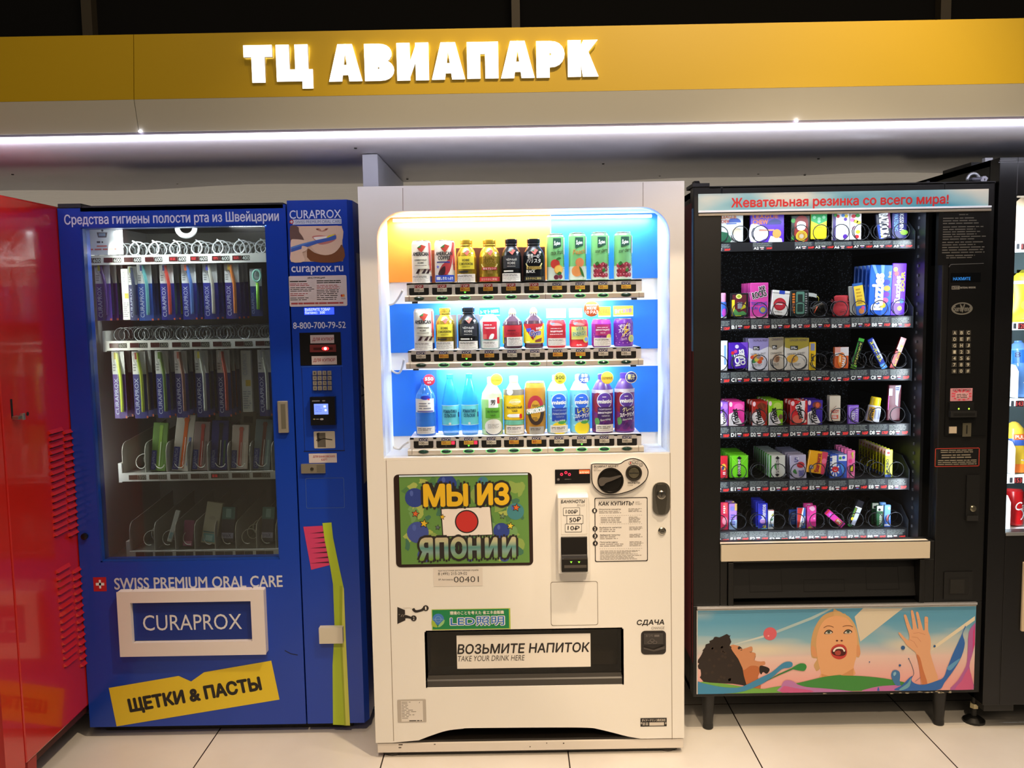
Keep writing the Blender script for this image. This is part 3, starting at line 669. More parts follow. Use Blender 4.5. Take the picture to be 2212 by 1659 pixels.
for ri, rw in enumerate(ROWS):
    x0 = P(rw['xa'], rw['top'][0], SHY)[0]; x1 = P(rw['xb'], rw['top'][1], SHY)[0]
    zt = P(rw['xa'], rw['top'][0], SHY)[1]; zm = (P(rw['xa'], rw['mid'][0], SHY)[1] + P(rw['xb'], rw['mid'][1], SHY)[1]) / 2; zbt = (P(rw['xa'], rw['bot'][0], SHY)[1] + P(rw['xb'], rw['bot'][1], SHY)[1]) / 2
    zt = (zt + P(rw['xb'], rw['top'][1], SHY)[1]) / 2; shz.append(zt)
    mb = MB(); mb.box(x0 + .006, x1 - .006, SHY, SHY + .012, zm, zt, SHW); mb.box(x0 + .006, x1 - .006, SHY, SB - .004, zt - .005, zt, SHW)
    mb.prismx([(SHY - .006, zm), (SHY - .012, zm - .004), (SHY - .012, zbt + .003), (SHY - .008, zbt), (SHY + .02, zbt), (SHY + .02, zm)], x0, x1, BEI)
    g = F(mb, SHY - .012)
    for q in (rw['xa'] + 9, (1178.5, 1181, 1183.5)[ri], rw['xb'] - 10): g.line([(q, rw['mid'][0] + 1 - (q - 880) * .0158), (q, rw['bot'][0] - (q - 880) * .0158)], .9, M('6b5d4a', .6), 1)
    sh = mb.build('shelf', wm)
    for hx in (x0 + .03, x1 - .03):
        mb = MB(); mb.box(hx - .009, hx + .009, SHY, SHY + .02, zbt - .006, zbt, M('4a4846', .4)); mb.build('bracket', sh)
    tube_light(x0 + .012, x1 - .012, SHY + .1, zbt + .006, 4.2 if ri < 2 else .7, .12, wf=.72)
    if ri < 2: lamp('showcase_light', 'AREA', ((x0 + x1) / 2, SHY + .012, zbt - .001), ((x0 + x1) / 2, SHY + .07, zbt - .12), 2.6, COOL, shape='RECTANGLE', size=(x1 - x0) * .9, size_y=.012)
    (la, lya), (lb, lyb) = rw['lab']
    for i in range(10):
        t = i / 9; cx = la + (lb - la) * t; cy = lya + (lyb - lya) * t
        mb = MB(); g = F(mb, SHY - .0005); w2, h2 = 21.5, 11.2
        g.rr(cx - w2, cy - h2, cx + w2, cy + h2, 3, M('cfcac6', .35), 1); g.rr(cx - w2, cy - 3.4, cx + w2, cy + h2, 3, BKP, 2, (0, 0, 1, 1))
        tg = 'ГОР.' if (ri == 0 and i < 6) else 'ХОП'
        g.rect(cx - 10, cy - 10.2, cx + 9.5, cy - 3.2, TAGR if tg == 'ГОР.' else TAGN, 3); g.text(tg, cx - 9, cy - 9, cx + 8.5, cy - 4.2, M('ece8e6', .5), 4, .02)
        pr = rw['price'][i]; pm = {'100': M('e9e2d2', .5), '80': M('e0a83a', .5), '50': M('efc448', .5)}[pr]
        g.rect(cx - 10.5, cy - 3.2, cx + 10.5, cy + 4.6, pm, 4); pi = M('2a2018', .5) if pr == '100' else M('9a3a10', .5)
        g.text(pr, cx - 8.5, cy - 1.8, cx + (1.5 if pr == '100' else -.5), cy + 3.2, pi, 5, .02); g.text('руб', cx + (2.2 if pr == '100' else .4), cy - .4, cx + 9, cy + 3.4, pi, 5)
        on = i in (2, 7) and not (ri == 0 and i == 2 and False)
        hm = M('57ff3a', .5, 0, 3.0) if on else M('5a5652', .4)
        g.poly([(cx - 2.2, cy + 6.2), (cx - 1.1, cy + 5.6), (cx, cy + 6.2), (cx + 1.1, cy + 5.6), (cx + 2.2, cy + 6.2), (cx, cy + 9.2)], hm, 5)
        if ri == 2 and i in (1, 2): g.rect(cx + 11.5, cy - 3, cx + 18.5, cy + 4, M('ff2846', .5, 0, 1.4), 5)
        mb.build('price_plate', sh)
        by = rw['mid'][0] + (rw['mid'][1] - rw['mid'][0]) * t + 6.6
        mb = MB(); g = F(mb, SHY - .0122); rg_ = M('7fe68a', .4, 0, .55) if i not in (0, 9) else M('9a9384', .4)
        g.ring(cx, by, 0, 12.2, rg_, 1, 24, .40); c = P(cx, by, SHY - .0125); mb.lathe([(.0152, 0), (.0145, -.0025), (.009, -.0045), (.003, -.0052)], (0, 0, 0), M('12382a', .15), 20, 'y')
        k = len(mb.v) ; n0 = k - 4 * 20 - 40
        # squash the lens to the flat oval of the button
        mb.v = [v if j < 48 else (c[0] + v[0], SHY - .0126 + v[1], c[1] + v[2] * .36) for j, v in enumerate(mb.v)]
        mb.build('selection_button', sh)
# cable arms at the shelf ends
for pts in (((871, 628), (862, 640), (848, 655), (832, 659)), ((874, 776), (868, 795), (858, 808), (843, 806), (834, 798)), ((884, 953), (872, 962), (858, 975), (842, 972))):
    mb = MB(); q = [(*P(px, py, .12), ) for px, py in pts]; pth = smooth([(a[0], .1 + .03 * i, a[1]) for i, a in enumerate(q)], 5, False); mb.tube(pth, .0035, M('d8d2c8', .4), 8); mb.build('cable', wm)

# ---- front panel fittings
Q = F
# picture screen
mb = MB(); g = F(mb, -.001)
g.rr(*za_(118, 150), *za_(1908, 1308), 10, M('2a1a14', .35), 1)
mb.build('screen_bezel', wm)
mb = MB(); g = F(mb, -.0016); bgm = [M(h, .45) for h in ('5f8c44', '4b7a46', '86a052', '6f9a5e', '3f6f5a', '9fb05a')]
zl = lambda pts: [za_(u, v) for u, v in pts]
g.poly(zl([(190, 165), (1838, 130), (1862, 1275), (222, 1300)]), bgm[0], 0)
rg = random.Random(11)
for i in range(95):
    cu, cv = 250 + 1540 * rg.random(), 220 + 1020 * rg.random(); sx_, sy_ = 25 + 55 * rg.random(), 35 + 75 * rg.random(); ph = rg.random() * 6
    if cu - sx_ < 225 or cu + sx_ > 1840 or cv - sy_ < 180 or cv + sy_ > 1270: continue
    pts = [(cu + sx_ * (1 + .35 * math.sin(3 * a + ph)) * math.cos(a), cv + sy_ * (1 + .3 * math.sin(2 * a + ph)) * math.sin(a)) for a in [math.pi * 2 * k / 14 for k in range(14)]]
    g.poly(zl(pts), bgm[1 + i % 5], .3 + .006 * i)
BL = [M('2a3f8c', .45), M('3d4f9a', .45), M('4a5fae', .45), M('3f7f8a', .45)]
for cu, cv, rr_, k in ((390, 445, 125, 0), (800, 275, 128, 0), (430, 890, 140, 1), (1500, 870, 105, 0), (1262, 240, 68, 3), (1680, 620, 110, 3), (520, 1180, 95, 1), (1540, 1200, 65, 1), (1100, 1225, 40, 2)):
    c = za_(cu, cv); g.disc(c[0], c[1], rr_ / 5.926, BL[k], 1.2); g.disc(c[0] - rr_ * .055, c[1] - rr_ * .075, rr_ * .03, BL[2], 1.4, rr_ * .05)
g.poly(zl([(720, 583), (1362, 552), (1396, 925), (745, 950)]), INK, 1.8); g.poly(zl([(734, 592), (1352, 562), (1384, 915), (757, 938)]), M('e6e0dc', .45), 2)
c = za_(1056, 750); g.disc(c[0], c[1], 152 / 5.926, INK, 2.3, None, 32); g.disc(c[0], c[1], 136 / 5.926, M('c0302c', .45), 2.6, None, 32)
for cu, cv, rr_, h in ((400, 650, 58, 'd0622c'), (510, 775, 68, 'd8b42c'), (745, 690, 44, 'd8b42c'), (685, 825, 42, '5a6a70'), (1690, 570, 60, 'd0622c'), (1515, 680, 46, '6a8a6a'), (1615, 805, 58, 'd8c43c')):
    c = za_(cu, cv); g.star(c[0], c[1], rr_ / 5.926, INK, 2.8, 80); g.star(c[0], c[1], rr_ * .72 / 5.926, M(h, .45), 3.0, 80)
for ch, b in (('М', (495, 268, 785, 560)), ('Ы', (795, 265, 1078, 553)), ('И', (1185, 258, 1395, 540)), ('З', (1402, 250, 1605, 540)), ('Я', (440, 955, 630, 1250)), ('П', (650, 955, 825, 1235)), ('О', (845, 945, 1060, 1225)), ('Н', (1070, 950, 1240, 1230)), ('И', (1285, 950, 1455, 1215)), ('И', (1505, 945, 1690, 1210))):
    g.text(ch, *za_(b[0] - 30, b[1] - 30), *za_(b[2] + 30, b[3] + 30), INK, 3.2, .155)
z_a, z_b = P(*za_(900, 950), -.0016)[1], P(*za_(900, 1240), -.0016)[1]
def grad(name, zlo, zhi, stops):
    m = bpy.data.materials.new(name); m.use_nodes = True; nt = m.node_tree; b = nt.nodes['Principled BSDF']; b.inputs['Roughness'].default_value = .45
    ge = nt.nodes.new('ShaderNodeTexCoord'); sp = nt.nodes.new('ShaderNodeSeparateXYZ'); mr = nt.nodes.new('ShaderNodeMapRange'); cr = nt.nodes.new('ShaderNodeValToRGB')
    mr.inputs[1].default_value = zlo; mr.inputs[2].default_value = zhi
    nt.links.new(ge.outputs['Object'], sp.inputs[0]); nt.links.new(sp.outputs[2], mr.inputs[0]); nt.links.new(mr.outputs[0], cr.inputs[0]); nt.links.new(cr.outputs[0], b.inputs['Base Color'])
    e = cr.color_ramp.elements; e[0].position, e[0].color = stops[0][0], lin(stops[0][1]); e[1].position, e[1].color = stops[-1][0], lin(stops[-1][1])
    for p, h in stops[1:-1]: q = e.new(p); q.color = lin(h)
    return m
GT = grad('printed_lettering', z_b, z_a, [(.05, '6f9a3c'), (.35, '7d9c9a'), (.55, '4f8a86'), (.8, 'b4b894'), (1, 'bcae94')])
for ch, b in (('М', (495, 268, 785, 560)), ('Ы', (795, 265, 1078, 553)), ('И', (1185, 258, 1395, 540)), ('З', (1402, 250, 1605, 540)), ('Я', (440, 955, 630, 1250)), ('П', (650, 955, 825, 1235)), ('О', (845, 945, 1060, 1225)), ('Н', (1070, 950, 1240, 1230)), ('И', (1285, 950, 1455, 1215)), ('И', (1505, 945, 1690, 1210))):
    g.text(ch, *za_(b[0], b[1]), *za_(b[2], b[3]), M('dfb422', .45) if b[1] < 600 else GT, 4.4, .05)
mb.build('screen_picture', wm)
mb = MB(); g = F(mb, -.003); g.rect(*za_(190, 160), *za_(1838, 152), M('cfe4f4', .2), 1)  # pale strip painted along the screen top as reflected LED light
mb.build('screen_top_glint', wm)
# service sticker
mb = MB(); g = F(mb, -.0004); g.rect(*za_(628, 1348), *za_(1262, 1572), M('dcd6d0', .4), 1)
for t, b, bo in (('круглосуточная диспетчерская служба', (690, 1366, 1205, 1386), 0), ('8 (495) 215-29-02', (690, 1402, 1062, 1440), 0), ('№ Автомата', (695, 1482, 876, 1502), 0), ('00401', (890, 1455, 1212, 1524), 0)): g.text(t, *za_(b[0], b[1]), *za_(b[2], b[3]), M('4a4644', .5), 2, bo)
mb.build('service_sticker', wm)
# small red display
mb = MB(); g = F(mb, -.003); a = zb(160, 192); b = zb(580, 352); slab(mb, *a, *b, -.003, 0, M('151314', .3))
rd = M('ff2a4a', .5, 0, 1.5)
for u, v in ((238, 247), (290, 226), (332, 248)): c = zb(u, v); g.ring(c[0], c[1], 1.6, 3.1, rd, 1, 14)
g.rect(*zb(448, 194), *zb(572, 238), M('ff5a2a', .5, 0, .9), 1); g.text('ВКЛЮЧЕНО', *zb(452, 212), *zb(568, 234), M('ffd0b0', .5, 0, .6), 2, .02); c = zb(200, 308); g.disc(c[0], c[1], 2.8, M('6a6668', .3), 1); g.lines(*zb(275, 298), *zb(355, 312), 1, M('5a5656', .5), 1)
mb.build('credit_display', wm)
# coin unit
mb = MB(); ol = smooth([zb(u, v) for u, v in ((596, 150), (612, 120), (800, 119), (930, 117), (1000, 76), (1095, 52), (1200, 85), (1262, 165), (1276, 235), (1238, 330), (1110, 425), (960, 478), (830, 496), (720, 478), (640, 415), (600, 340), (594, 240))], 4)
Y1 = -.012; mb.prism([P(u, v, Y1) for u, v in ol], Y1, 0, M('d9d3cc', .35)); cc = zb(900, 270)
mb.build('coin_unit', wm, .003)
cu_ = [o for o in wm.children if o.name.startswith('coin_unit')][0]
mb = MB(); g = F(mb, Y1 - .0002); inner = [(cc[0] + (u - cc[0]) * .965, cc[1] + (v - cc[1]) * .945) for u, v in ol]; g.line([(cc[0] + (u - cc[0]) * .985, cc[1] + (v - cc[1]) * .975) for u, v in ol], 1.9, INK, 1, True)
for t, b in (('ВОЗВРАТ МОНЕТ', (625, 140, 918, 160)), ('МОНЕТЫ', (1030, 336, 1172, 357))): g.text(t, *zb(b[0], b[1]), *zb(b[2], b[3]), INK, 1, .02, 0, .15)
for t, b in (('COIN', (622, 172, 672, 186)), ('RETURN', (622, 194, 705, 208)), ('COINS', (1025, 370, 1090, 384))): g.text(t, *zb(b[0], b[1]), *zb(b[2], b[3]), M('8d8580', .5), 1)
for u, v, t in ((1062, 110, '1'), (1103, 97, '2'), (1145, 103, '5'), (1188, 130, '10')):
    c = zb(u, v); g.disc(c[0], c[1], 4, M('d9d3cc', .35), 1); g.ring(c[0], c[1], 3.4, 4, INK, 2, 18); g.text(t, c[0] - (1.2 if len(t) < 2 else 2.2), c[1] - 2.2, c[0] + (1.2 if len(t) < 2 else 2.2), c[1] + 2.2, M('a82020', .5) if t == '1' else INK, 2)
mb.build('print', cu_)
mb = MB(); c = P(*zb(823, 320), Y1); mb.lathe([(.041, 0), (.041, -.004), (.036, -.004), (.034, -.001), (.004, -.001)], (c[0], Y1, c[1]), M('15120f', .3), 32, 'y')
mb.build('return_dial', cu_)
mb = MB(); mb.prism([P(*zb(u, v), Y1 - .012) for u, v in smooth([(682, 345), (690, 305), (735, 290), (820, 292), (935, 266), (944, 276), (850, 320), (770, 350), (740, 380), (700, 385)], 4)], Y1 - .012, Y1 - .001, M('6f6862', .3, .5)); mb.build('return_lever', cu_, .002)
mb = MB(); c = P(*zb(1100, 228), Y1); mb.lathe([(.0255, 0), (.0255, -.005), (.021, -.006), (.019, -.002), (.019, -.0021), (.002, -.001)], (c[0], Y1, c[1]), M('2a2622', .35), 28, 'y')
mb.lathe([(.0185, -.002), (.016, -.005), (.002, -.0055)], (c[0], Y1, c[1]), M('a09880', .25, .9), 28, 'y'); mb.box(c[0] - .0145, c[0] + .0145, Y1 - .0062, Y1 - .004, c[1] - .0012, c[1] + .0012, M('0a0806', .5)); mb.build('coin_slot', cu_)
# banknote unit
Yb = -.04
mb = MB(); a = P(*zb(190, 530), Yb); b = P(*zb(568, 1432), Yb); t = P(*zb(190, 487), Yb + .012)
mb.prismx([(Yb, b[1]), (Yb, a[1]), (Yb + .01, t[1]), (0, t[1]), (0, b[1])], a[0], b[0], WH); bu = mb.build('banknote_unit', wm, .003)
mb = MB(); g = F(mb, Yb - .0002); g.text('БАНКНОТЫ', *zb(232, 552), *zb(515, 588), INK, 1, .025, 0, .15); g.text('BILLS', *zb(425, 602), *zb(515, 626), M('9a928c', .5), 1, 0, 0, .15)
g.frame(*zb(228, 535), *zb(545, 962), .6, M('c9c0b6', .5), .5)
for t, b, k in (('100₽', (256, 645, 458, 738), -2), ('50₽', (298, 736, 498, 838), 3), ('10₽', (278, 838, 480, 936), -3)):
    g.rrline(*zb(b[0], b[1]), *zb(b[2], b[3]), 2, .8, INK, 2); g.rr(*zb(b[0] + 5, b[1] + 5), *zb(b[2] - 5, b[3] - 5), 2, M('e8e6e2', .35), 1.5)
    g.text(t, *zb(b[0] + 32, b[1] + 24), *zb(b[2] - 28, b[3] - 24), INK, 3, .015, k)
mb.build('print', bu)
Yn = -.062; mb = MB(); a = P(*zb(230, 995), Yb - .004); b = P(*zb(553, 1240), Yn); c = P(*zb(553, 1412), Yn)
mb.prismx([(Yb, a[1]), (Yb - .004, a[1]), (Yb - .006, b[1] + .004), (Yn, b[1] - .004), (Yn, c[1]), (Yb, c[1])], a[0], c[0], M('171412', .35)); mb.build('banknote_mouth', bu, .002)
mb = MB(); g = F(mb, Yn - .0002); g.rect(*zb(270, 1332), *zb(537, 1362), M('4d4844', .35), 1); g.rect(*zb(270, 1366), *zb(537, 1396), M('050404', .6), 1); g.rect(*zb(262, 1252), *zb(548, 1262), M('3a3632', .35), 1)
for u in (353, 447):
    g.poly([zb(u - 13, 1286), zb(u - 5, 1286), zb(u, 1296), zb(u + 5, 1286), zb(u + 13, 1286), zb(u, 1308)], M('8aff3a', .5, 0, 2.0), 1)
mb.build('banknote_slot', bu)
# how-to-buy plate
mb = MB(); g = F(mb, -.0004); p0, p1 = zb(630, 528), zb(1268, 1282); g.rr(*p0, *p1, 3, M('e4e0dc', .35), .6); g.rrline(*p0, *p1, 3, 1.7, INK, 2)
g.text('КАК КУПИТЬ?', *zb(682, 572), *zb(1100, 614), INK, 2, .03, 0, .15); g.text('HOW', *zb(1118, 570), *zb(1172, 586), GREY, 2); g.text('TO BUY', *zb(1116, 592), *zb(1196, 608), GREY, 2)
for v, n in ((680, '1'), (896, '2'), (983, '3'), (1070, '4')): c = zb(632 + (v - 680) * .022, v); g.disc(c[0], c[1], 5.6, INK, 3); g.text(n, c[0] - 1.8, c[1] - 3.2, c[0] + 1.8, c[1] + 3.2, M('ece8e4', .5), 4, .02)
for t, b in (('Опустите монеты', (683, 656, 945, 674)), ('Выберите напиток', (690, 874, 953, 892)), ('Заберите покупку', (695, 962, 940, 982)), ('Получите сдачу', (695, 1048, 910, 1068))): g.text(t, *zb(b[0], b[1]), *zb(b[2], b[3]), M('3f3a38', .5), 2, .01, 0, .15)
LG = M('8f8984', .5)
for i, (b, n) in enumerate((((685, 682, 950, 712), 2), ((1036, 650, 1205, 695), 3), ((705, 755, 1000, 825), 4), ((1040, 750, 1190, 820), 5), ((690, 898, 900, 935), 2), ((1045, 868, 1210, 912), 3), ((695, 985, 910, 1022), 2), ((1048, 955, 1212, 1000), 3), ((695, 1072, 1020, 1108), 2), ((1048, 1045, 1214, 1105), 4), ((697, 1155, 1212, 1200), 4), ((697, 1212, 1208, 1262), 4))): g.lines(*zb(b[0], b[1]), *zb(b[2], b[3]), n, LG, 2, i + 3, .4)
for i in range(20):
    u = 692 + i * 26
    for v in (738, 838, 1134): g.rect(*zb(u, v - (u - 690) * .012), *zb(u + 13, v + 3 - (u - 690) * .012), GREY, 2)
mb.build('instruction_plate', wm)
# locks
mb = MB(); a = P(*zb(1326, 345), -.008); b = P(*zb(1534, 732), -.008); CH = M('b9b4a8', .18, 1.0)
dd = F(mb, -.008); pts = dd._rrpts(*zb(1326, 345), *zb(1534, 732), 16); mb.prism(pts, -.008, 0, CH); lk = mb.build('door_lock', wm, .003)
mb = MB(); dd = F(mb, -.012); mb.prism([P(*zb(u, v), -.012) for u, v in smooth([(1372, 400), (1395, 372), (1470, 372), (1498, 400), (1500, 500), (1480, 690), (1455, 722), (1415, 722), (1395, 700), (1362, 500)], 3)], -.012, -.008, M('8f8a7e', .25, 1.0)); mb.build('lock_handle', lk, .0015)
mb = MB(); c = P(*zb(1430, 490), -.014); mb.lathe([(.0135, 0), (.0135, -.006), (.011, -.008), (.003, -.0085)], (c[0], -.012, c[1]), CH, 24, 'y'); mb.box(c[0] - .001, c[0] + .001, -.0212, -.019, c[1] - .005, c[1] + .005, DK); mb.build('keyhole', lk)
mb = MB(); c = P(*zb(1437, 922), 0); mb.lathe([(.013, 0), (.0125, -.004), (.009, -.006), (.002, -.0062)], (c[0], 0, c[1]), CH, 24, 'y'); mb.box(c[0] - .005, c[0] + .005, -.0072, -.0058, c[1] - .001, c[1] + .001, DK); mb.build('small_lock', wm)
# blank hatch, change cup, chute
mb = MB(); g = F(mb, -.0003); g.rrline(1189, 1257, 1292, 1350, 5, .9, M('6f6454', .6), 1); mb.build('hatch', wm)
mb = MB(); mb.box(hx0, hx1, .14, .145, hz0, hz1, M('a8a296', .5)); CD = M('2a2724', .45); mb.box(hx0 - .004, hx0, .0, .145, hz0, hz1, CD); mb.box(hx1, hx1 + .004, .0, .145, hz0, hz1, CD); mb.box(hx0, hx1, .0, .145, hz1, hz1 + .004, CD)
mb.prismx([(.004, hz0), (.004, hz0 + .02), (.012, hz0 + .028), (.14, hz0 + .01), (.14, hz0)], hx0, hx1, M('3b3835', .4)); mb.box(hx0, hx1, .14, .143, hz1 - .012, hz1, CD); mb.build('chute', wm)
FLG = glassmat('smoked_flap', 'c4c0b8', .06, .9)
mb = MB(); z1 = P(1150, 1447, .012)[1]; mb.box(hx0 + .003, hx1 - .003, .010, .013, z1 - .012, hz1 - .003, FLG); fl = mb.build('chute_flap', wm)
mb = MB(); mb.box(hx0 + .003, hx1 - .003, .008, .02, z1 - .04, z1 - .012, M('3d3a37', .4)); mb.box(hx0 + .003, hx1 - .003, .006, .012, z1 - .046, z1 - .039, M('77726b', .35)); mb.build('flap_edge', fl)
mb = MB(); a = P(986, 1373, .009); b = P(1276, 1440, .009); mb.box(a[0], b[0], .0088, .0098, b[1], a[1], M('e6e1da', .4)); g = F(mb, .0087); g.text('ВОЗЬМИТЕ НАПИТОК', 988.5, 1391.5, 1273.5, 1408.5, INK, 1, .025, 0, .12); g.text('TAKE YOUR DRINK HERE', 988.5, 1417, 1133, 1426.5, M('4a4542', .5), 1, 0, 0, .15); mb.build('flap_sign', fl)
mb = MB(); g = F(mb, -.0003); g.text('СДАЧА', *zd(937, 327), *zd(1187, 380), INK, 1, .03, 0, .15); g.text('CHANGE', *zd(1068, 390), *zd(1185, 411), M('7d756f', .5), 1, 0, 0, .15); mb.build('change_label', wm)
mb = MB(); g = F(mb, -.001); a, b = zd(975, 427), zd(1200, 637); g.rr(*a, *b, 9, M('2b2726', .4), 1, (1, 1, 1, 1)); cp = mb.build('change_cup', wm)
mb = MB(); slab(mb, *zd(1000, 455), *zd(1175, 548), -.006, -.001, M('3a3634', .35)); g = F(mb, -.0062); g.text('おつり', *zd(1018, 462), *zd(1082, 480), M('7d7672', .5), 1); g.rect(*zd(1095, 462), *zd(1140, 480), M('6a6461', .5), 1)
for u, v in ((1055, 530), (1075, 512), (1100, 530)): c = zd(u, v); g.ring(c[0], c[1], 4, 4.7, M('7d7672', .5), 1, 18, .7)
g.poly([zd(u, v) for u, v in ((1000, 575), (1090, 598), (1190, 562), (1190, 590), (1090, 612), (1000, 590))], M('4a4542', .3), 1); mb.build('cup_flap', cp, .001)
# stickers low on the door
mb = MB(); g = F(mb, -.0004); g.poly([zc(u, v) for u, v in ((118, 212), (186, 240), (190, 332), (118, 365))], INK, 1)
g.line([zc(170, 222), zc(230, 220), zc(262, 236)], .6, M('b8aea4', .5), 1); g.poly([zc(u, v) for u, v in smooth([(250, 235), (270, 222), (285, 240), (330, 232), (350, 215), (365, 232), (340, 250), (280, 262)], 3)], INK, 2); g.poly([zc(u, v) for u, v in smooth([(180, 292), (200, 285), (250, 305), (250, 318), (200, 312), (170, 320)], 3)], INK, 2)
for u, v, n in ((373, 222, '1'), (265, 313, '2')): c = zc(u, v); g.disc(c[0], c[1], 6.4, INK, 3); g.text(n, c[0] - 1.6, c[1] - 3.4, c[0] + 1.6, c[1] + 3.4, M('e8e2da', .5), 4)
for u in (128, 150, 168): g.line([zc(u, 300 - (u % 3) * 10), zc(u + 14, 278)], .7, M('b8aea4', .5), 2)
mb.build('hand_sticker', wm)
mb = MB(); g = F(mb, -.0004); g.rect(*zc(425, 235), *zc(1135, 409), M('a8c24a', .45), 1); g.rect(*zc(431, 240), *zc(1122, 402), M('12804a', .45), 1.6)
c = zc(485, 322); g.disc(c[0], c[1], 12.5, M('3f78c4', .45), 2); g.line([(c[0] - 12, c[1]), (c[0] + 12, c[1])], .5, M('a8c4e4', .5), 2.4); g.ring(c[0], c[1], 6, 6.5, M('a8c4e4', .5), 2.4); g.poly([zc(u, v) for u, v in smooth([(428, 330), (452, 345), (478, 392), (450, 392), (428, 378)], 3)], M('9cb83a', .45), 3); g.poly([zc(u, v) for u, v in smooth([(482, 392), (500, 362), (540, 325), (536, 358), (505, 388)], 3)], M('8fc07a', .45), 3)
g.text('環境のことを考えた 省エネ自販機', *zc(588, 250), *zc(1075, 275), M('e8e4d8', .5), 2, .02)
g.text('LED照明', *zc(586, 296), *zc(1086, 380), M('e8e8ec', .5), 2, .07); g.text('LED照明', *zc(594, 302), *zc(1078, 374), M('2a6cc0', .5), 3, .015); mb.build('led_sticker', wm)
mb = MB(); g = F(mb, -.0006); g.rr(*zc(116, 1046), *zc(379, 1246), 2, M('b9b2aa', .35, .3), 1); g.rect(*zc(150, 1056), *zc(350, 1238), M('ddd8d2', .4), 2); g.lines(*zc(155, 1060), *zc(290, 1215), 11, M('8d8780', .5), 3, 5, .35, .2, .6); g.lines(*zc(225, 1226), *zc(348, 1238), 1, M('3a3633', .5), 3, 8)
g.poly([zc(310, 1075), zc(322, 1060), zc(318, 1072)], DK, 3); mb.build('rating_plate', wm)
mb = MB(); g = F(mb, -.0006); g.rect(*zd(970, 1211), *zd(1206, 1283), M('1a1614', .4), 1); g.text('ダイドードリンコ株式会社', *zd(982, 1218), *zd(1196, 1238), M('d8d0c6', .5), 2, .015); g.rect(*zd(1050, 1248), *zd(1182, 1276), M('cfc7bd', .5), 2); g.lines(*zd(990, 1248), *zd(1040, 1276), 2, M('d8d0c6', .5), 2, 4, .5, .1, .05)
for u in (980, 1197): c = zd(u, 1255); g.ring(c[0], c[1], .8, 1.6, M('d8d0c6', .5), 2, 10, 1.4)
mb.build('owner_plate', wm)
# ------------------------------------------------------------------ blue toothbrush machine
BLU = M('0c3cae', .3, 0, 0, 0, .25); WT = M('dfe3ea', .45)
bm_ = thing('vending_machine', 'blue oral care machine with glass door beside the red machine', 'vending machine', (-1.0, .5, 0))
bx0, bx1, bz0, bz1 = -1.479, -.534, .04, 1.80
seam = P(640, 1000, YB)[0]
gx0 = (P(174, 495, YB)[0] + P(217, 1212, YB)[0]) / 2; gx1 = (P(575, 487, YB)[0] + P(603, 1206, YB)[0]) / 2
gz1 = P(380, 488, YB)[1]; gz0 = P(410, 1211.5, YB)[1]
mb = MB(); cbk = M('12296e', .4)
mb.box(bx0, bx0 + .02, YB + .06, .84, bz0 + .02, bz1 - .01, cbk); mb.box(seam - .02, seam, YB + .06, .84, bz0 + .02, bz1 - .01, cbk)
mb.box(bx0, bx1 - .004, YB + .06, .84, bz1 - .03, bz1 - .01, cbk); mb.box(bx0, seam, .82, .84, bz0 + .02, bz1 - .03, M('77736e', .6)); mb.box(bx0, bx1, YB + .08, .84, bz0 + .005, bz0 + .03, cbk)
mb.build('cabinet', bm_)
mb = MB(); mb.box(bx0 + .03, bx1 - .05, YB + .05, .8, 0.006, bz0 + .01, M('141311', .6)); mb.build('toe_kick', bm_)
for fx in (bx0 + .08, bx1 - .1):
    for fy in (YB + .09, .74):
        mb = MB(); mb.lathe([(.03, 0), (.03, .006), (.012, .01), (.012, .03)], (fx, fy, 0), M('1c1b1a', .5), 14); mb.build('foot', bm_)
# control column with a chamfered outer corner
mb = MB(); z1c = P(690, 432, YB)[1]
prof = [(seam + .003, YB), (bx1 - .001, YB), (bx1 + .012, YB + .03), (bx1 + .014, .84), (seam + .003, .84)]
n = len(prof); vs = [(x, y, bz0) for x, y in prof] + [(x, y, z1c) for x, y in prof]
mb.add(vs, [tuple(range(n - 1, -1, -1)), tuple(range(n, 2 * n))] + [(i, (i + 1) % n, n + (i + 1) % n, n + i) for i in range(n)], BLU); col = mb.build('control_column', bm_)
mb = MB(); sx_ = bx1 + .0135; a = P(755, 546, .22)[1]; b2 = P(780, 890, .22)[1]
g = D(mb, lambda u, v, l: (bx1 + .0125 + (u - .2) * .0031 + l * EPS, u, v))
g.rect(.235, a, .8, b2 - .25, M('c9c5c8', .45), 1); g.rect(.29, a - .015, .42, a - .1, M('7d1f26', .45), 2); g.rect(.33, a - .05, .40, a - .065, M('d8d4d6', .45), 3)
for i in range(9): g.line([(.36, b2 + .05), (.36 + .12 * math.cos(1.8 + i * .33), b2 + .05 + .12 * math.sin(1.8 + i * .33))], .006, M('2a2426', .5), 2)
g.ring(.42, a + .09, .10, .112, M('a9b4d0', .45), 1, 28, .62)
mb.build('side_sticker', bm_)
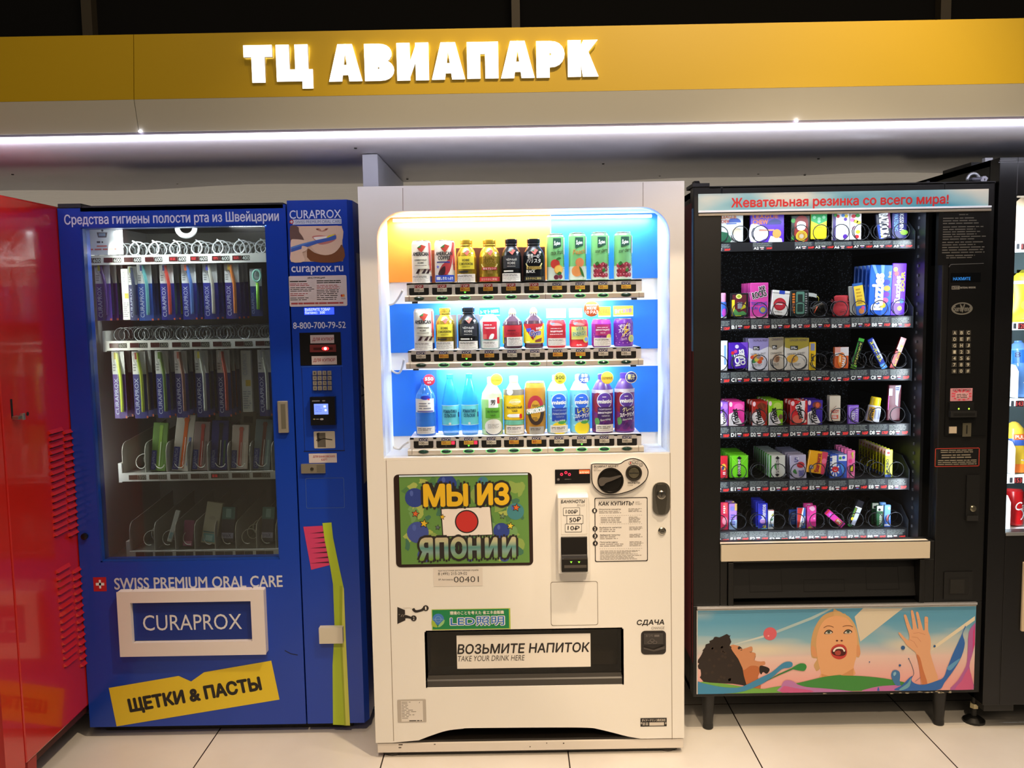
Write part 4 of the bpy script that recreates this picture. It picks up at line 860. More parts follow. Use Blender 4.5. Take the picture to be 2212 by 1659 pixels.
# door: four rails round the window
mb = MB()
for q in ((bx0, gx0, bz0, bz1), (gx1, seam - .002, bz0, bz1), (gx0, gx1, gz1, bz1), (gx0, gx1, bz0, gz0)): mb.prism([(q[0], q[2]), (q[1], q[2]), (q[1], q[3]), (q[0], q[3])], YB, YB + .055, BLU)
door = mb.build('door', bm_)
mb = MB(); rim = M('123f9e', .3)
for q in ((gx0, gx0 + .006, gz0, gz1), (gx1 - .003, gx1, gz0, gz1), (gx0, gx1, gz1 - .003, gz1), (gx0, gx1, gz0, gz0 + .004)): mb.box(q[0], q[1], YB + .001, YB + .05, q[2], q[3], rim)
mb.build('window_gasket', door)
BGL = glassmat('door_glass', 'e6ece8', .02, 1.0, .025)
mb = MB(); mb.box(gx0, gx1, YB + .02, YB + .024, gz0, gz1, BGL); mb.build('glass_pane', door)
mb = MB(); LW = M('d6dcf0', .45); g = F(mb, YB - .0003)
g.text('Средства гигиены полости рта из Швейцарии', 138, 463, 603, 483, LW, 1, .014); mb.build('door_lettering', door)
mb = MB(); g = F(mb, YB - .0003); g.rect(201, 1247, 231, 1277, M('b5202a', .45), 1); g.rect(213.5, 1252.5, 219, 1271, WT, 2); g.rect(207, 1259, 225.5, 1264.6, WT, 2); mb.build('cross_emblem', door)
mb = MB(); g = F(mb, YB - .0003); g.text('SWISS PREMIUM ORAL CARE', 246, 1248.5, 611, 1268, M('c6cad6', .45), 1, .02); mb.build('door_lettering', door)
# delivery hatch
mb = MB(); yo = YB - .03; o0 = P(251, 1279, yo); o1 = P(575, 1414, yo); i0 = P(281, 1303, yo); i1 = P(545, 1385, yo); HW = M('ded7d6', .4)
def ringbox(mb, o0, o1, i0, i1, ya, yb, m):
    # frame whose faces splay back to the wall
    for (ax, az, bx, bz) in ((o0[0], o1[1], i0[0], o0[1]), (i1[0], o1[1], o1[0], o0[1]), (i0[0], i0[1], i1[0], o0[1]), (i0[0], o1[1], i1[0], i1[1])): mb.prism([(ax, az), (bx, az), (bx, bz), (ax, bz)], ya, yb, m)
ringbox(mb, o0, o1, i0, i1, yo, YB, HW); hf = mb.build('hatch_frame', door, .005, 3)
mb = MB(); mb.box(i0[0], i1[0], YB - .004, YB - .001, i1[1], i0[1], M('0c0e16', .6)); mb.build('hatch_recess', hf)
mb = MB(); f0 = P(283, 1302, YB - .012); f1 = P(545.5, 1380, YB - .012); mb.box(f0[0], f1[0], YB - .012, YB - .005, f1[1], f0[1], M('0f2f86', .35)); g = F(mb, YB - .0122); g.text('CURAPROX', 308, 1329, 523, 1359, M('d5d8de', .45), 1); mb.build('hatch_flap', hf)
# yellow sticker, tilted
mb = MB(); g = F(mb, YB - .0004); g.poly([(235, 1486), (386, 1460), (413, 1472), (441, 1452), (586, 1427), (604, 1511), (252, 1569)], M('e0c62a', .45), 1)
g.text('ЩЕТКИ & ПАСТЫ', 274, 1487, 568, 1518, M('1d1a18', .5), 2, .045, 9.0); mb.build('yellow_sticker', door)
mb = MB(); a = P(600.5, 866, YB); b = P(625, 934, YB); mb.box(a[0], b[0], YB - .012, YB, b[1], a[1], M('a9a597', .4, .5)); hd = mb.build('door_handle', door, .002)
mb = MB(); g = F(mb, YB - .0123); g.rect(606, 873, 618, 926, M('6e6c5e', .5, .3), 1); mb.build('handle_recess', hd)
mb = MB(); c = P(184, 1158, YB); mb.lathe([(.011, 0), (.011, -.01), (.004, -.012)], (c[0], YB, c[1]), M('0b0d14', .4), 14, 'y'); mb.build('door_lock', door)
mb = MB(); g = F(mb, YB - .0003); g.line([(615, 1405), (628, 1412), (643, 1415)], 1.6, M('10151f', .6), 1); mb.build('scratch', door)
mb = MB(); c0 = P(126, 443, YB - .0)[0]; mb.box(c0, c0 + .075, YB - .004, YB + .12, bz1 + .001, bz1 + .014, M('17151c', .5)); mb.prismx([(YB, bz1 - .012), (YB, bz1 + .006), (YB + .3, bz1 + .006), (YB + .3, bz1 - .012)], c0 + .07, seam - .01, M('141318', .5)); mb.build('hinge_cap', bm_)

# column graphics, top to bottom
FC = YB - .0003
def colpart(name, fn, par=col, y=FC): mb = MB(); fn(F(mb, y), mb); return mb.build(name, par)
colpart('column_lettering', lambda g, mb: g.text('CURAPROX', 625, 454.5, 737, 471, LW, 1, .01))
def fn(g, mb):
    g.rect(632, 474.5, 738, 483.5, M('c9d2e4', .45), 1); g.text('SWISS PREMIUM ORAL CARE', 638, 476.5, 737, 481.5, M('5a6a9a', .5), 2); g.disc(629.8, 479.2, 4.6, M('b5202a', .45), 2); g.rect(629, 476, 631, 482.5, WT, 3); g.rect(626.8, 478.2, 633, 480.3, WT, 3)
colpart('strapline_sticker', fn)
zp = lambda u, v: (610 + u / 6.9125, 430 + v / 6.9125)
def fn(g, mb):
    Z = lambda pts: [zp(u, v) for u, v in pts]
    g.poly(Z([(118, 405), (890, 400), (905, 930), (130, 938)]), M('d3b49c', .45), 1)
    g.poly(Z(smooth([(118, 408), (235, 415), (250, 490), (300, 560), (320, 625), (240, 610), (160, 600), (122, 640)], 3)), M('6a4f46', .45), 2)
    g.poly(Z(smooth([(380, 740), (480, 800), (620, 835), (760, 800), (890, 680), (900, 925), (420, 925)], 3)), M('7a4a28', .45), 2)
    g.poly(Z(smooth([(420, 700), (520, 800), (640, 838), (780, 800), (885, 660), (890, 420), (620, 405), (300, 410), (260, 470), (330, 600)], 3)), M('dfc1a8', .45), 2.5)
    g.poly(Z(smooth([(500, 445), (560, 440), (590, 475), (650, 440), (690, 435), (640, 480), (560, 482)], 3)), M('b5806c', .45), 3)
    for u in (525, 655): g.poly(Z(smooth([(u - 22, 452), (u, 440), (u + 22, 450), (u, 465)], 3)), M('7d4a40', .45), 3.3)
    g.poly(Z(smooth([(445, 560), (560, 540), (680, 550), (790, 520), (800, 600), (700, 660), (560, 680), (490, 620)], 3)), M('c98078', .45), 3)
    g.poly(Z(smooth([(470, 572), (600, 560), (760, 550), (730, 610), (580, 640), (500, 610)], 3)), M('f4eee8', .45), 3.5)
    g.poly(Z([(655, 570), (700, 540), (780, 525), (775, 565), (690, 585)]), M('e6d23a', .45), 4)
    g.poly(Z(smooth([(128, 620), (190, 600), (330, 615), (370, 640), (360, 700), (360, 740), (300, 800), (330, 930), (132, 935), (125, 780)], 3)), M('e6c8b0', .45), 4)
    g.poly(Z([(128, 718), (300, 665), (500, 615), (690, 575), (775, 540), (805, 545), (808, 590), (770, 610), (520, 665), (300, 740), (130, 795)]), M('3f62b8', .4), 5)
    g.poly(Z([(128, 718), (300, 665), (500, 615), (500, 628), (300, 690), (128, 745)]), M('5a86cc', .4), 5.4)
    g.poly(Z(smooth([(300, 700), (370, 715), (372, 745), (320, 790), (285, 770), (290, 730)], 3)), M('e8ccb6', .45), 6)
colpart('column_picture', fn)
colpart('column_lettering', lambda g, mb: g.text('curaprox.ru', 629, 575.5, 742, 592, LW, 1, .02))
def fn(g, mb):
    g.rr(623.5, 596.5, 750.5, 660.5, 3, M('d9d0d0', .4), 1); g.text('ИНСТРУКЦИЯ', 665, 598.5, 702, 602.5, INK, 2, .02); rdk = M('b04848', .5)
    g.lines(626, 606, 666, 610, 1, INK, 2, 1, .5, .05); g.lines(626, 612, 680, 618, 2, rdk, 2, 2, .4, .1); g.lines(627, 620, 680, 630, 3, INK, 2, 3, .35, .1); g.lines(627, 633, 668, 640, 2, rdk, 2, 4, .35, .1); g.lines(627, 642, 676, 649, 2, INK, 2, 5, .35)
    g.lines(684, 605, 738, 612, 2, INK, 2, 6, .5, .05, .05); g.lines(684, 615, 736, 624, 3, rdk, 2, 7, .35); g.lines(684, 625, 736, 648, 6, INK, 2, 8, .35)
    g.disc(738.5, 638.5, 2.6, M('c83a2a', .5), 2); g.disc(742, 638.3, 2.6, M('e08a2a', .5), 2.4); g.text('VISA', 737, 643.5, 746.5, 646.5, M('2a3060', .5), 2); g.lines(629, 653, 745, 657, 1, rdk, 2, 9, .6, .05, .05)
colpart('instruction_card', fn)
def fn(g, mb):
    g.rect(657, 665, 722, 679, M('2f4cff', .4, 0, 1.6), 1); lc = M('c6d6ff', .4, 0, 1.6); g.text('ВЫБЕРИТЕ ТОВАР', 659, 666, 713, 671, lc, 2); g.text('баланс:  500', 659, 672.6, 702, 677.6, lc, 2)
colpart('text_display', fn)
colpart('column_lettering', lambda g, mb: g.text('8-800-700-79-52', 633, 696.5, 747, 708.5, LW, 1, .012))
def fn(g, mb): slab(mb, 646.5, 719, 738, 788, YB - .002, YB, M('0b0a0c', .35))
ba = colpart('banknote_acceptor', fn)
def fn(g, mb): g.rect(670, 724, 722, 741, M('bdb3b4', .45), 1); g.text('ДЛЯ КУПЮР', 675, 729.5, 721, 737, M('9a4048', .5), 2, .015, 0, .15)
colpart('banknote_label', fn, ba, YB - .0024)
def fn(g, mb): g.rect(673, 769.5, 728, 787, M('bdb3b4', .45), 1); g.text('ДЛЯ КУПЮР', 677, 774.5, 724, 782, M('9a4048', .5), 2, .015, 0, .15)
colpart('banknote_label', fn, ba, YB - .0024)
def fn(g, mb):
    slab(mb, 669, 745, 726, 760, YB - .008, YB - .002, M('6a2c2c', .35)); g.rect(677, 751, 719, 755.5, M('3a0c0c', .4), 1); g.disc(703, 753, 8, M('ff2a2a', .5, 0, 1.2), 2, 4.2); g.disc(703, 753, 3.2, M('ff9a9a', .5, 0, 6.0), 3)
colpart('banknote_slot', fn, ba, YB - .0083)
def fn(g, mb): g.frame(651, 792, 744, 974, 1, M('0a1c52', .5), 1); g.line([(651, 792.5), (741, 790.5)], 1.6, M('2f5fc8', .3), 1.4); g.line([(656, 975), (745, 973)], 1.8, M('081640', .5), 1.4)
colpart('panel_edge', fn)
def fn(g, mb):
    for r_ in range(4):
        for k in range(4):
            cx, cy = 679.5 + k * 10.6 + r_ * .3, 806 + r_ * 10.9 - k * .15
            slab(mb, cx - 4.3, cy - 4.4, cx + 4.3, cy + 4.4, YB - .006, YB, M('a09c92', .4, .5)); F(mb, YB - .0062).text('123A456B789C*0#D'[r_ * 4 + k], cx - 1.8, cy - 2.4, cx + 1.8, cy + 2.4, M('4a4844', .5), 1)
colpart('keypad', fn)
def fn(g, mb): slab(mb, 669, 858, 725, 918, YB - .022, YB, M('0d0e14', .3))
cr_ = colpart('card_reader', fn)
def fn(g, mb):
    g.rect(678, 872.5, 709.5, 895, M('6a86f0', .4, 0, 1.1), 1); lc = M('d6e0ff', .4, 0, 1.2); g.lines(681, 876, 696, 890, 4, M('4a62c8', .4, 0, .8), 2, 3, .3); g.rect(699, 876, 704, 880, lc, 2); g.disc(703.5, 886, 2.4, lc, 2)
    g.lines(674, 864, 709, 868, 1, M('77777c', .5), 1, 5, .5, .3); g.disc(679, 905.5, 2.6, M('8a8460', .5), 1, 1.4); g.rect(683, 904.5, 689, 906.5, M('77777c', .5), 1); g.disc(695, 905.5, 4, M('9a9aa0', .5), 1, 2.2)
colpart('reader_screen', fn, cr_, YB - .0223)
def fn(g, mb): g.rr(677.5, 932, 724.5, 968, 2, M('b4b0a6', .45), 1); g.rect(685, 935, 704, 966, M('57544e', .45), 2); g.poly([(684, 936), (690, 934), (689, 945), (694, 950), (686, 955)], M('1e1c1a', .5), 3); g.line([(683, 951), (700, 947), (718, 950)], 1.6, M('141210', .5), 4)
colpart('coin_sticker', fn)
def fn(g, mb): g.rect(667, 980, 728, 999, M('c3bcc0', .45), 1); g.text('ДЛЯ БАНКОВСКИХ', 676, 984, 724, 988.5, M('a04048', .5), 2, .015); g.text('КАРТ', 694, 990.5, 707, 995, M('a04048', .5), 2, .015)
colpart('card_label', fn)
def fn(g, mb): slab(mb, 650, 1003, 702.5, 1022, YB - .01, YB, M('aaa493', .35, .7)); g2 = F(mb, YB - .0103); g2.rect(684, 1004.5, 701.5, 1020, M('817d70', .4, .6), 1); c = P(674, 1013, YB - .01); mb.lathe([(.006, 0), (.0055, -.003), (.002, -.0035)], (c[0], YB - .01, c[1]), M('5a564c', .3, .8), 12, 'y')
colpart('latch', fn)
colpart('blank_hatch', lambda g, mb: g.rrline(659.5, 1033, 745, 1097, 3, 1.0, M('3a5aa4', .5), 1))
zq = lambda u, v: (400 + u / 2.967, 1100 + v / 2.967)
def fn(g, mb):
    g.poly([zq(*p) for p in ((757, 112), (880, 106), (925, 358), (808, 388))], M('c43a6a', .45), 1)
    for i in range(7):
        v = 150 + i * 32; g.poly([zq(895 + i * 4, v - 8), zq(800 + (i % 3) * 14, v + 4), zq(898 + i * 4, v + 2)], M('4a1030', .5), 2)
    g.poly([zq(*p) for p in ((880, 88), (938, 84), (948, 180), (985, 360), (1018, 510), (1030, 830), (1057, 1385), (948, 1380), (945, 1000), (958, 760), (948, 480), (930, 370), (895, 200))], M('a8bf2c', .45), 3)
    g.poly([zq(*p) for p in ((1010, 490), (1018, 510), (1030, 830), (1057, 1385), (1030, 1385), (1005, 800))], M('c9cf5a', .45), 4); g.poly([zq(*p) for p in ((990, 490), (1010, 490), (1005, 800), (1030, 1385), (1020, 1385), (990, 800))], M('98a828', .45), 4)
colpart('toothbrush_decal', fn)
def fn(g, mb): slab(mb, 688.5, 1357, 740.5, 1390, YB - .025, YB, M('c9c4b4', .45))
colpart('white_block', fn)

# ---- interior
YT = YB + .14
ix0 = gx0 - .02; iw = M('b4aeae', .5)
mb = MB(); mb.box(bx0 + .02, bx0 + .025, YB + .06, .82, .3, bz1 - .03, iw); mb.box(seam - .03, seam - .02, YB + .06, .82, .3, bz1 - .03, M('8a8682', .5)); mb.box(bx0 + .02, seam - .02, .81, .82, .3, bz1 - .03, M('6f6b62', .6))
mb.box(bx0 + .02, seam - .02, YB + .06, .82, gz0 - .06, gz0 - .03, M('6a665c', .6)); mb.box(bx0 + .02, seam - .02, YB + .06, .82, bz1 - .034, bz1 - .03, M('55534f', .6)); mb.build('liner', bm_)
lamp('cabinet_tube', 'AREA', (gx0 + .34, YB + .065, gz1 + .0), (gx0 + .36, YB + .17, gz1 - .45), 5.0, (.95, .97, 1.0), shape='RECTANGLE', size=.55, size_y=.03)
lamp('cabinet_tube', 'AREA', (gx0 - .012, YB + .075, gz1 - .55), (gx0 + .4, YB + .2, gz1 - .6), 2.2, (1.0, .95, .86), shape='RECTANGLE', size=.02, size_y=1.0)
mb = MB(); mb.box(gx0 + .01, gx0 + .16, YB + .06, YB + .075, gz1 + .004, gz1 + .018, M('f8faff', .5, 0, 3.0)); mb.build('light_tube', bm_)
trays = [dict(s=(183, 554, 572), e=(577, 545, 567), n=8), dict(s=(228, 738, 756), e=(585, 730, 753), n=9), dict(s=(262, 1023, 1041), e=(596, 1017, 1034), n=8), dict(s=(279, 1190, 1207), e=(603, 1187, 1202), n=8)]
TW = M('c9c6c4', .45); TZ = []
priceX = [[200, 244, 287.5, 333, 384.5, 430.5, 477.5, 521.5], [256, 300.5, 345, 391.5, 434.5, 480, 527.5, 572], [298, 342, 387.5, 432, 475.5, 521, 566], [313, 355, 400, 442, 485, 528.5, 573]]
COILW, COILS, COILC = M('d6d8dc', .35), M('8e9296', .3, .8), M('c6c6c0', .25)
xe_ = seam - .035
for ti, t in enumerate(trays):
    za, zb2 = P(t['s'][0], t['s'][1], YT)[1], P(t['s'][0], t['s'][2], YT)[1]; zc2, zd2 = P(t['e'][0], t['e'][1], YT)[1], P(t['e'][0], t['e'][2], YT)[1]
    zt, zb_ = (za + zc2) / 2, (zb2 + zd2) / 2; TZ.append(zt); x0 = P(t['s'][0], t['s'][1], YT)[0]
    if ti == 0: x0 = bx0 + .03
    mb = MB(); mb.box(x0, xe_, YT, YT + .008, zb_, zt, TW); mb.box(x0, xe_, YT + .008, .78, zt - .006, zt - .003, M('8a8884', .5)); mb.box(x0 - .012, x0, YT + .005, .78, zb_ - .004, zt + .035, TW)
    tr = mb.build('tray', bm_)
    for k, px in enumerate(priceX[ti]):
        mb = MB(); g = F(mb, YT - .0004); ym = (t['s'][1] + t['s'][2]) / 2 - (px - t['s'][0]) * ((t['s'][1] + t['s'][2]) / 2 - (t['e'][1] + t['e'][2]) / 2) / (t['e'][0] - t['s'][0])
        lit = ti == 0 and k > 3 or ti == 2 and k == 4
        g.rect(px - 20, ym - 5, px, ym + 5, M('3a1012', .35) if ti < 2 else M('4a3428', .4), 1); g.rect(px, ym - 5, px + 18, ym + 5, M('1a1614', .35) if ti < 2 else M('453a30', .4), 1)
        dgt = M('c9cfcc', .5, 0, .25) if ti == 0 else M('8c8a80', .5)
        if ti < 3: g.text(('400' if (ti == 0 and k == 7) else '600') if ti < 2 else ('300' if k == 4 else '350'), px + 2, ym - 3.6, px + 17, ym + 3.8, dgt, 2)
        if lit: g.lines(px - 17, ym - 3, px - 5, ym + 3, 2, M('a01c20', .5, 0, .8), 2, k, .6, .1)
        mb.build('price_display', tr)
CX = []
for ti, (cy, r, m, ph) in enumerate(((533, .024, COILW, .3), (721, .023, COILS, 1.2), (999, .0235, COILC, 2.0), (1166, .0225, COILC, 2.6))):
    xs = [(196, 235, 279, 322, 368, 416, 462, 509, 556), (252, 296, 341, 387, 430, 476, 523, 568), (298, 339, 382, 428, 471, 514, 560), (316, 357, 402, 447, 488, 530, 573)][ti]; CX.append(xs)
    for px in xs:
        c = P(px, cy - (px - 380) * .0165, YT); mb = MB(); mb.tube(helix(c[0], c[1], r, YT + .01, YT + .42, (6, 11, 6, 6)[ti], ph), (.0026, .0016, .0016, .0016)[ti], m, 5); mb.build('coil', bm_)
for ti, xs in ((2, (262, 311, 357, 402, 446, 490, 538, 585)), (3, (278, 331, 376, 418, 462, 507, 552, 594))):
    for px in xs:
        ytop, ybot = (953, 1020) if ti == 2 else (1123, 1187); a = P(px, ybot, YT); b = P(px, ytop, YT + .05); mb = MB()
        mb.prismx(smooth([(YT + .012, TZ[ti]), (YT + .012, b[1] - .03), (YT + .03, b[1] - .004), (YT + .06, b[1])], 2, False) + [(YT + .42, b[1] + .03), (YT + .42, TZ[ti])], a[0], a[0] + .0025, M('aaa79e', .45)); mb.build('divider', bm_)
mb = MB(); c = P(402, 492, YB + .12); mb.tube([(c[0] + .03 * math.cos(a * math.pi / 12), YB + .12, c[1] + .028 * math.sin(a * math.pi / 12)) for a in range(24)], .009, M('b9babc', .2), 8, True); mb.build('coil_ring', bm_)  # pale coil ring hung at the cabinet top, gives no light
mb = MB(); a = P(190, 493, YT - .05); b = P(261, 549, YT - .05); mb.box(bx0 + .03, b[0], YT - .03, YT - .028, b[1], a[1], M('dcdce0', .4)); g = F(mb, YT - .0304); DKG = M('55555a', .5)
g.poly([(209, 502), (232, 502), (230, 513), (212, 513)], DKG, 1); g.rect(213, 504, 228, 510, M('8a9ab0', .4), 2); g.disc(221, 498, 2.5, DKG, 1); g.rect(209, 521, 217, 525, DKG, 1); g.disc(221, 523, 2, DKG, 1); g.lines(209, 529, 240, 534, 1, M('d06a60', .5), 1, 2, .5); g.lines(192, 536, 256, 541, 1, M('d06a60', .5), 1, 4, .5)
mb.build('notice_card', bm_)
# ------------------------------------------------------------------ black chewing gum machine
BK = M('080808', .42); BK2 = M('121213', .5); BKS = M('191919', .35)
gm = thing('vending_machine', 'black chewing gum machine with colourful poster and rows of packs', 'vending machine', (1.07, .45, 0))
mx0, mx1, mz0, mz1 = .585, 1.552, .131, 1.826
vx0 = (P(1557, 470, YG)[0] + P(1558, 1170, YG)[0]) / 2; vx1 = P(2009, 1168, YG)[0] + .004
vz1 = P(1780, 458, YG)[1]; vz0 = P(1780, 1172, YG)[1]; ccx = P(2030, 800, YG)[0]
mb = MB()
mb.box(mx0, mx0 + .02, YG + .06, .84, mz0, mz1 - .01, BK); mb.box(mx1 - .02, mx1, YG + .06, .84, mz0, mz1 - .01, BK); mb.box(mx0, mx1, YG + .06, .84, mz1 - .03, mz1 - .01, BK); mb.box(mx0, mx1, YG + .06, .84, mz0, mz0 + .02, BK)
mb.build('cabinet', gm)
def speck():
    m = bpy.data.materials.new('speckled_liner'); m.use_nodes = True; nt = m.node_tree; b = nt.nodes['Principled BSDF']; b.inputs['Roughness'].default_value = .6
    tc = nt.nodes.new('ShaderNodeTexCoord'); n = nt.nodes.new('ShaderNodeTexVoronoi'); n.inputs['Scale'].default_value = 130; nt.links.new(tc.outputs['Object'], n.inputs['Vector'])
    cr = nt.nodes.new('ShaderNodeValToRGB'); cr.color_ramp.elements[0].position = .12; cr.color_ramp.elements[0].color = lin('8fa0b4'); cr.color_ramp.elements[1].position = .3; cr.color_ramp.elements[1].color = lin('0a0b0e')
    nt.links.new(n.outputs['Distance'], cr.inputs[0]); nt.links.new(cr.outputs[0], b.inputs['Base Color']); return m
mb = MB(); mb.box(mx0 + .02, mx1 - .02, .82, .84, mz0, mz1 - .03, speck())
mb.build('back_liner', gm)
mb = MB(); mb.box(ccx - .03, ccx - .02, YG + .06, .82, vz0 - .1, vz1 + .1, M('0d0e12', .4)); mb.box(mx0 + .02, ccx - .02, YG + .06, .82, vz0 - .1, vz0 - .09, M('0f1013', .5)); mb.build('product_bay', gm)
mb = MB(); o = M('5a5c64', .4, .4); a = P(1994, 600, YG + .1)
for i in range(34): z = vz0 + .02 + (vz1 - vz0 - .04) * i / 33; mb.box(ccx - .034, ccx - .0305, YG + .10, YG + .106, z, z + .009, o)
mb.build('rack_rail', gm)
# door
zs0 = P(1780, 1304, YG)[1]; zp1 = P(1780, 1313, YG)[1]; hz_ = P(1780, 398, YG)[1]
lbx0, lbx1 = P(1508, 436, YG)[0], P(2134, 427, YG)[0]
chx0, chx1 = P(1572, 1258, YG)[0], P(1996, 1250, YG)[0]; chz1 = P(1780, 1216, YG)[1]; chz0 = P(1780, 1297, YG)[1]
mb = MB()
for q in ((mx0, vx0, zs0, hz_), (vx0, ccx, vz1, hz_), (ccx, mx1, zs0, hz_), (mx0, mx1, mz0, zs0)): mb.box(q[0], q[1], YG, YG + .055, q[2], q[3], BK)
sz1 = P(1780, 1175, YG)[1]; sz0 = P(1780, 1211, YG)[1]
mb.box(vx0, ccx, YG, YG + .055, sz0 - .003, vz0, BK)
mb.box(vx0, chx0, YG, YG + .055, zs0, sz0, BK); mb.box(chx1, ccx, YG, YG + .055, zs0, sz0, BK)
gd = mb.build('door', gm, .003)
mb = MB(); mb.box(chx0, chx1, YG + .05, YG + .055, zs0, sz0, M('101011', .5)); mb.prismx([(YG + .048, chz1), (YG + .02, chz0 + .004), (YG + .028, chz0 + .004), (YG + .052, chz1)], chx0 + .004, chx1 - .004, M('161617', .4)); mb.box(chx0, chx0 + .018, YG - .008, YG + .03, zs0, sz0, BK); mb.box(chx1 - .018, chx1, YG - .008, YG + .03, zs0, sz0, BK)
fl = mb.build('chute_flap', gd, .002)
mb = MB(); g = F(mb, YG + .024); ln = M('060606', .4)
for b in ((1620, 1233, 1690, 1278), (1737, 1254, 1825, 1277), (1873, 1228, 1943, 1273)): g.frame(*b, .8, M('000000', .4), 1)
mb.v = [(x, YG + .048 - (chz1 - z) / (chz1 - chz0 - .004) * .028 - .0008, z) for x, y, z in mb.v]
mb.build('flap_outline', fl)
# header light box
mb = MB(); hz0_, hz1_ = P(1820, 450, YG - .004)[1], P(1820, 413.5, YG - .004)[1]
def hdr():
    m = bpy.data.materials.new('header_print'); m.use_nodes = True; nt = m.node_tree; b = nt.nodes['Principled BSDF']; b.inputs['Roughness'].default_value = .4
    tc = nt.nodes.new('ShaderNodeTexCoord'); mp = nt.nodes.new('ShaderNodeMapping'); mp.inputs['Scale'].default_value = (3.4, 1, 9); mp.inputs['Rotation'].default_value = (0, .5, 0); nt.links.new(tc.outputs['Object'], mp.inputs[0])
    n = nt.nodes.new('ShaderNodeTexNoise'); n.inputs['Scale'].default_value = .9; n.inputs['Detail'].default_value = 2; nt.links.new(mp.outputs[0], n.inputs['Vector'])
    cr = nt.nodes.new('ShaderNodeValToRGB'); e = cr.color_ramp.elements; e[0].position, e[0].color = .36, lin('3f93a8'); e[1].position, e[1].color = .66, lin('d8d2c0'); q = e.new(.5); q.color = lin('8fb8bc')
    nt.links.new(n.outputs['Fac'], cr.inputs[0]); nt.links.new(cr.outputs[0], b.inputs['Base Color']); nt.links.new(cr.outputs[0], b.inputs['Emission Color']); b.inputs['Emission Strength'].default_value = .32; return m
mb.box(lbx0, lbx1, YG - .004, YG, hz0_, hz1_, hdr()); hb = mb.build('header_lightbox', gd)
mb = MB(); g = F(mb, YG - .0044); g.text('Жевательная резинка со всего мира!', 1579.5, 427.5, 2049, 445.5, M('d42a2a', .45, 0, .2), 1, .028); mb.build('header_lettering', hb)
mb = MB(); ra = P(1508, 457, YG)[0]; rb = P(2140, 446, YG)[0]
AL = M('d6d6da', .25, .8)
z1 = P(1820, 450, YG)[1]; mb.box(ra, rb, YG - .007, YG, z1 - .006, z1, M('f1f1f6', .25, .2, .35)); mb.build('header_trim', gd, .001)
mb = MB(); z1 = P(1820, 456.5, YG)[1]; mb.box(ra, rb, YG - .006, YG, z1 - .0075, z1, M('b9ad98', .35, .4)); mb.build('header_trim', gd, .001)
mb = MB(); a = P(1558, 1177, YG - .014); b = P(2009, 1206, YG - .014); mb.box(a[0], b[0], YG - .014, YG, b[1], a[1], M('cfc4b0', .4)); mb.box(a[0], b[0], YG - .014, YG + .02, a[1] - .002, a[1], M('e8e0d0', .35)); mb.build('window_sill', gd, .0015)
mb = MB(); a = P(1506, 1306, YG - .012); b = P(2112, 1304, YG - .012); mb.box(a[0], b[0], YG - .012, YG, b[1] - .004, b[1] + .004, AL); mb.build('poster_rail', gd, .001)
mb = MB(); mb.box(vx0, ccx - .003, YG + .02, YG + .024, vz0 - .01, vz1 + .01, glassmat('gum_glass', 'f2f4f8', .03, .55)); mb.build('glass_pane', gd)
mb = MB(); a = P(1492, 398, YG); mb.box(mx0 - .004, mx0 + .05, YG - .006, YG + .1, mz1 + .001, mz1 + .012, M('1b1a1c', .5)); mb.prismx([(YG + .01, mz1 + .012), (YG + .03, mz1 + .024), (YG + .06, mz1 + .024), (YG + .08, mz1 + .012)], mx0 + .008, mx0 + .024, M('1b1a1c', .5)); mb.build('hinge', gm)
mb = MB(); mb.box(mx0 + .05, mx1, YG, YG + .3, mz1 - .004, mz1 + .003, M('2a2a2c', .35)); mb.build('top_cap', gm)
# side stripe decals on the left flank
mb = MB(); g = D(mb, lambda u, v, l: (mx0 - l * EPS, u, v)); zt_ = P(1484, 412, .2)[1]
g.rect(YG + .001, 1.76, YG + .03, 1.30, M('5f9ad0', .4), 1); g.rect(YG + .001, 1.30, YG + .008, .25, M('b8323a', .4), 1); g.rect(YG + .03, 1.78, YG + .3, .25, M('7a2030', .4), 1); mb.build('side_decal', gm)
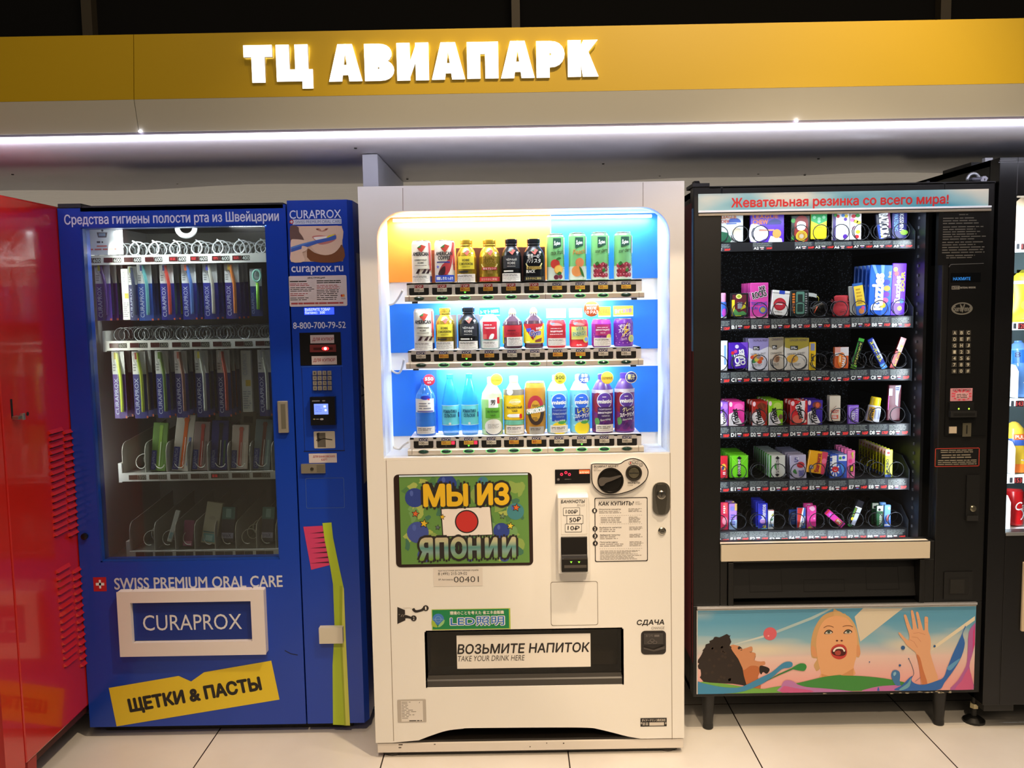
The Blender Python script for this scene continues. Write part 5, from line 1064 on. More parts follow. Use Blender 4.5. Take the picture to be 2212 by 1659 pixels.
# poster
YP = YG - .003
pxl, pxr = P(1507, 1410, YP)[0], P(2106, 1400, YP)[0]; pz1, pz0 = P(1806, 1314, YP)[1], P(1806, 1494.5, YP)[1]
def poster():
    m = bpy.data.materials.new('poster_sky'); m.use_nodes = True; nt = m.node_tree; b = nt.nodes['Principled BSDF']; b.inputs['Roughness'].default_value = .4
    tc = nt.nodes.new('ShaderNodeTexCoord'); sp = nt.nodes.new('ShaderNodeSeparateXYZ'); nt.links.new(tc.outputs['Object'], sp.inputs[0])
    def rng(s, a, bb):
        r = nt.nodes.new('ShaderNodeMapRange'); r.inputs[1].default_value = a; r.inputs[2].default_value = bb; nt.links.new(s, r.inputs[0]); return r.outputs[0]
    # printed sky: blue above, pink below, with slanting cloud streaks
    zz = rng(sp.outputs[2], pz0, pz1); mp = nt.nodes.new('ShaderNodeMapping'); mp.inputs['Rotation'].default_value = (0, math.radians(32), 0); mp.inputs['Scale'].default_value = (1.2, 1, 5.5); nt.links.new(tc.outputs['Object'], mp.inputs[0])
    n = nt.nodes.new('ShaderNodeTexNoise'); n.inputs['Scale'].default_value = 1.5; n.inputs['Detail'].default_value = 2; nt.links.new(mp.outputs[0], n.inputs['Vector'])
    cr = nt.nodes.new('ShaderNodeValToRGB'); e = cr.color_ramp.elements; e[0].position, e[0].color = .12, lin('e8a6a2'); e[1].position, e[1].color = .85, lin('5a9cc0'); q = e.new(.42); q.color = lin('e2c4bc'); q = e.new(.6); q.color = lin('86b4c8')
    nt.links.new(zz, cr.inputs[0])
    c2 = nt.nodes.new('ShaderNodeValToRGB'); c2.color_ramp.elements[0].position = .52; c2.color_ramp.elements[1].position = .68; nt.links.new(n.outputs['Fac'], c2.inputs[0])
    mx = nt.nodes.new('ShaderNodeMix'); mx.data_type = 'RGBA'; nt.links.new(c2.outputs[0], mx.inputs[0]); nt.links.new(cr.outputs[0], mx.inputs[6]); mx.inputs[7].default_value = lin('ded2bc'); nt.links.new(mx.outputs[2], b.inputs['Base Color']); return m
mb = MB(); mb.box(pxl, pxr, YP, YG, pz0, pz1, poster()); po = mb.build('poster', gd)
mb = MB(); g = F(mb, YG); mb.box(pxl - .001, pxr, YP - .001, YG, pz1, pz1 + .003, M('d8d4cc', .4)); mb.box(pxl - .0035, pxl, YP - .001, YG, pz0, pz1, M('c8c8c8', .35, .4)); mb.build('poster_edge', po)
zA = lambda u, v: (1490 + u / 6.506, 1300 + v / 6.506); zB = lambda u, v: (1800 + u / 6.506, 1300 + v / 6.506)
A = lambda pts: [zA(*p) for p in pts]; B = lambda pts: [zB(*p) for p in pts]; S = lambda pts, n=3: smooth(pts, n)
mb = MB(); g = F(mb, YP - .0001); K = lambda h: M(h, .42)
g.poly(A([(560, 612), (1040, 470), (1045, 500), (565, 618)]), K('c8d0cc'), .2); g.poly(A([(1215, 405), (1700, 215), (1960, 95), (2010, 95), (1740, 240), (1225, 440)]), K('a8c0c4'), .2)
g.poly(B([(1370, 690), (1440, 600), (1990, 200), (1990, 260), (1470, 630)]), K('e2d6bc'), .2); g.poly(B([(300, 210), (420, 90), (980, 90), (380, 560)]), K('d8cdb8'), .1)
g.poly(A(S([(555, 620), (690, 620), (740, 665), (850, 628), (880, 640), (880, 690), (850, 700), (920, 720), (925, 760), (905, 820), (1000, 840), (1050, 835), (1060, 880), (1000, 905), (990, 980), (960, 1060), (985, 1225), (760, 1170), (700, 900)], 2)), K('c98a62'), 1)
g.poly(A(S([(700, 900), (760, 960), (850, 900), (960, 910), (985, 990), (955, 1060), (995, 1220), (760, 1180)], 3)), K('b86a3c'), 1.3)
rg = random.Random(3); hr = []
base_h = [(110, 850), (165, 740), (215, 640), (275, 550), (370, 490), (480, 470), (575, 470), (560, 610), (600, 690), (680, 800), (740, 930), (760, 1040), (800, 1180), (600, 1150), (200, 1130), (140, 1060), (150, 950), (110, 900)]
for i in range(len(base_h)):
    a, b = base_h[i], base_h[(i + 1) % len(base_h)]
    for k in range(3):
        t = k / 3; jx = rg.uniform(-26, 26) if (i < 7 or i > 14) and k else 0; hr.append((a[0] + (b[0] - a[0]) * t + jx, a[1] + (b[1] - a[1]) * t + (rg.uniform(-22, 22) if jx else 0)))
g.poly(A(hr), K('231812'), 1.6)
for i in range(26):
    u, v = 190 + rg.random() * 430, 620 + rg.random() * 480; c = zA(u, v); g.disc(c[0], c[1], 3.2, K('33241a'), 1.8, None, 8)
g.poly(A(S([(985, 900), (1050, 905), (1110, 930), (1120, 965), (1080, 1010), (1030, 985), (1005, 1020), (980, 980)])), K('1d120e'), 1.8)
g.poly(A(S([(672, 650), (690, 625), (712, 632), (738, 660), (712, 655), (690, 670)])), K('2a1812'), 1.8); g.line(A([(712, 680), (735, 675)]), 1.2, K('241410'), 2); g.line(A([(840, 700), (862, 710), (872, 690)]), .8, K('6a3a22'), 2); g.line(A([(905, 820), (925, 760)]), .8, K('8a4a30'), 2)
c = zA(1128, 448); g.disc(c[0], c[1], 14.4, K('d4606c'), 1.5, None, 28); g.disc(c[0] - 3.5, c[1] + 4.5, 2, K('eeb0b4'), 2, 1.6)
# woman
g.poly(A(S([(1700, 640), (1710, 520), (1740, 400), (1800, 280), (1880, 190), (1990, 140), (2080, 130), (2130, 165), (2200, 185), (2212, 400), (2000, 700), (1810, 960), (1760, 940), (1745, 880), (1790, 800), (1715, 780)], 3)), K('c9a06c'), 1)
g.poly(B(S([(0, 130), (60, 125), (110, 145), (150, 175), (215, 205), (280, 280), (320, 360), (345, 450), (360, 560), (375, 650), (370, 760), (320, 770), (100, 600)], 3)), K('cfa874'), 1.25)
face = [zA(*p) for p in ((1790, 470), (1830, 350), (1900, 250), (2000, 205))] + [zB(*p) for p in ((60, 195), (180, 225), (260, 320), (320, 450), (335, 600), (325, 760), (300, 850), (285, 930), (280, 1040))] + [zA(*p) for p in ((1850, 1065), (1845, 1000), (1805, 850), (1785, 700), (1775, 580))]
g.poly(smooth(face, 3), K('e2a878'), 1.6)
g.poly([zA(1850, 1010), zA(1950, 1040), zA(2100, 1050), zB(150, 1010), zB(285, 930), zB(280, 1050), zA(1850, 1075)], K('d0935e'), 2)
for q in (A(S([(1700, 650), (1740, 620), (1775, 690), (1790, 770), (1730, 760)])), B(S([(335, 600), (370, 640), (378, 740), (330, 770), (325, 680)]))): g.poly(q, K('d89868'), 2)
for cx, cy, fl_ in ((1950, 420, 0), (205, 415, 1)):
    Z = zA if not fl_ else zB; g.poly([Z(*p) for p in S([(cx - 65, cy + 25), (cx - 30, cy - 20), (cx + 20, cy - 28), (cx + 62, cy + 5), (cx + 25, cy + 30), (cx - 25, cy + 32)])], K('3a2620'), 2.2); g.poly([Z(*p) for p in S([(cx - 48, cy + 22), (cx - 20, cy - 5), (cx + 22, cy - 8), (cx + 48, cy + 12), (cx + 15, cy + 28)])], K('d8d4cc'), 2.6)
    c = Z(cx + 2, cy + 2); g.disc(c[0], c[1], 3.6, K('5c6a5e'), 3, None, 14); g.disc(c[0], c[1], 1.6, K('141210'), 3.4, None, 10)
    b0 = (cx - 70, cy - 55) if not fl_ else (cx - 75, cy - 68); g.line([Z(*p) for p in smooth([b0, (cx - 20, cy - 82), (cx + 35, cy - 78), (cx + 70, cy - 62)], 3, False)], 1.6, K('8a5a3c'), 2.6)
for u in (2068, 2133): c = zA(u, 545); g.disc(c[0], c[1], 2.6, K('5a2418'), 2.6, 1.8)
g.poly([zA(*p) for p in S([(1978, 700), (2000, 640), (2060, 600), (2110, 595), (2160, 605), (2200, 650), (2208, 720), (2180, 775), (2120, 805), (2060, 800), (2005, 765)])], K('c03a34'), 2.6)
g.poly([zA(*p) for p in S([(1992, 705), (2015, 660), (2065, 632), (2130, 630), (2180, 665), (2195, 715), (2165, 752), (2090, 760), (2020, 742)])], K('4a100e'), 3)
g.poly([zA(*p) for p in S([(2010, 690), (2030, 655), (2080, 632), (2140, 636), (2180, 680), (2165, 700), (2140, 662), (2060, 662), (2030, 700)])], K('efe6da'), 3.4); g.poly([zA(*p) for p in S([(2040, 700), (2090, 680), (2120, 700), (2110, 745), (2050, 742)])], K('a84438'), 3.3)
# hills and splashes
g.poly([zA(*p) for p in S([(105, 1130), (300, 1135), (500, 1150), (745, 1190), (900, 1210), (1050, 1222), (1290, 1180), (1290, 1275), (100, 1290)], 2)], K('6ea84a'), 3); g.poly([zA(*p) for p in S([(1290, 1190), (1600, 1120), (1900, 1050), (2100, 1035)], 3)][:-3] + [zB(*p) for p in smooth([(130, 1034), (400, 1042), (700, 1072), (960, 1120), (1100, 1160)], 3, False)] + [zB(900, 1240), zA(1290, 1272)], K('3f8a3c'), 3.2)
g.poly(A(S([(102, 1125), (180, 1140), (420, 1190), (620, 1205), (745, 1185), (1000, 1060), (1150, 985), (1290, 870), (1370, 838), (1435, 850), (1440, 900), (1390, 925), (1290, 945), (1130, 1080), (930, 1190), (650, 1275), (102, 1295)], 3)), K('3c88b4'), 4); g.poly(A([(1040, 1130), (1250, 1010), (1430, 930), (1450, 945), (1240, 1035)]), K('2c7a3a'), 4)
c = zA(1575, 915); g.poly(A(S([(1425, 935), (1500, 885), (1560, 862), (1620, 872), (1640, 915), (1610, 965), (1550, 965), (1470, 950)])), K('2f8a42'), 4.2)
g.poly(A(S([(1290, 1270), (1288, 1180), (1320, 1115), (1380, 1098), (1450, 1115), (1520, 1160), (1650, 1195), (1900, 1215), (2212, 1245), (2212, 1262)], 3)), K('b878b4'), 4.4); g.poly(A(S([(1290, 1270), (1300, 1200), (1340, 1180), (1480, 1210), (1700, 1240), (1700, 1268)], 3)), K('c85a90'), 4.7)
g.poly(B(S([(400, 1250), (500, 1215), (640, 1185), (800, 1172), (950, 1172), (900, 1240), (700, 1250)], 3)), K('c070b0'), 4.2); g.poly(B([(612, 1248), (622, 1200), (636, 1195), (648, 1248)]), K('3a62b8'), 4.6)
# arm and hand, five fingers
sk = K('dfa780')
g.poly(B(S([(1240, 1155), (1225, 1050), (1195, 880), (1165, 730), (1120, 680), (1030, 610), (1000, 560), (960, 510), (925, 460), (912, 432), (935, 430), (990, 490), (1050, 540), (1065, 520), (1062, 450), (1030, 350), (1000, 240), (988, 190), (1000, 175), (1025, 190), (1060, 290), (1095, 375), (1112, 385), (1108, 300), (1088, 150), (1092, 118), (1115, 118), (1135, 180), (1160, 300), (1178, 370), (1192, 370), (1175, 250), (1158, 160), (1168, 138), (1190, 145), (1212, 220), (1240, 320), (1262, 395), (1280, 388), (1278, 300), (1280, 215), (1300, 205), (1328, 218), (1330, 300), (1332, 410), (1360, 490), (1368, 600), (1360, 690), (1365, 740), (1400, 860), (1440, 980), (1470, 1090), (1400, 1150)], 2)), sk, 4)
g.poly(B(S([(1165, 740), (1200, 890), (1240, 1140), (1320, 1150), (1260, 950), (1215, 780)], 3)), K('c4764c'), 4.3)
for q in (((1075, 530), (1130, 560), (1180, 640)), ((1120, 440), (1200, 430), (1290, 460)), ((1100, 490), (1180, 500), (1230, 560))): g.line(B(q), .7, K('c08060'), 4.4)
for a, b in (((1022, 300), (1040, 296)), ((1108, 240), (1132, 238)), ((1180, 250), (1204, 248)), ((1288, 290), (1322, 290))): g.line(B([a, b]), .6, K('c08060'), 4.4)
g.poly(B(S([(860, 1240), (960, 1170), (1060, 1070), (1110, 1040), (1095, 1090), (1120, 1130), (1200, 1160), (1300, 1155), (1440, 1110), (1545, 1060), (1600, 920), (1680, 720), (1745, 580), (1800, 460), (1830, 380), (1850, 338), (1858, 350), (1815, 450), (1845, 580), (1800, 760), (1700, 940), (1560, 1130), (1495, 1225), (1300, 1245)], 3)), K('2f66b4'), 5)
g.poly(B(S([(1590, 930), (1640, 880), (1780, 790), (1720, 880), (1640, 960)])), K('5f9ccc'), 5.3); g.poly(B(S([(920, 1230), (1040, 1140), (1090, 1060), (1070, 1180), (980, 1235)])), K('6aa4b8'), 5.3)
g.poly(B(S([(940, 1170), (870, 1165), (820, 1070), (812, 1010), (835, 965), (880, 955), (925, 980), (936, 1040), (930, 1110)])), K('3f74ac'), 5); g.poly(B(S([(840, 1000), (870, 980), (880, 1010), (850, 1040)])), K('8ab8d0'), 5.3)
for u, v, rr_ in ((976, 642, 4.6), (933, 890, 2.6), (1420, 620, 2.6), (506, 842, 1.4), (1057, 795, 1.3)): c = zB(u, v); g.disc(c[0], c[1], rr_, K('2a5a94'), 5, None, 12)
g.line(B(smooth([(1057, 795), (1100, 890), (1130, 1000), (1105, 1050)], 3, False)), 1, K('35506a'), 5); g.line(B([(1220, 1060), (1150, 1115)]), .8, K('35506a'), 5)
g.poly(B(S([(1640, 1235), (1740, 1110), (1860, 900), (1885, 700), (1900, 430), (1975, 310), (1992, 300), (1985, 500), (1960, 700), (1910, 900), (1960, 1130), (1955, 1230)], 3)), K('b060a0'), 5); g.poly(B(S([(1700, 1235), (1800, 1110), (1900, 930), (1955, 1140), (1940, 1230)], 2)), K('cc5c8c'), 5.4); g.poly(B([(1960, 420), (1990, 300), (1985, 600), (1955, 700)]), K('c83c80'), 5.4)
mb.v = [(min(max(x, pxl + .0005), pxr - .0005), y, min(max(z, pz0 + .0005), pz1 - .0005)) for x, y, z in mb.v]
mb.build('poster_picture', po)
mb = MB(); g = F(mb, YG - .0004)
rg = random.Random(8)
for i in range(16):
    x = (1920 + 160 * rg.random()) if i else 1780; y = 1497 - (x - 1800) * .015 + rg.random() * 3; g.poly([(x + rg.uniform(1, 7) * math.cos(a), y + 1.6 * math.sin(a) * rg.uniform(.5, 1)) for a in (0, 1, 2, 3, 4, 5)], M('b8ae98', .6), 1)
mb.build('chipped_paint', gd)
for lx in (P(1533, 1540, YG + .02)[0], P(2036, 1530, YG + .02)[0]):
    for ly in (YG + .045, .74):
        mb = MB(); mb.lathe([(.016, 0), (.018, .004), (.0165, .02), (.024, mz0)], (lx, ly, 0), M('1d1d1e', .45), 16); mb.build('leg', gm)
# ---- control column
FG = YG - .0003; OFF = M('c9c4b2', .5)
def gp(name, fn, par=gd, y=FG): mb = MB(); fn(F(mb, y), mb); return mb.build(name, par)
def fn(g, mb):
    g.rect(2028, 460, 2136, 571, M('070707', .35), .5); q = M('6e6a5e', .5); g.lines(2072, 462, 2092, 465, 1, q, 1, 1, .6); g.lines(2037, 469, 2130, 484, 3, q, 1, 2, .4); g.lines(2037, 488, 2130, 518, 6, q, 1, 3, .4); g.lines(2035.5, 521, 2129, 547, 5, q, 1, 4, .4); g.lines(2044, 550, 2120, 558, 2, q, 1, 5, .45)
gp('notice_panel', fn)
def fn(g, mb): slab(mb, 2051, 570, 2130, 940, YG - .005, YG, M('0d0d0d', .3)); g2 = F(mb, YG - .0053); g2.line([(2050, 577), (2053, 572), (2058, 571), (2125, 569)], 1.3, M('6a6a66', .4), 1)
cpn = gp('control_panel', fn); FP = YG - .0054
def fn(g, mb): g.rect(2054, 590, 2118, 609, M('04060a', .2), 1); g.text('НАЖМИТЕ', 2059, 599, 2096, 605, M('2f8ae0', .5, 0, .8), 2)
gp('display', fn, cpn, FP)
def fn(g, mb): g.frame(2056, 618, 2072.5, 625, .6, OFF, 1); g.text('CRANE', 2057.5, 619.8, 2071.5, 623.4, OFF, 2); g.text('NATIONAL VENDORS', 2074, 619.5, 2107, 622.8, OFF, 2)
gp('maker_mark', fn, cpn, FP)
def fn(g, mb): g.ring(2078, 666.5, 18.5, 23, M('a9a698', .3, .6), 1, 32, .58); g.text('SureVend', 2060, 660.5, 2096, 672.5, M('a9a698', .3, .6), 2, .03); g.text('V', 2073, 657, 2084, 675, M('a9a698', .3, .6), 3, .03)
gp('oval_badge', fn, cpn, FP)
def fn(g, mb):
    for r_ in range(7):
        for k in range(3):
            t = 'ABCDEFGHJ123456789*0#'[r_ * 3 + k]; cx, cy = 2062.5 + k * 14.7 - r_ * .2, 719 + r_ * 13.8 - k * .2
            slab(mb, cx - 5, cy - 5, cx + 5, cy + 5, FP - .003, FP, M('3c3a34', .4)); F(mb, FP - .0033).text(t, cx - 2.6, cy - 3.6, cx + 2.6, cy + 3.6, M('b8b4a2', .5), 1, .02)
gp('keypad', fn, cpn, FP)
def fn(g, mb):
    g.rect(2053, 839, 2100, 866, M('c48a94', .45), 1); 
    for i in range(12):
        a = math.radians(i * 30 + 8); b = a + .26; c = (2077, 853)
        g.poly([c, (c[0] + 22 * math.cos(a), c[1] + 12.5 * math.sin(a)), (c[0] + 22 * math.cos(b), c[1] + 12.5 * math.sin(b))], M('d0485c', .45), 2)
    g.rr(2064, 848, 2092, 861, 4, M('d8a8ae', .45), 3); g.lines(2066, 850, 2090, 860, 3, M('3a2a2c', .5), 4, 3, .4, .1, .1); g.text('СПАСИБО', 2058, 840.5, 2096, 844, M('3a2a2c', .5), 4)
gp('thanks_sticker', fn, cpn, FP)
def fn(g, mb):
    slab(mb, 2052, 870, 2104, 888, FP - .008, FP, M('151515', .35)); slab(mb, 2054, 889, 2110, 901, FP - .016, FP, M('1e1e1e', .4)); g2 = F(mb, FP - .0165); g2.rect(2060, 893, 2106, 897, M('010101', .5), 1)
    for u in (2071, 2093): F(mb, FP - .0083).disc(u, 883, 1.7, M('9ae23a', .5, 0, 2.5), 1)
gp('banknote_slot', fn, cpn, FP)
def fn(g, mb): slab(mb, 2051, 922, 2066.5, 936, FP - .004, FP, M('b9ac98', .4))
gp('coin_return_button', fn, cpn, FP)
def fn(g, mb): slab(mb, 2080, 914, 2097.5, 943, FP - .003, FP, M('8f8a76', .3, .8)); F(mb, FP - .0033).rect(2087.5, 918.5, 2089.5, 937, M('080806', .5), 1)
gp('coin_slot', fn, cpn, FP)
def fn(g, mb): g.frame(2020, 968.5, 2115, 1007, 1.5, M('b0382c', .5), 1); q = M('7d7668', .5); g.lines(2032, 971, 2104, 978, 2, q, 1, 1, .5, .1, .05); g.lines(2034, 981, 2100, 990, 2, q, 1, 2, .5, .1, .05); g.lines(2026, 993, 2110, 1004, 3, q, 1, 3, .5, .1, .05)
gp('red_framed_notice', fn)
def fn(g, mb): slab(mb, 2089, 1027, 2114, 1124, YG - .006, YG, M('161616', .35)); c = P(2101, 1098, YG - .006); mb.lathe([(.0105, 0), (.0105, -.005), (.007, -.007), (.002, -.0072)], (c[0], YG - .006, c[1]), M('8a8674', .25, .9), 20, 'y'); slab(mb, 2089, 1115, 2113, 1125, YG - .012, YG - .006, M('222222', .35))
gp('lock', fn)
def fn(g, mb):
    slab(mb, 2040, 1236, 2100, 1294, YG - .004, YG, M('121212', .4)); F(mb, YG - .0043).rr(2050, 1248, 2092, 1285, 3, M('020202', .6), 1); slab(mb, 2053, 1252, 2083, 1282, YG - .006, YG - .004, M('1f1e1c', .35))
gp('coin_return', fn)
# padlocked hasp standing on top of the machine
pk_ = thing('padlock', 'grey steel disc padlock on the hasp above the gum machine right corner', 'padlock', (P(2110, 392, YG + .02)[0], YG + .03, mz1 + .003)); c = P(2106, 385, YG + .02)
mb = MB(); yy = YG + .03
mb.tube([(c[0] + .019 * math.cos(math.radians(a)), yy, c[1] - .003 + .019 * math.sin(math.radians(a))) for a in range(-10, 191, 20)], .0055, M('c6cad0', .3, .6), 8); mb.build('shackle', pk_)
mb = MB(); a, b = P(2094, 383, yy), P(2119, 395, yy); mb.box(a[0], b[0], yy - .02, yy + .012, mz1 + .004, a[1] - .002, M('6e6f7c', .4, .5)); mb.build('lock_body', pk_, .006, 3)
mb = MB(); d = P(2126, 387.5, yy - .02); mb.prism([(d[0] + .0125 * math.cos(math.radians(t)), d[1] + .011 * math.sin(math.radians(t))) for t in (20, 70, 110, 200, 250, 290)], yy - .022, yy - .004, M('c4c6d2', .35, .4)); mb.box(d[0] - .001, d[0] + .002, yy - .0226, yy - .022, d[1] - .004, d[1] + .003, DK); mb.build('key_face', pk_, .001)

# ---- trays, coils and price cards
YTG = YG + .12
ROWG = [('A', (1560, 524.5), (1975, 519), 15.5), ('B', (1560, 689), (1975, 684.3), 21.5), ('C', (1558, 803.5), (1968, 797), 22.5), ('D', (1558, 922), (1963, 915), 23.5), ('E', (1558, 1040), (1961, 1033), 22.5), ('F', (1558, 1148), (1956, 1142), 22)]
PR = {'A': [200, 200, 200, 50, 50, 150, 180, 180, 170, 170], 'B': [120, 100, 130, 150, 150, 170, 290, 75, 190, 220], 'C': [280, 200, 200, 200, 200, 140, 100, 180, 180, 180], 'D': [180, 180, 180, 180, 180, 180, 300, 165, 170, 90], 'E': [180, 180, 180, 180, 180, 180, 180, 140, 160, 30], 'F': [180, 180, 180, 50, 50, 50, 75, 75, 80, 100]}
XK = [P(1556 + 43.4 * k, 650, YTG)[0] for k in range(10)]; PITCH = XK[1] - XK[0]; FLZ = {}
TRM = M('1a1c20', .4, .3); COG = M('303236', .3, .7)
txr = (P(1975, 690, YTG)[0] + P(1956, 1150, YTG)[0]) / 2
for rn, a, b, hh in ROWG:
    zt = (P(*a, YTG)[1] + P(*b, YTG)[1]) / 2; h = hh * PXS(700, YTG); FLZ[rn] = zt
    mb = MB(); mb.box(mx0 + .03, txr, YTG, YTG + .006, zt - h - .004, zt + .001, TRM); mb.box(mx0 + .03, txr, YTG + .006, .8, zt - .006, zt - .001, M('141518', .5)); mb.prismx([(YTG, zt - h - .006), (YTG, zt + .03), (YTG + .06, zt + .07), (.8, zt + .07), (.8, zt - h - .006)], txr, txr + .003, M('353b44', .35, .5))
    tr = mb.build('tray', gm)
    for k in range(10):
        if rn == 'A' and k in (1, 3): continue
        rg = random.Random(ord(rn) * 10 + k); w2 = PITCH * .495; dz_ = rg.uniform(-.0035, .0) if k % 3 == 0 else 0.0; x = XK[k]; dk_ = rn in 'AB' or (k + ord(rn)) % 2
        if rn == 'A': x += (0, 0, .005, 0, .01, .008, .004, .002, 0, 0)[k]
        mb = MB(); g = D(mb, flatmap(YTG, x, zt + dz_)); g.rect(-w2, 0, w2, -h, M('202226' if k % 2 else '2c3038', .4), 1)
        g.lines(-w2 + .002, -.001, w2 - .002, -h * .56, 4, M('868e88', .5), 2, ord(rn) + k, .38, .1, .15)
        wt = M('e6e8e2', .5); g.text(rn + str(k), -w2 + .004, -h * .6, -w2 + .021, -h * .96, wt, 2, .035)
        g.lines(-w2 + .025, -h * .6, -w2 + .04, -h * .75, 1, wt, 2, k, .7, .05, .1); g.rect(-w2 + .028, -h * .78, -w2 + .037, -h * .86, M('a8303a', .5), 2); g.rect(-w2 + .028, -h * .86, -w2 + .037, -h * .95, M('4a6ab0', .5) if k % 2 else M('e0e0e0', .5), 2)
        g.text('%d₽' % PR[rn][k], w2 - .021, -h * .66, w2 - .001, -h * .95, M('e0322c', .5, 0, .3), 2, .03); mb.build('price_card', tr)
    for k in range(10):
        if rn == 'A' and k == 3: continue
        mb = MB(); r_ = .0262 if rn != 'A' else .0272; zc_ = zt + r_ + .003; ph = math.pi * (.6 + .17 * ((k * 7 + ord(rn)) % 5)); mb.tube(helix(XK[k] + .002, zc_, r_, YTG + .008, YTG + .016, 1, ph)[:-1] + helix(XK[k] + .002, zc_, r_, YTG + .016, YTG + .36, 6, ph), .0016, COG, 5); mb.build('coil', gm)
CW = (.9, .96, 1.0)
lamp('bay_tube', 'AREA', ((vx0 + ccx) / 2, YG + .07, vz1 - .004), ((vx0 + ccx) / 2, YG + .16, vz1 - .5), 1.7, CW, shape='RECTANGLE', size=.62, size_y=.03)
for xx, pw in ((vx0 - .03, 2.2), (ccx - .045, 2.8)): lamp('bay_tube', 'AREA', (xx, YG + .065, (vz0 + vz1) / 2), ((vx0 + ccx) / 2, YG + .16, (vz0 + vz1) / 2), pw, CW, shape='RECTANGLE', size=.02, size_y=1.0)
lamp('bay_tube', 'AREA', ((vx0 + ccx) / 2, YG + .065, vz0 - .03), ((vx0 + ccx) / 2, YG + .14, vz0 + .3), 1.0, CW, shape='RECTANGLE', size=.6, size_y=.02)
# ------------------------------------------------------------------ gum packs and sweets
def packat(name, cat, label, px, y, t, col, draw, group=None, side=None, rot=0.0, extra=None, rough=.35):
    "flat pack standing with its foot at the photograph rectangle px on plane y"
    x0, y0, x1, y1 = px; k = PXS((y0 + y1) / 2, y); w = (x1 - x0) * k; h = (y1 - y0) * k
    c = P((x0 + x1) / 2, y1, y); o = thing(name, label, cat, (c[0], y, c[1]), group); o['_o'] = [0, 0, 0]
    mb = MB(); bm = M(col, rough); e = min(.0015, t * .3)
    mb.box(-w / 2, w / 2, 0, t, 0, h, bm); mb.build('wrapper', o, e, 1)
    mb = MB(); d = D(mb, flatmap(0)); draw(d, w, h); 
    if mb.v: mb.build('print', o)
    if extra: extra(o, w, h)
    if rot:
        # turned in its own plane about the middle of the pack
        o.rotation_euler = (0, math.radians(rot), 0); a = math.radians(rot)
        o.location = (c[0] - math.sin(a) * h / 2, y, c[1] + h / 2 - math.cos(a) * h / 2)
    return o
ORD = ['directly behind the front pack', 'second behind the front pack', 'third behind the front pack', 'fourth behind the front pack', 'fifth behind the front pack', 'sixth behind the front pack', 'seventh behind the front pack', 'eighth behind the front pack', 'ninth behind the front pack']
def queue(o, n, what, slot, step=.042, group=None):
    if n and group: o['group'] = group
    for i in range(n):
        q = dup(o, (o.location.x, o.location.y + step * (i + 1), o.location.z), '%s %s in slot %s' % (what, ORD[i], slot), tuple(o.rotation_euler))
        if group: q['group'] = group
cA = lambda u0, v0, u1, v1: (1540 + u0 / 5.027, 440 + v0 / 5.027, 1540 + u1 / 5.027, 440 + v1 / 5.027)
cB = lambda u0, v0, u1, v1: (1540 + u0 / 9.217, 540 + v0 / 9.217, 1540 + u1 / 9.217, 540 + v1 / 9.217)
cB2 = lambda u0, v0, u1, v1: (1760 + u0 / 9.217, 540 + v0 / 9.217, 1760 + u1 / 9.217, 540 + v1 / 9.217)
cC = lambda u0, v0, u1, v1: (1540 + u0 / 6.379, 700 + v0 / 6.379, 1540 + u1 / 6.379, 700 + v1 / 6.379)
cC2 = lambda u0, v0, u1, v1: (1760 + u0 / 6.379, 700 + v0 / 6.379, 1760 + u1 / 6.379, 700 + v1 / 6.379)
cE = lambda u0, v0, u1, v1: (1540 + u0 / 6.379, 930 + v0 / 6.379, 1540 + u1 / 6.379, 930 + v1 / 6.379)
cE2 = lambda u0, v0, u1, v1: (1760 + u0 / 6.379, 930 + v0 / 6.379, 1760 + u1 / 6.379, 930 + v1 / 6.379)
YF = YTG + .03; W_ = M('eef0ee', .4); BLK = M('16161a', .4); RED = M('c8282a', .4); YEL = M('ecd02a', .4); GRN = M('3f9a3a', .4); PUR = M('5a2aa8', .4); NAVY = M('22307a', .4); ORA = M('e07a28', .4); LBL = M('7aa8e0', .4); PNK = M('e87ab0', .4)
# row A
def d(g, w, h):
    g.text('LEAGUE', -w * .48, h * .99, w * .2, h * .86, ORA, 2, .03); g.text('CHEW', -w * .48, h * .83, -w * .12, h * .7, M('c8502a', .4), 2, .03)
    g.disc(w * .1, h * .72, w * .3, M('2a52b0', .4), 2, h * .17, 20, 0, 180); g.rect(-w * .25, h * .70, w * .2, h * .66, M('2a52b0', .4), 2); g.poly([(-w * .5, 0), (-w * .5, h * .4), (-w * .2, h * .35), (0, h * .1), (-w * .1, 0)], M('2a6a4a', .4), 2); g.disc(w * .2, h * .4, w * .2, M('e8d8b8', .4), 2, h * .14); g.disc(w * .25, h * .12, w * .22, M('d8dcd8', .4), 3, h * .1)
packat('gum_bag', 'chewing gum', 'white and green gum bag with blue cap drawing above card A0', cA(85, 125, 328, 420), YF, .012, 'dfe4e0', d)
def d(g, w, h):
    g.text('LEAGUE', -w * .44, h * .99, w * .32, h * .86, ORA, 2, .03); g.text('CHEW', -w * .44, h * .83, w * .02, h * .66, ORA, 2, .03); g.disc(w * .22, h * .7, w * .2, NAVY, 2, h * .13, 20, 0, 180); g.rect(-w * .02, h * .69, w * .4, h * .65, NAVY, 2)
    g.poly(smooth([(-w * .5, h * .65), (-w * .2, h * .62), (w * .02, h * .4), (-w * .05, h * .15), (-w * .5, h * .05)], 3), M('e6e4ee', .4), 2); g.disc(w * .28, h * .32, w * .13, M('c8964a', .4), 3, h * .16); g.rect(-w * .25, h * .48, w * .2, h * .42, M('c89078', .4), 3); g.poly([(w * .02, 0), (w * .1, h * .25), (w * .42, h * .15), (w * .45, 0)], W_, 2)
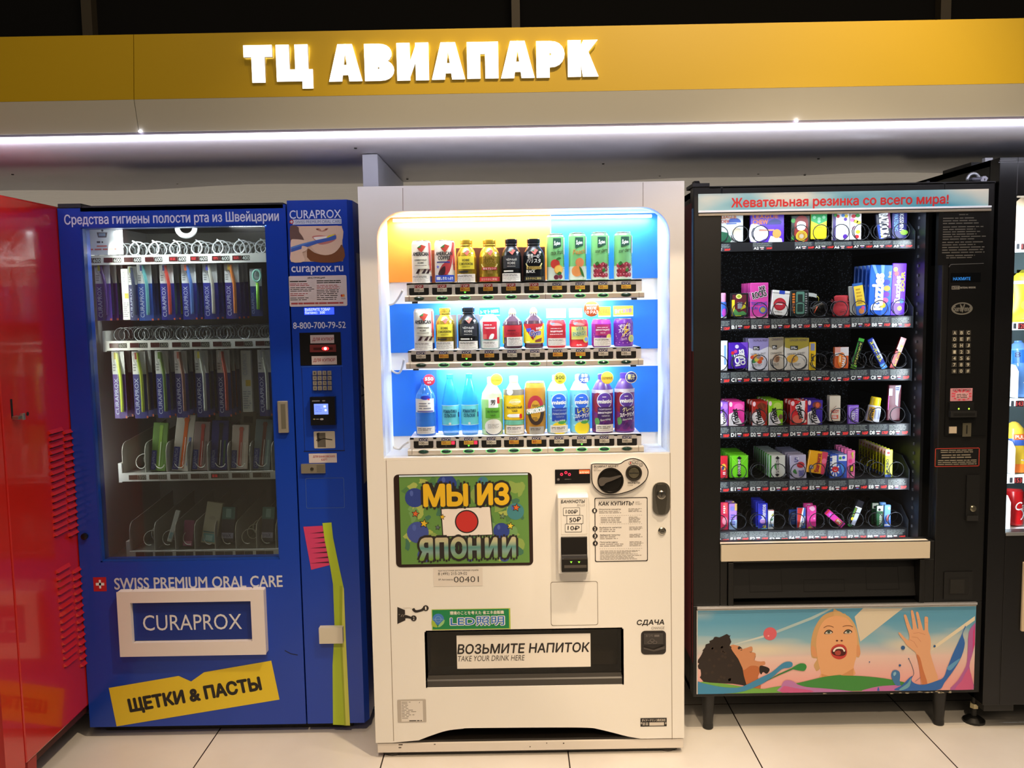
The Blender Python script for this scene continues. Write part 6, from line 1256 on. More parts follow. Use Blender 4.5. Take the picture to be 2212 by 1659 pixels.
packat('gum_bag', 'chewing gum', 'purple gum bag with orange lettering above card A2', cA(408, 122, 772, 425), YF, .014, '5a2fb8', d)
def d(g, w, h):
    g.poly(smooth([(-w * .28, 0), (-w * .34, h * .4), (-w * .3, h * .8), (-w * .1, h * .97), (w * .15, h * .98), (w * .36, h * .85), (w * .4, h * .4), (w * .34, 0)], 3), M('8a1c14', .4), 2); g.poly(smooth([(-w * .2, h * .7), (0, h * .78), (w * .26, h * .7), (w * .2, h * .45), (-w * .16, h * .45)], 3), W_, 3)
    for r in (.30, .23, .16): g.ring(w * .05, h * .2, w * r * .86, w * r, YEL, 3)
    g.disc(w * .05, h * .2, w * .12, M('b8a890', .4), 3); g.disc(-w * .4, h * .8, w * .12, GRN, 2); g.disc(-w * .38, h * .15, w * .12, GRN, 2)
packat('gum_pouch', 'chewing gum', 'black pouch with red canister drawing above card A4', cA(850, 130, 1052, 410), YF, .01, '1a2416', d)
def d(g, w, h):
    g.poly([(-w * .5, h), (w * .5, h), (w * .5, h * .72), (0, h * .58), (-w * .5, h * .72)], M('1fae5a', .4), 1); [g.disc(x * w, h * z, w * .1, M('9ae0b0', .4), 2) for x, z in ((0, .8), (0, .7), (.3, .86), (-.3, .86))]
packat('gum_pouch', 'chewing gum', 'green and yellow gum pouch above card A5', cA(1063, 112, 1235, 385), YF, .01, 'f2e020', d)
def d(g, w, h):
    for x, z, m in ((-.2, .9, RED), (.1, .93, M('4a8ad0', .4)), (.3, .9, YEL), (-.35, .94, GRN), (.25, .78, PUR)): g.disc(x * w, z * h, w * .1, m, 2)
    g.rect(-w * .5, 0, -w * .32, h, M('4a3a7a', .4), 1); g.disc(w * .25, h * .14, w * .14, PUR, 2); g.line([(w * .2, h * .25), (w * .35, h * .5), (w * .3, h * .7)], w * .06, M('c8c0d8', .4), 2)
packat('gum_pack', 'chewing gum', 'white and purple gum pack above card A6', cA(1300, 110, 1480, 398), YF, .012, 'f0eef4', d)
def d(g, w, h):
    for x, z, m in ((-.2, .9, RED), (.15, .92, GRN), (.0, .7, YEL), (.25, .66, YEL), (-.3, .75, PNK), (.2, .3, YEL), (.1, .12, RED), (-.2, .45, M('e8b8c8', .4))): g.disc(x * w, z * h, w * .2, m, 2, h * .07)
packat('gum_pack', 'chewing gum', 'white gum pack with coloured fruit dots above card A7', cA(1487, 110, 1610, 392), YF, .01, 'efe8e6', d)
def d(g, w, h):
    g.text('BAZOOKA', -w * .32, h * 1.0, w * .36, h * .04, W_, 3, .03, 0, 0, -1); g.poly([(-w * .4, 0), (-w * .1, 0), (-w * .3, h * .6), (-w * .5, h * .6)], M('2a4aa8', .4), 2); g.poly([(-w * .25, h * .05), (-w * .05, h * .05), (-w * .28, h * .5)], YEL, 2.5); g.rect(w * .3, h * .4, w * .5, h, M('7a2a5a', .4), 1)
packat('gum_pack', 'chewing gum', 'black gum pack with white sideways lettering above card A8', cA(1778, 106, 1930, 385), YF, .012, '1c1c34', d, rot=-6)
def d(g, w, h):
    g.text('WATERING', -w * .4, h * .96, -w * .1, h * .3, LBL, 2, .02, 0, 0, -1); g.text('KISSMINT', -w * .02, h * .96, w * .26, h * .22, W_, 2, .02, 0, 0, -1); g.disc(w * .3, h * .24, w * .26, M('8ac83a', .4), 3, h * .1)
packat('gum_pack', 'chewing gum', 'navy gum pack with green drop above card A9', cA(1945, 102, 2105, 380), YF, .012, '23236e', d)
# row B
def x(o, w, h):
    pass
o = thing('candy_tube', 'blue candy tube with a pink cap at left end of row B', 'sweet', (P(1562, 688, YF)[0], YF + .014, P(1562, 688, YF)[1])); o['_o'] = [0, 0, 0]; kk = PXS(650, YF)
mb = MB(); mb.lathe([(.013, 0), (.0145, .004), (.0145, 34 * kk), (.012, 36 * kk)], (0, 0, 0), M('3a6ad8', .3), 18); g = D(mb, cylmap(0, 0, .0146), .006); g.disc(.004, .02, .008, M('c04ac8', .4), 1, .014); g.rect(-.02, .001, .02, .006, W_, 1); mb.build('tube_body', o)
mb = MB(); mb.lathe([(.0125, 36 * kk), (.0125, 52 * kk), (.0105, 55 * kk)], (0, 0, 0), M('e89ac8', .35), 18); mb.build('cap', o)
def d(g, w, h):
    g.rect(-w * .38, h * .1, w * .38, h * .93, M('5a1a2a', .4), 1); g.rect(-w * .42, h * .04, -w * .26, h * .72, YEL, 2); g.disc(-.03 * w, h * .86, w * .17, M('e8e68a', .4), 2, h * .1); g.disc(-.03 * w, h * .86, w * .1, M('9ab02a', .4), 3, h * .06)
    g.poly(smooth([(-w * .3, h * .08), (-w * .25, h * .35), (-w * .05, h * .2), (w * .2, h * .25), (w * .38, h * .1)], 3), M('4a8a4a', .4), 3); g.poly([(w * .05, h * .3), (w * .36, h * .65), (w * .34, h * .38)], M('b8b020', .4), 3); g.rect(-w * .1, h * .35, w * .15, h * .62, M('8a8a90', .4), 2.5); g.rect(-w * .4, h * .04, w * .1, h * .1, M('d8d82a', .4), 2)
packat('sweet_card', 'sweet', 'black blister card with yellow and green print above card B1', cB(345, 860, 705, 1335), YF, .008, '15151a', d)
def d(g, w, h):
    for t, a in (('POP', (-w * .05, h * .92, w * .34, h * .74)), ('ROCKS', (-w * .44, h * .78, w * .42, h * .56))): g.text(t, *a, M('f0eaf2', .4), 2, .07, 14); g.text(t, a[0] + w * .03, a[1] - h * .015, a[2] - w * .03, a[3] + h * .015, BLK, 3.2, .03, 14)
    g.text('TICKLING', -w * .47, h * .46, w * .42, h * .37, M('4a5ad0', .4), 2, .03); g.text('FUN', -w * .46, h * .32, -w * .1, h * .24, M('4a5ad0', .4), 2, .03); g.disc(w * .2, h * .23, w * .22, M('4a5ad0', .4), 2); g.disc(w * .2, h * .23, w * .15, M('b8a85a', .4), 2.6); g.rect(-w * .5, 0, w * .5, h * .05, M('f09ac0', .4), 1); g.rect(-w * .5, h * .94, w * .5, h * .96, M('d050a8', .4), 1)
queue(packat('candy_pouch', 'sweet', 'tall pink popping candy pouch above card B2', cB(745, 655, 1100, 1355), YF, .004, 'd848a8', d), 4, 'purple pink popping candy pouch', 'B2', .03, 'pink popping candy pouches')
def d(g, w, h):
    g.disc(-.02 * w, h * .45, w * .36, M('b82430', .4), 1, None, 28); g.disc(-.02 * w, h * .45, w * .29, M('c83040', .4), 1.5, None, 28); g.lines(-w * .28, h * .5, w * .26, h * .4, 1, M('e8dcd8', .4), 2, 3, .5); g.rect(-w * .12, h, w * .2, h * .86, M('2a4ab8', .4), 1); g.rect(-w * .5, h * .885, w * .5, h * .9, BLK, .8); g.lines(-w * .28, h * .16, w * .2, h * .11, 1, M('8a8a8a', .4), 1, 4, .4)
packat('candy_box', 'sweet', 'white flip box with red disc tilted above card B3', cB(1165, 810, 1510, 1300), YF, .02, 'e8e8e2', d, rot=6)
def d(g, w, h):
    for i in range(8): g.rect(-w * .4, h * (.12 + i * .1), -w * .26, h * (.19 + i * .1), ORA, 1)
    g.rr(-w * .2, h * .1, w * .26, h * .95, w * .08, M('5a8a78', .4), 1); g.rr(-w * .1, h * .55, w * .16, h * .85, w * .03, M('1a2a26', .4), 2); g.rr(-w * .12, h * .18, w * .18, h * .48, w * .03, M('1f3630', .4), 2)
    g.lines(w * .3, h * .9, w * .42, h * .1, 9, M('a0a4a4', .4), 1, 5, .5)
packat('sweet_card', 'sweet', 'black card with orange letters and green figure above card B4', cB(1540, 805, 1905, 1325), YF, .01, '16201e', d)
o = thing('metal_capsule', 'dark metal candy capsule lying tilted with white paper tag above card B5', 'sweet', (P(1773, 672, YF)[0], YF + .02, P(1773, 672, YF)[1])); o['_o'] = [0, 0, 0]; DKM = M('26241f', .3, .6)
mb = MB(); mb.lathe([(.008, -.026), (.0135, -.022), (.0135, -.004, M('a8924a', .3, .7)), (.0142, -.003), (.0142, .004), (.0135, .006), (.0135, .02), (.009, .026)], (0, 0, .014), DKM, 18, 'x'); mb.build('capsule_body', o)
mb = MB(); mb.tube([(-.022, -.016, .004), (-.002, -.0165, .019)], .0016, M('c8502a', .4), 6); mb.build('stripe', o)
mb = MB(); pth = smooth([(-.028, .0, .074), (-.01, -.002, .07), (.006, -.003, .06), (.016, -.004, .05)], 4, False)
vs = []
for p in pth: vs += [(p[0] - .003, p[1], p[2] - .006), (p[0] + .003, p[1] - .001, p[2] + .005)]
mb.add(vs, [(2 * i, 2 * i + 2, 2 * i + 3, 2 * i + 1) for i in range(len(pth) - 1)], M('c9d0cc', .4)); mb.build('paper_tag', o)
mb = MB(); mb.tube([(.016, -.004, .05), (.02, -.002, .04), (.012, 0, .026)], .001, M('c8c83a', .4), 5); mb.build('tag_string', o)
o.rotation_euler = (0, math.radians(-28), 0)
# red cloth pouch, gathered at the neck
o = thing('drawstring_pouch', 'red cloth drawstring pouch above card B6', 'pouch', (P(1820, 684, YF)[0], YF + .014, P(1820, 684, YF)[1])); o['_o'] = [0, 0, 0]
mb = MB(); prof = []; k = PXS(660, YF)
rings = [(0, 17), (4, 19.5), (15, 18.5), (27, 16), (33, 14.5), (37, 15), (43, 16), (46, 12)]; vs = []; n = 16
for z, r in rings:
    for i in range(n):
        a = 2 * math.pi * i / n; q = 1 + .06 * math.sin(3 * a + z * .3) + (.06 * math.sin(8 * a) if z > 30 else 0); vs.append((r * k * q * math.cos(a), .35 * r * k * q * math.sin(a), z * k))
fs = [(j * n + i, j * n + (i + 1) % n, (j + 1) * n + (i + 1) % n, (j + 1) * n + i) for j in range(len(rings) - 1) for i in range(n)] + [tuple(range(n - 1, -1, -1)), tuple(range((len(rings) - 1) * n, len(rings) * n))]
mb.add(vs, fs, M('a8242c', .8, 0, 0, .4), True); mb.build('pouch_body', o)
mb = MB(); mb.tube([(16.5 * k * math.cos(t), -.002 + .4 * 16.5 * k * math.sin(t), 32 * k) for t in [math.pi * (1 + i / 8) for i in range(9)]], .0012, M('8a1c24', .6), 5); mb.tube([(-16 * k, 0, 32 * k), (-22 * k, -.004, 38 * k), (-23 * k, -.002, 34 * k), (-17 * k, -.004, 30 * k)], .0014, M('8a1c24', .6), 5); mb.build('drawstring', o)
mb = MB(); g = D(mb, flatmap(-.0105)); g.ring(2 * k, 11 * k, 6 * k, 7 * k, M('6a141c', .7), 1, 20, .6); g.lines(-3 * k, 12.5 * k, 8 * k, 9 * k, 1, M('6a141c', .7), 1, 2); mb.build('print', o)
def d(g, w, h): g.line([(w * .1, h), (0, h * .55), (w * .1, 0)], w * .06, M('6a6a66', .4), 1)
packat('foil_bag', 'sweet', 'crumpled grey foil bag left of the yellow tube above card B7', cB2(690, 720, 850, 1300), YF + .006, .012, 'a8aca4', d, rot=-3)
def d(g, w, h):
    g.rect(-w * .5, h * .3, w * .5, h * .92, M('e0c03a', .35), 1); g.lines(-w * .3, h * .86, w * .3, h * .34, 5, M('b89020', .4), 2, 6, .5); g.rect(-w * .5, h * .92, w * .5, h, M('2a5a9a', .35), 1); g.disc(0, h * .13, w * .3, M('d8884a', .4), 2, h * .09); g.disc(w * .2, h * .22, w * .2, M('d85a8a', .4), 2.4)
packat('candy_tube', 'sweet', 'yellow and blue candy tube leaning above card B7', cB2(800, 660, 985, 1300), YF - .002, .012, '3a6ac8', d, rot=-9)
def d(g, w, h):
    for i in range(9):
        a = .35 + i * .3; g.poly([(w * .1, h * .45), (w * .1 + h * .62 * math.cos(a), min(h, h * .45 + h * .62 * math.sin(a))), (w * .1 + h * .62 * math.cos(a + .12), min(h, h * .45 + h * .62 * math.sin(a + .12)))], LBL, .8) if abs(h * .62 * math.cos(a)) < w * .4 else None
    g.text('Razzles', -w * .4, h * .84, w * .14, h * .1, M('dfe4f0', .4), 3, .06, 0, 0, 1)
    for x, z, c in ((.26, .66, '2a3ab0'), (.28, .54, 'e09a3a'), (.26, .42, '6a2ab8'), (.22, .3, 'c8508a'), (.12, .2, 'd0c02a')): g.disc(x * w, z * h, w * .15, M(c, .4), 2.5, h * .055)
    g.text('fruit', w * .3, h * .88, w * .44, h * .75, YEL, 3, .03, 0, 0, 1)
queue(packat('candy_bag', 'sweet', 'large bright blue candy bag with white sideways lettering above card B8', cB2(1078, 305, 1520, 1300), YF, .008, '2a6ae0', d, rot=2), 4, 'dark blue candy bag', 'B8', .035, 'large blue candy bags')
def d(g, w, h):
    g.text('Razzles', -w * .3, h * .76, w * .12, h * .24, M('d8c8ee', .4), 2, .05, 0, 0, 1); g.text('SOUR', w * .12, h * .84, w * .4, h * .46, M('c8c83a', .4), 3, .06, 0, 0, 1)
    for x, z, c in ((-.28, .88, 'e8b85a'), (-.2, .8, 'd0505a'), (.25, .28, '4a8ae0'), (.12, .14, 'c8d85a')): g.disc(x * w, z * h, w * .16, M(c, .4), 2.5, h * .045)
packat('candy_bag', 'sweet', 'tall purple candy pack above card B9', cB2(1518, 268, 1798, 1305), YF, .01, '6a28d8', d, rot=1.5)
# row C
def d(g, w, h): g.rect(w * .0, h * .2, w * .3, h * .85, LBL, 1); g.rect(-w * .5, h * .97, w * .5, h, M('c8d0d8', .4), 1)
packat('gum_box', 'chewing gum', 'white gum box with blue stripe at left end of row C', cC(105, 228, 200, 645), YF, .015, 'eef4fa', d)
def d(g, w, h):
    g.text('ICE', -w * .2, h * .55, w * .08, h * .1, W_, 2, .06, 8, 0, 1); g.text('CUBES', w * .06, h * .74, w * .34, h * .14, W_, 2, .06, 8, 0, 1); g.disc(-w * .3, h * .6, w * .09, RED, 2); g.disc(-w * .15, h * .66, w * .09, M('c83a8a', .4), 2); g.disc(-w * .32, h * .5, w * .05, GRN, 2.4); g.disc(-w * .08, h * .84, w * .1, M('d8d0f0', .4), 2)
    g.poly([(w * .1, h), (w * .4, h * .8), (w * .5, h * .4), (w * .5, h)], M('7a4ad0', .4), 1)
packat('gum_pack', 'chewing gum', 'purple gum pack with white sideways lettering above card C1', cC(218, 252, 482, 615), YF, .015, '4a22b0', d)
def bagd(tint, pic, txt, bal):
    def d(g, w, h):
        g.poly([(-w * .5, h), (w * .5, h), (w * .5, h * .75), (0, h * .62), (-w * .5, h * .72)], M(tint, .4), 1); g.text(txt, -w * .3, h * .97, w * .44, h * .9, M('4a3a5a', .4), 2); g.rect(-w * .28, h * .76, w * .04, h * .64, M('26282e', .4), 2); g.lines(-w * .25, h * .74, w * .0, h * .66, 2, W_, 3, 2); g.text(txt, -w * .4, h * .55, w * .35, h * .49, M('5a5a5a', .4), 2, 0, 4)
        pic(g, w, h); g.lines(-w * .3, h * .22, w * .2, h * .14, 2, M('7a7a7a', .4), 2, 3, .4)
    return d
def pf(g, w, h):
    for x_, z, c in ((-.3, .42, 'd04a2a'), (-.15, .46, 'e8a03a'), (.0, .42, '8a8a92'), (.12, .38, 'd86a2a'), (-.25, .3, '3a8a4a'), (.05, .28, 'd04a2a'), (-.1, .34, 'e8d04a')): g.disc(x_ * w, z * h, w * .12, M(c, .4), 2, h * .06)
queue(packat('gum_bag', 'chewing gum', 'white and lilac gum bag with mixed fruit picture above card C2', cC(492, 197, 764, 645), YF, .008, 'dfe0ea', bagd('9a92cc', pf, 'TROPICAL FRUIT', 0)), 2, 'lilac fruit gum bag', 'C2', .035, 'lilac fruit gum bags')
def pf(g, w, h): g.disc(0, h * .36, w * .22, M('b08a6a', .4), 2, h * .12); g.disc(w * .05, h * .33, w * .12, M('8a6448', .4), 3, h * .08)
packat('gum_bag', 'chewing gum', 'beige gum bag with brown picture above card C3', cC(770, 180, 972, 638), YF, .01, 'cfc6b4', bagd('9c9278', pf, 'CINNAMON', 0), rot=-1)
def pf(g, w, h): g.disc(-w * .18, h * .36, w * .24, M('e0b04a', .4), 2, h * .13); g.disc(-w * .14, h * .33, w * .07, M('c8883a', .4), 3, h * .05)
queue(packat('gum_bag', 'chewing gum', 'white and olive gum bag with orange picture above card C4', cC(988, 192, 1318, 636), YF, .008, 'dcd8cc', bagd('a89a3a', pf, 'GINGER HONEY', 0)), 2, 'olive gum bag', 'C4', .035, 'olive gum bags')
def d(g, w, h): g.rect(-w * .3, h * .95, w * .3, h * .7, M('8a92b8', .4), 1); g.text('JUICY', -w * .25, h * .6, w * .3, h * .32, BLK, 2, .04, 0, 0, 1); g.disc(w * .1, h * .15, w * .25, M('f4e890', .4), 1)
packat('gum_pack', 'chewing gum', 'narrow yellow gum pack above card C5', cC(1325, 248, 1416, 638), YF, .012, 'e8c01e', d)
def d(g, w, h):
    g.rect(-w * .5, h * .6, w * .5, h, M('d8d4d4', .4), 1); g.rect(-w * .5, h * .75, -w * .1, h, M('e0a090', .4), 1.5); g.disc(0, h * .4, w * .3, M('e8802a', .4), 2, h * .36); g.text('HALLS', w * .02, h * .68, w * .26, h * .06, W_, 3, .05, -6, 0, 1); g.rect(-w * .2, h * .6, -w * .06, h * .3, M('f0c89a', .4), 2.6)
packat('lozenge_box', 'sweet', 'orange lozenge box with white sideways lettering above card C6', cC2(275, 318, 463, 615), YF, .02, 'd8602a', d)
def stick(name, label, conv, c0, c1, wz, col, draw, cat='sweet', t=.01):
    "slim stick running from c0 (foot) to c1 (head) in crop coordinates"
    a = conv(c0[0], c0[1], c1[0], c1[1]); k = PXS(a[1], YF); L = math.hypot(a[2] - a[0], a[3] - a[1]) ; w = wz / 6.379; p = P(a[0], a[1], YF); o = thing(name, label, cat, (p[0], YF, p[1])); o['_o'] = [0, 0, 0]
    ang = math.atan2(a[2] - a[0], a[1] - a[3]); h = L * k; w *= k
    mb = MB(); mb.box(-w / 2, w / 2, 0, t, 0, h, M(col, .3)); mb.build('wrapper', o, .0012, 1); mb = MB(); draw(D(mb, flatmap(0)), w, h); mb.build('print', o); o.rotation_euler = (0, ang, 0); return o
def d(g, w, h): g.rect(-w * .5, 0, w * .5, h * .12, M('7ac83a', .35), 1); g.rect(-w * .5, h * .9, w * .5, h, M('3fa02f', .35), 1); g.text('スーパーハイチュウ', -w * .12, h * .86, w * .3, h * .14, M('d8d86a', .4), 2, .05, 0, 0, -1); g.rect(-w * .5, h * .2, -w * .3, h * .85, M('2a7a2a', .35), 1)
stick('candy_stick', 'green and black candy stick leaning right above card C7', cC2, (528, 612), (640, 200), 78, '18241a', d)
def d(g, w, h): g.text('スーパーカル', -w * .36, h * .92, w * .2, h * .24, M('e0d82a', .4), 2, .05, 0, 0, -1); g.rect(w * .22, h * .3, w * .5, h * .95, M('b8c0e8', .35), 1); g.rect(-w * .5, 0, w * .5, h * .16, M('4a9ae8', .35), 1); g.disc(0, h * .08, w * .2, M('b8dcf4', .4), 2)
stick('candy_stick', 'blue candy stick with yellow katakana leaning left above card C8', cC2, (965, 612), (755, 200), 82, '233a9a', d)
def d(g, w, h): g.rect(-w * .5, h * .55, w * .5, h, M('d8a8a8', .35), 1); g.disc(0, h * .9, w * .25, W_, 2); g.text('スーパーコーラ', -w * .1, h * .78, w * .42, h * .08, M('e8c82a', .4), 3, .05, 0, 0, -1); g.rect(-w * .5, 0, -w * .2, h * .6, M('c83a3a', .35), 1)
stick('candy_stick', 'red and pink candy stick leaning right above card C9', cC2, (1068, 612), (1218, 192), 78, '8a1c24', d)
# row D: wide gum packs with a white wedge
def wedge(col2, extra=None, up=1):
    def d(g, w, h):
        g.poly([(-w * .5, 0), (-w * .5, h * .5), (-w * .1, h * .62), (w * .36, h * .1), (w * .1, 0)], M('ece8ea', .4), 1) if up == 1 else g.poly([(-w * .25, h * .75), (w * .1, h), (w * .35, h), (w * .3, h * .2), (w * .1, h * .3)], M('ece8ea', .4), 1)
        g.disc(w * .12, h * .8, w * .3, M(col2, .4), .9, h * .14); g.disc(-w * .38, h * .9, w * .1, M('e8c8d0', .4), 1.4, h * .1)
        g.text('Trident', -w * .3, h * .72, w * .1, h * .1, BLK, 2, .04, 10 if up == 1 else 14, 0, 1) if up == 1 else g.text('Trident', -w * .12, h * .95, w * .22, h * .26, BLK, 2, .04, 14, 0, -1)
        if extra: extra(g, w, h)
    return d
for lab, px, col, c2, n, nm, up, ex in (
    ('violet gum pack with white wedge at left end of row D', (105, 1070, 210, 1410), '8a5ac8', 'b07ad8', 1, 'violet gum pack', 1, None),
    ('pink gum pack with white wedge above card D1', (220, 1070, 435, 1410), 'e03a9a', 'f06ab8', 3, 'pink gum pack', 1, None),
    ('dark red gum pack with white wedge above card D2', (542, 1064, 748, 1405), 'a8281e', '6a2a16', 2, 'dark red gum pack', 1, lambda g, w, h: g.poly([(0, h * .95), (w * .12, h * .97), (w * .4, h * .6), (w * .3, h * .58)], M('7a3a1e', .4), 2)),
    ('lime green gum pack with white wedge above card D3', (766, 1058, 964, 1395), '8ac820', 'b8d85a', 4, 'lime green gum pack', 1, lambda g, w, h: g.disc(w * .35, h * .35, w * .14, M('7a5a4a', .4), 1.3, h * .1)),
    ('bright red gum pack with peach and white flower above card D4', (1070, 1056, 1302, 1395), 'cc2a30', 'e05a50', 2, 'bright red gum pack', 2, lambda g, w, h: (g.disc(-w * .12, h * .22, w * .28, M('e06a58', .4), .8, h * .2), g.disc(w * .3, h * .17, w * .14, M('f0d0c0', .4), 1.5, h * .08))),
    ('dark violet gum pack with fig picture above card D5', (1302, 1046, 1508, 1390), '3f2a98', '7a3a3a', 2, 'dark violet gum pack', 1, lambda g, w, h: g.disc(w * .16, h * .8, w * .14, M('d0603a', .4), 1.4, h * .1))):
    queue(packat('gum_pack', 'chewing gum', lab, cC(*px), YF, .012, col, wedge(c2, ex, up)), n, nm, lab.split()[-1] if 'card' in lab else 'D0', .035, nm + 's')
def d(g, w, h): g.text('NICOT', -w * .35, h * .45, w * .35, h * .32, RED, 1, .02); g.rect(-w * .3, h * .25, w * .3, h * .1, M('d0604a', .4), 1); g.lines(-w * .25, h * .23, w * .25, h * .12, 2, W_, 2, 3); g.line([(-w * .4, h * .4), (w * .1, h * .6)], w * .05, M('8a6a5a', .4), 1.5)
packat('gum_box', 'chewing gum', 'cream gum box with red print above card D6', cC2(203, 985, 352, 1340), YF, .03, 'cfc4b0', d)
def d(g, w, h): g.rrline(-w * .4, h * .92, w * .4, h * .08, w * .08, w * .04, M('c8b8e8', .4), 1); g.text('VIOLET', -w * .2, h * .7, w * .15, h * .2, W_, 2, .02, 0, 0, 1); g.lines(w * .2, h * .85, w * .38, h * .15, 6, M('c8b8e8', .4), 2, 4)
packat('candy_box', 'sweet', 'small purple candy box with white frame above card D7', cC2(458, 1116, 605, 1380), YF, .012, '7a52c0', d)
o = thing('gum_bottle', 'white and yellow gum bottle with bright yellow cap leaning above card D8', 'chewing gum', (P(1760 + 815 / 6.379, 912, YF)[0], YF + .018, P(1888, 912, YF)[1])); o['_o'] = [0, 0, 0]; k = PXS(890, YF)
mb = MB(); mb.lathe([(14 * k, 0), (14.5 * k, 2 * k), (13.5 * k, 34 * k), (11 * k, 36 * k)], (0, 0, 0), M('d8dce4', .3), 20); g = D(mb, cylmap(0, 0, 14.6 * k), .005); g.rect(-.026, .004, -.006, 32 * k, M('d8a82a', .4), 1); g.text('SMINT', -.02, 30 * k, -.008, 4 * k, BLK, 2, .03, 0, 0, 1); g.rr(-.002, 28 * k, .02, 8 * k, .004, M('aab4d0', .4), 1); mb.build('bottle_body', o)
mb = MB(); mb.lathe([(11 * k, 36 * k), (11 * k, 52 * k), (9.5 * k, 54 * k)], (0, 0, 0), M('e8cc1e', .35), 20); mb.build('cap', o); o.rotation_euler = (0, math.radians(9), 0)
def d(g, w, h): g.poly([(w * .02, h * .98), (w * .45, h), (w * .3, h * .72), (w * .28, h * .4), (w * .1, h * .45)], M('a8b8dc', .35), 1); g.rect(-w * .48, h * .9, -w * .2, h * .7, M('c0b8c8', .35), 1.5); g.rect(-w * .5, h * .3, -w * .44, h * .7, M('c848a8', .35), 1); g.lines(w * .05, h * .95, w * .35, h * .85, 2, NAVY, 2, 3)
packat('foil_bag', 'sweet', 'maroon foil pouch with pale blue corner above card D9', cC2(1005, 838, 1178, 1330), YF, .012, '5a1026', d, rot=2)
# row E
def d(g, w, h): g.disc(-w * .1, h * .5, w * .35, M('e8b03a', .4), 1, h * .15); g.disc(-w * .2, h * .45, w * .2, M('3a3a6a', .4), 2, h * .08); g.lines(-w * .2, h * .3, w * .3, h * .15, 2, W_, 2, 2)
packat('candy_bag', 'sweet', 'red candy bag at left end of row E', cE(108, 346, 204, 658), YF, .01, 'c02434', d)
def mint(col, txt, leaf, c2):
    def d(g, w, h):
        g.poly([(w * .0, h * .97), (w * .16, h * .86), (w * .08, h * .86), (w * .08, h * .14), (w * .16, h * .14), (0, h * .03), (-w * .16, h * .14), (-w * .08, h * .14), (-w * .08, h * .86), (-w * .16, h * .86)], BLK, 2); g.text(txt, -w * .07, h * .84, w * .07, h * .16, W_, 3, .02, 0, 0, 1); leaf(g, w, h)
    return d
queue(packat('gum_pack', 'chewing gum', 'bright green gum pack with black arrow lettering above card E1', cE(236, 338, 486, 650), YF, .012, '6ac81e', mint('', 'DOUBLEMINT', lambda g, w, h: (g.rect(-w * .5, 0, -w * .42, h, M('4aa016', .4), 1), g.line([(-w * .5, h), (0, h * .5), (w * .5, h)], w * .012, M('b0e07a', .4), 1.2)), 0), rot=0), 5, 'green gum pack', 'E1', .03, 'green arrow gum packs')
queue(packat('gum_pack', 'chewing gum', 'white gum pack with green leaf and black arrow lettering above card E3', cE(778, 338, 994, 645), YF, .012, 'cfd4cc', mint('', 'SPEARMINT', lambda g, w, h: (g.rect(-w * .5, 0, -w * .38, h, M('4a9a3a', .4), 1), g.poly(smooth([(-w * .15, h * .65), (w * .02, h * .5), (0, h * .32), (-w * .18, h * .45)], 3), M('3fa040', .4), 1)), 0)), 7, 'white and green gum pack', 'E3', .028, 'white arrow gum packs')
def d(g, w, h): g.disc(w * .15, h * .58, w * .24, M('b8343e', .4), 1, h * .13); g.text('sweet', -w * .04, h * .36, w * .36, h * .1, M('6a6aa8', .4), 2, .03, 0, 0, 1); g.poly(smooth([(-w * .35, h * .3), (-w * .2, h * .42), (-w * .1, h * .2)], 3), M('3a7a3a', .4), 2); g.disc(-w * .05, h * .86, w * .1, M('e8e8f0', .4), 1); g.text('5', -w * .25, h * .9, w * .02, h * .7, M('5a5a90', .4), 2, .03)
queue(packat('gum_pack', 'chewing gum', 'silver lilac gum pack with red drop above card E4', cE(1064, 332, 1284, 664), YF, .012, 'b8b4d0', d, rot=-2), 6, 'silver lilac gum pack', 'E4', .028, 'silver lilac gum packs')
def d(g, w, h): g.poly([(w * .18, h), (w * .5, h), (w * .5, 0), (w * .3, 0)], M('c83a5a', .4), 1); g.disc(w * .36, h * .6, w * .14, M('e06a8a', .4), 2, h * .12); g.text('Starburst', -w * .1, h * .92, w * .16, h * .06, M('a82a2a', .4), 2, .05, 0, 0, 1); g.star(-w * .28, h * .26, w * .16, NAVY, 2, 90, 10, .6); g.star(-w * .28, h * .26, w * .11, M('b8c0e0', .4), 2.5, 90, 10, .6)
packat('candy_box', 'sweet', 'yellow and pink candy pack tilted above card E5', cE(1312, 282, 1560, 592), YF - .002, .015, 'e8a81a', d, rot=9)
def d(g, w, h):
    for i in range(8): a = .4 + i * .75; g.poly([(-w * .2, h * .36), (-w * .2 + w * .28 * math.cos(a), h * .36 + h * .28 * math.sin(a)), (-w * .2 + w * .28 * math.cos(a + .3), h * .36 + h * .28 * math.sin(a + .3))], W_, .9)
    g.disc(-w * .18, h * .38, w * .2, RED, 2, h * .12); g.ring(-w * .18, h * .38, w * .06, w * .09, W_, 2.5, 14, 1, 200, 340); g.text('Airheads', -w * .5, h * .95, -w * .1, h * .5, W_, 2, .04, 0, 0, 1); g.rect(w * .0, h * .98, w * .48, h * .72, M('d8dce0', .4), 1); g.disc(w * .1, h * .84, w * .08, GRN, 2); g.disc(w * .3, h * .86, w * .09, M('2a4ac8', .4), 2); g.poly([(w * .1, h * .6), (w * .25, h * .62), (w * .4, h * .2), (w * .25, h * .18)], M('4a8ad8', .4), 1.5)
queue(packat('candy_bag', 'sweet', 'blue and white candy bag with red balloon mark above card E6', cE2(205, 322, 440, 660), YF, .012, '3a5ab8', d), 3, 'blue and white candy bag', 'E6', .03, 'blue balloon candy bags')
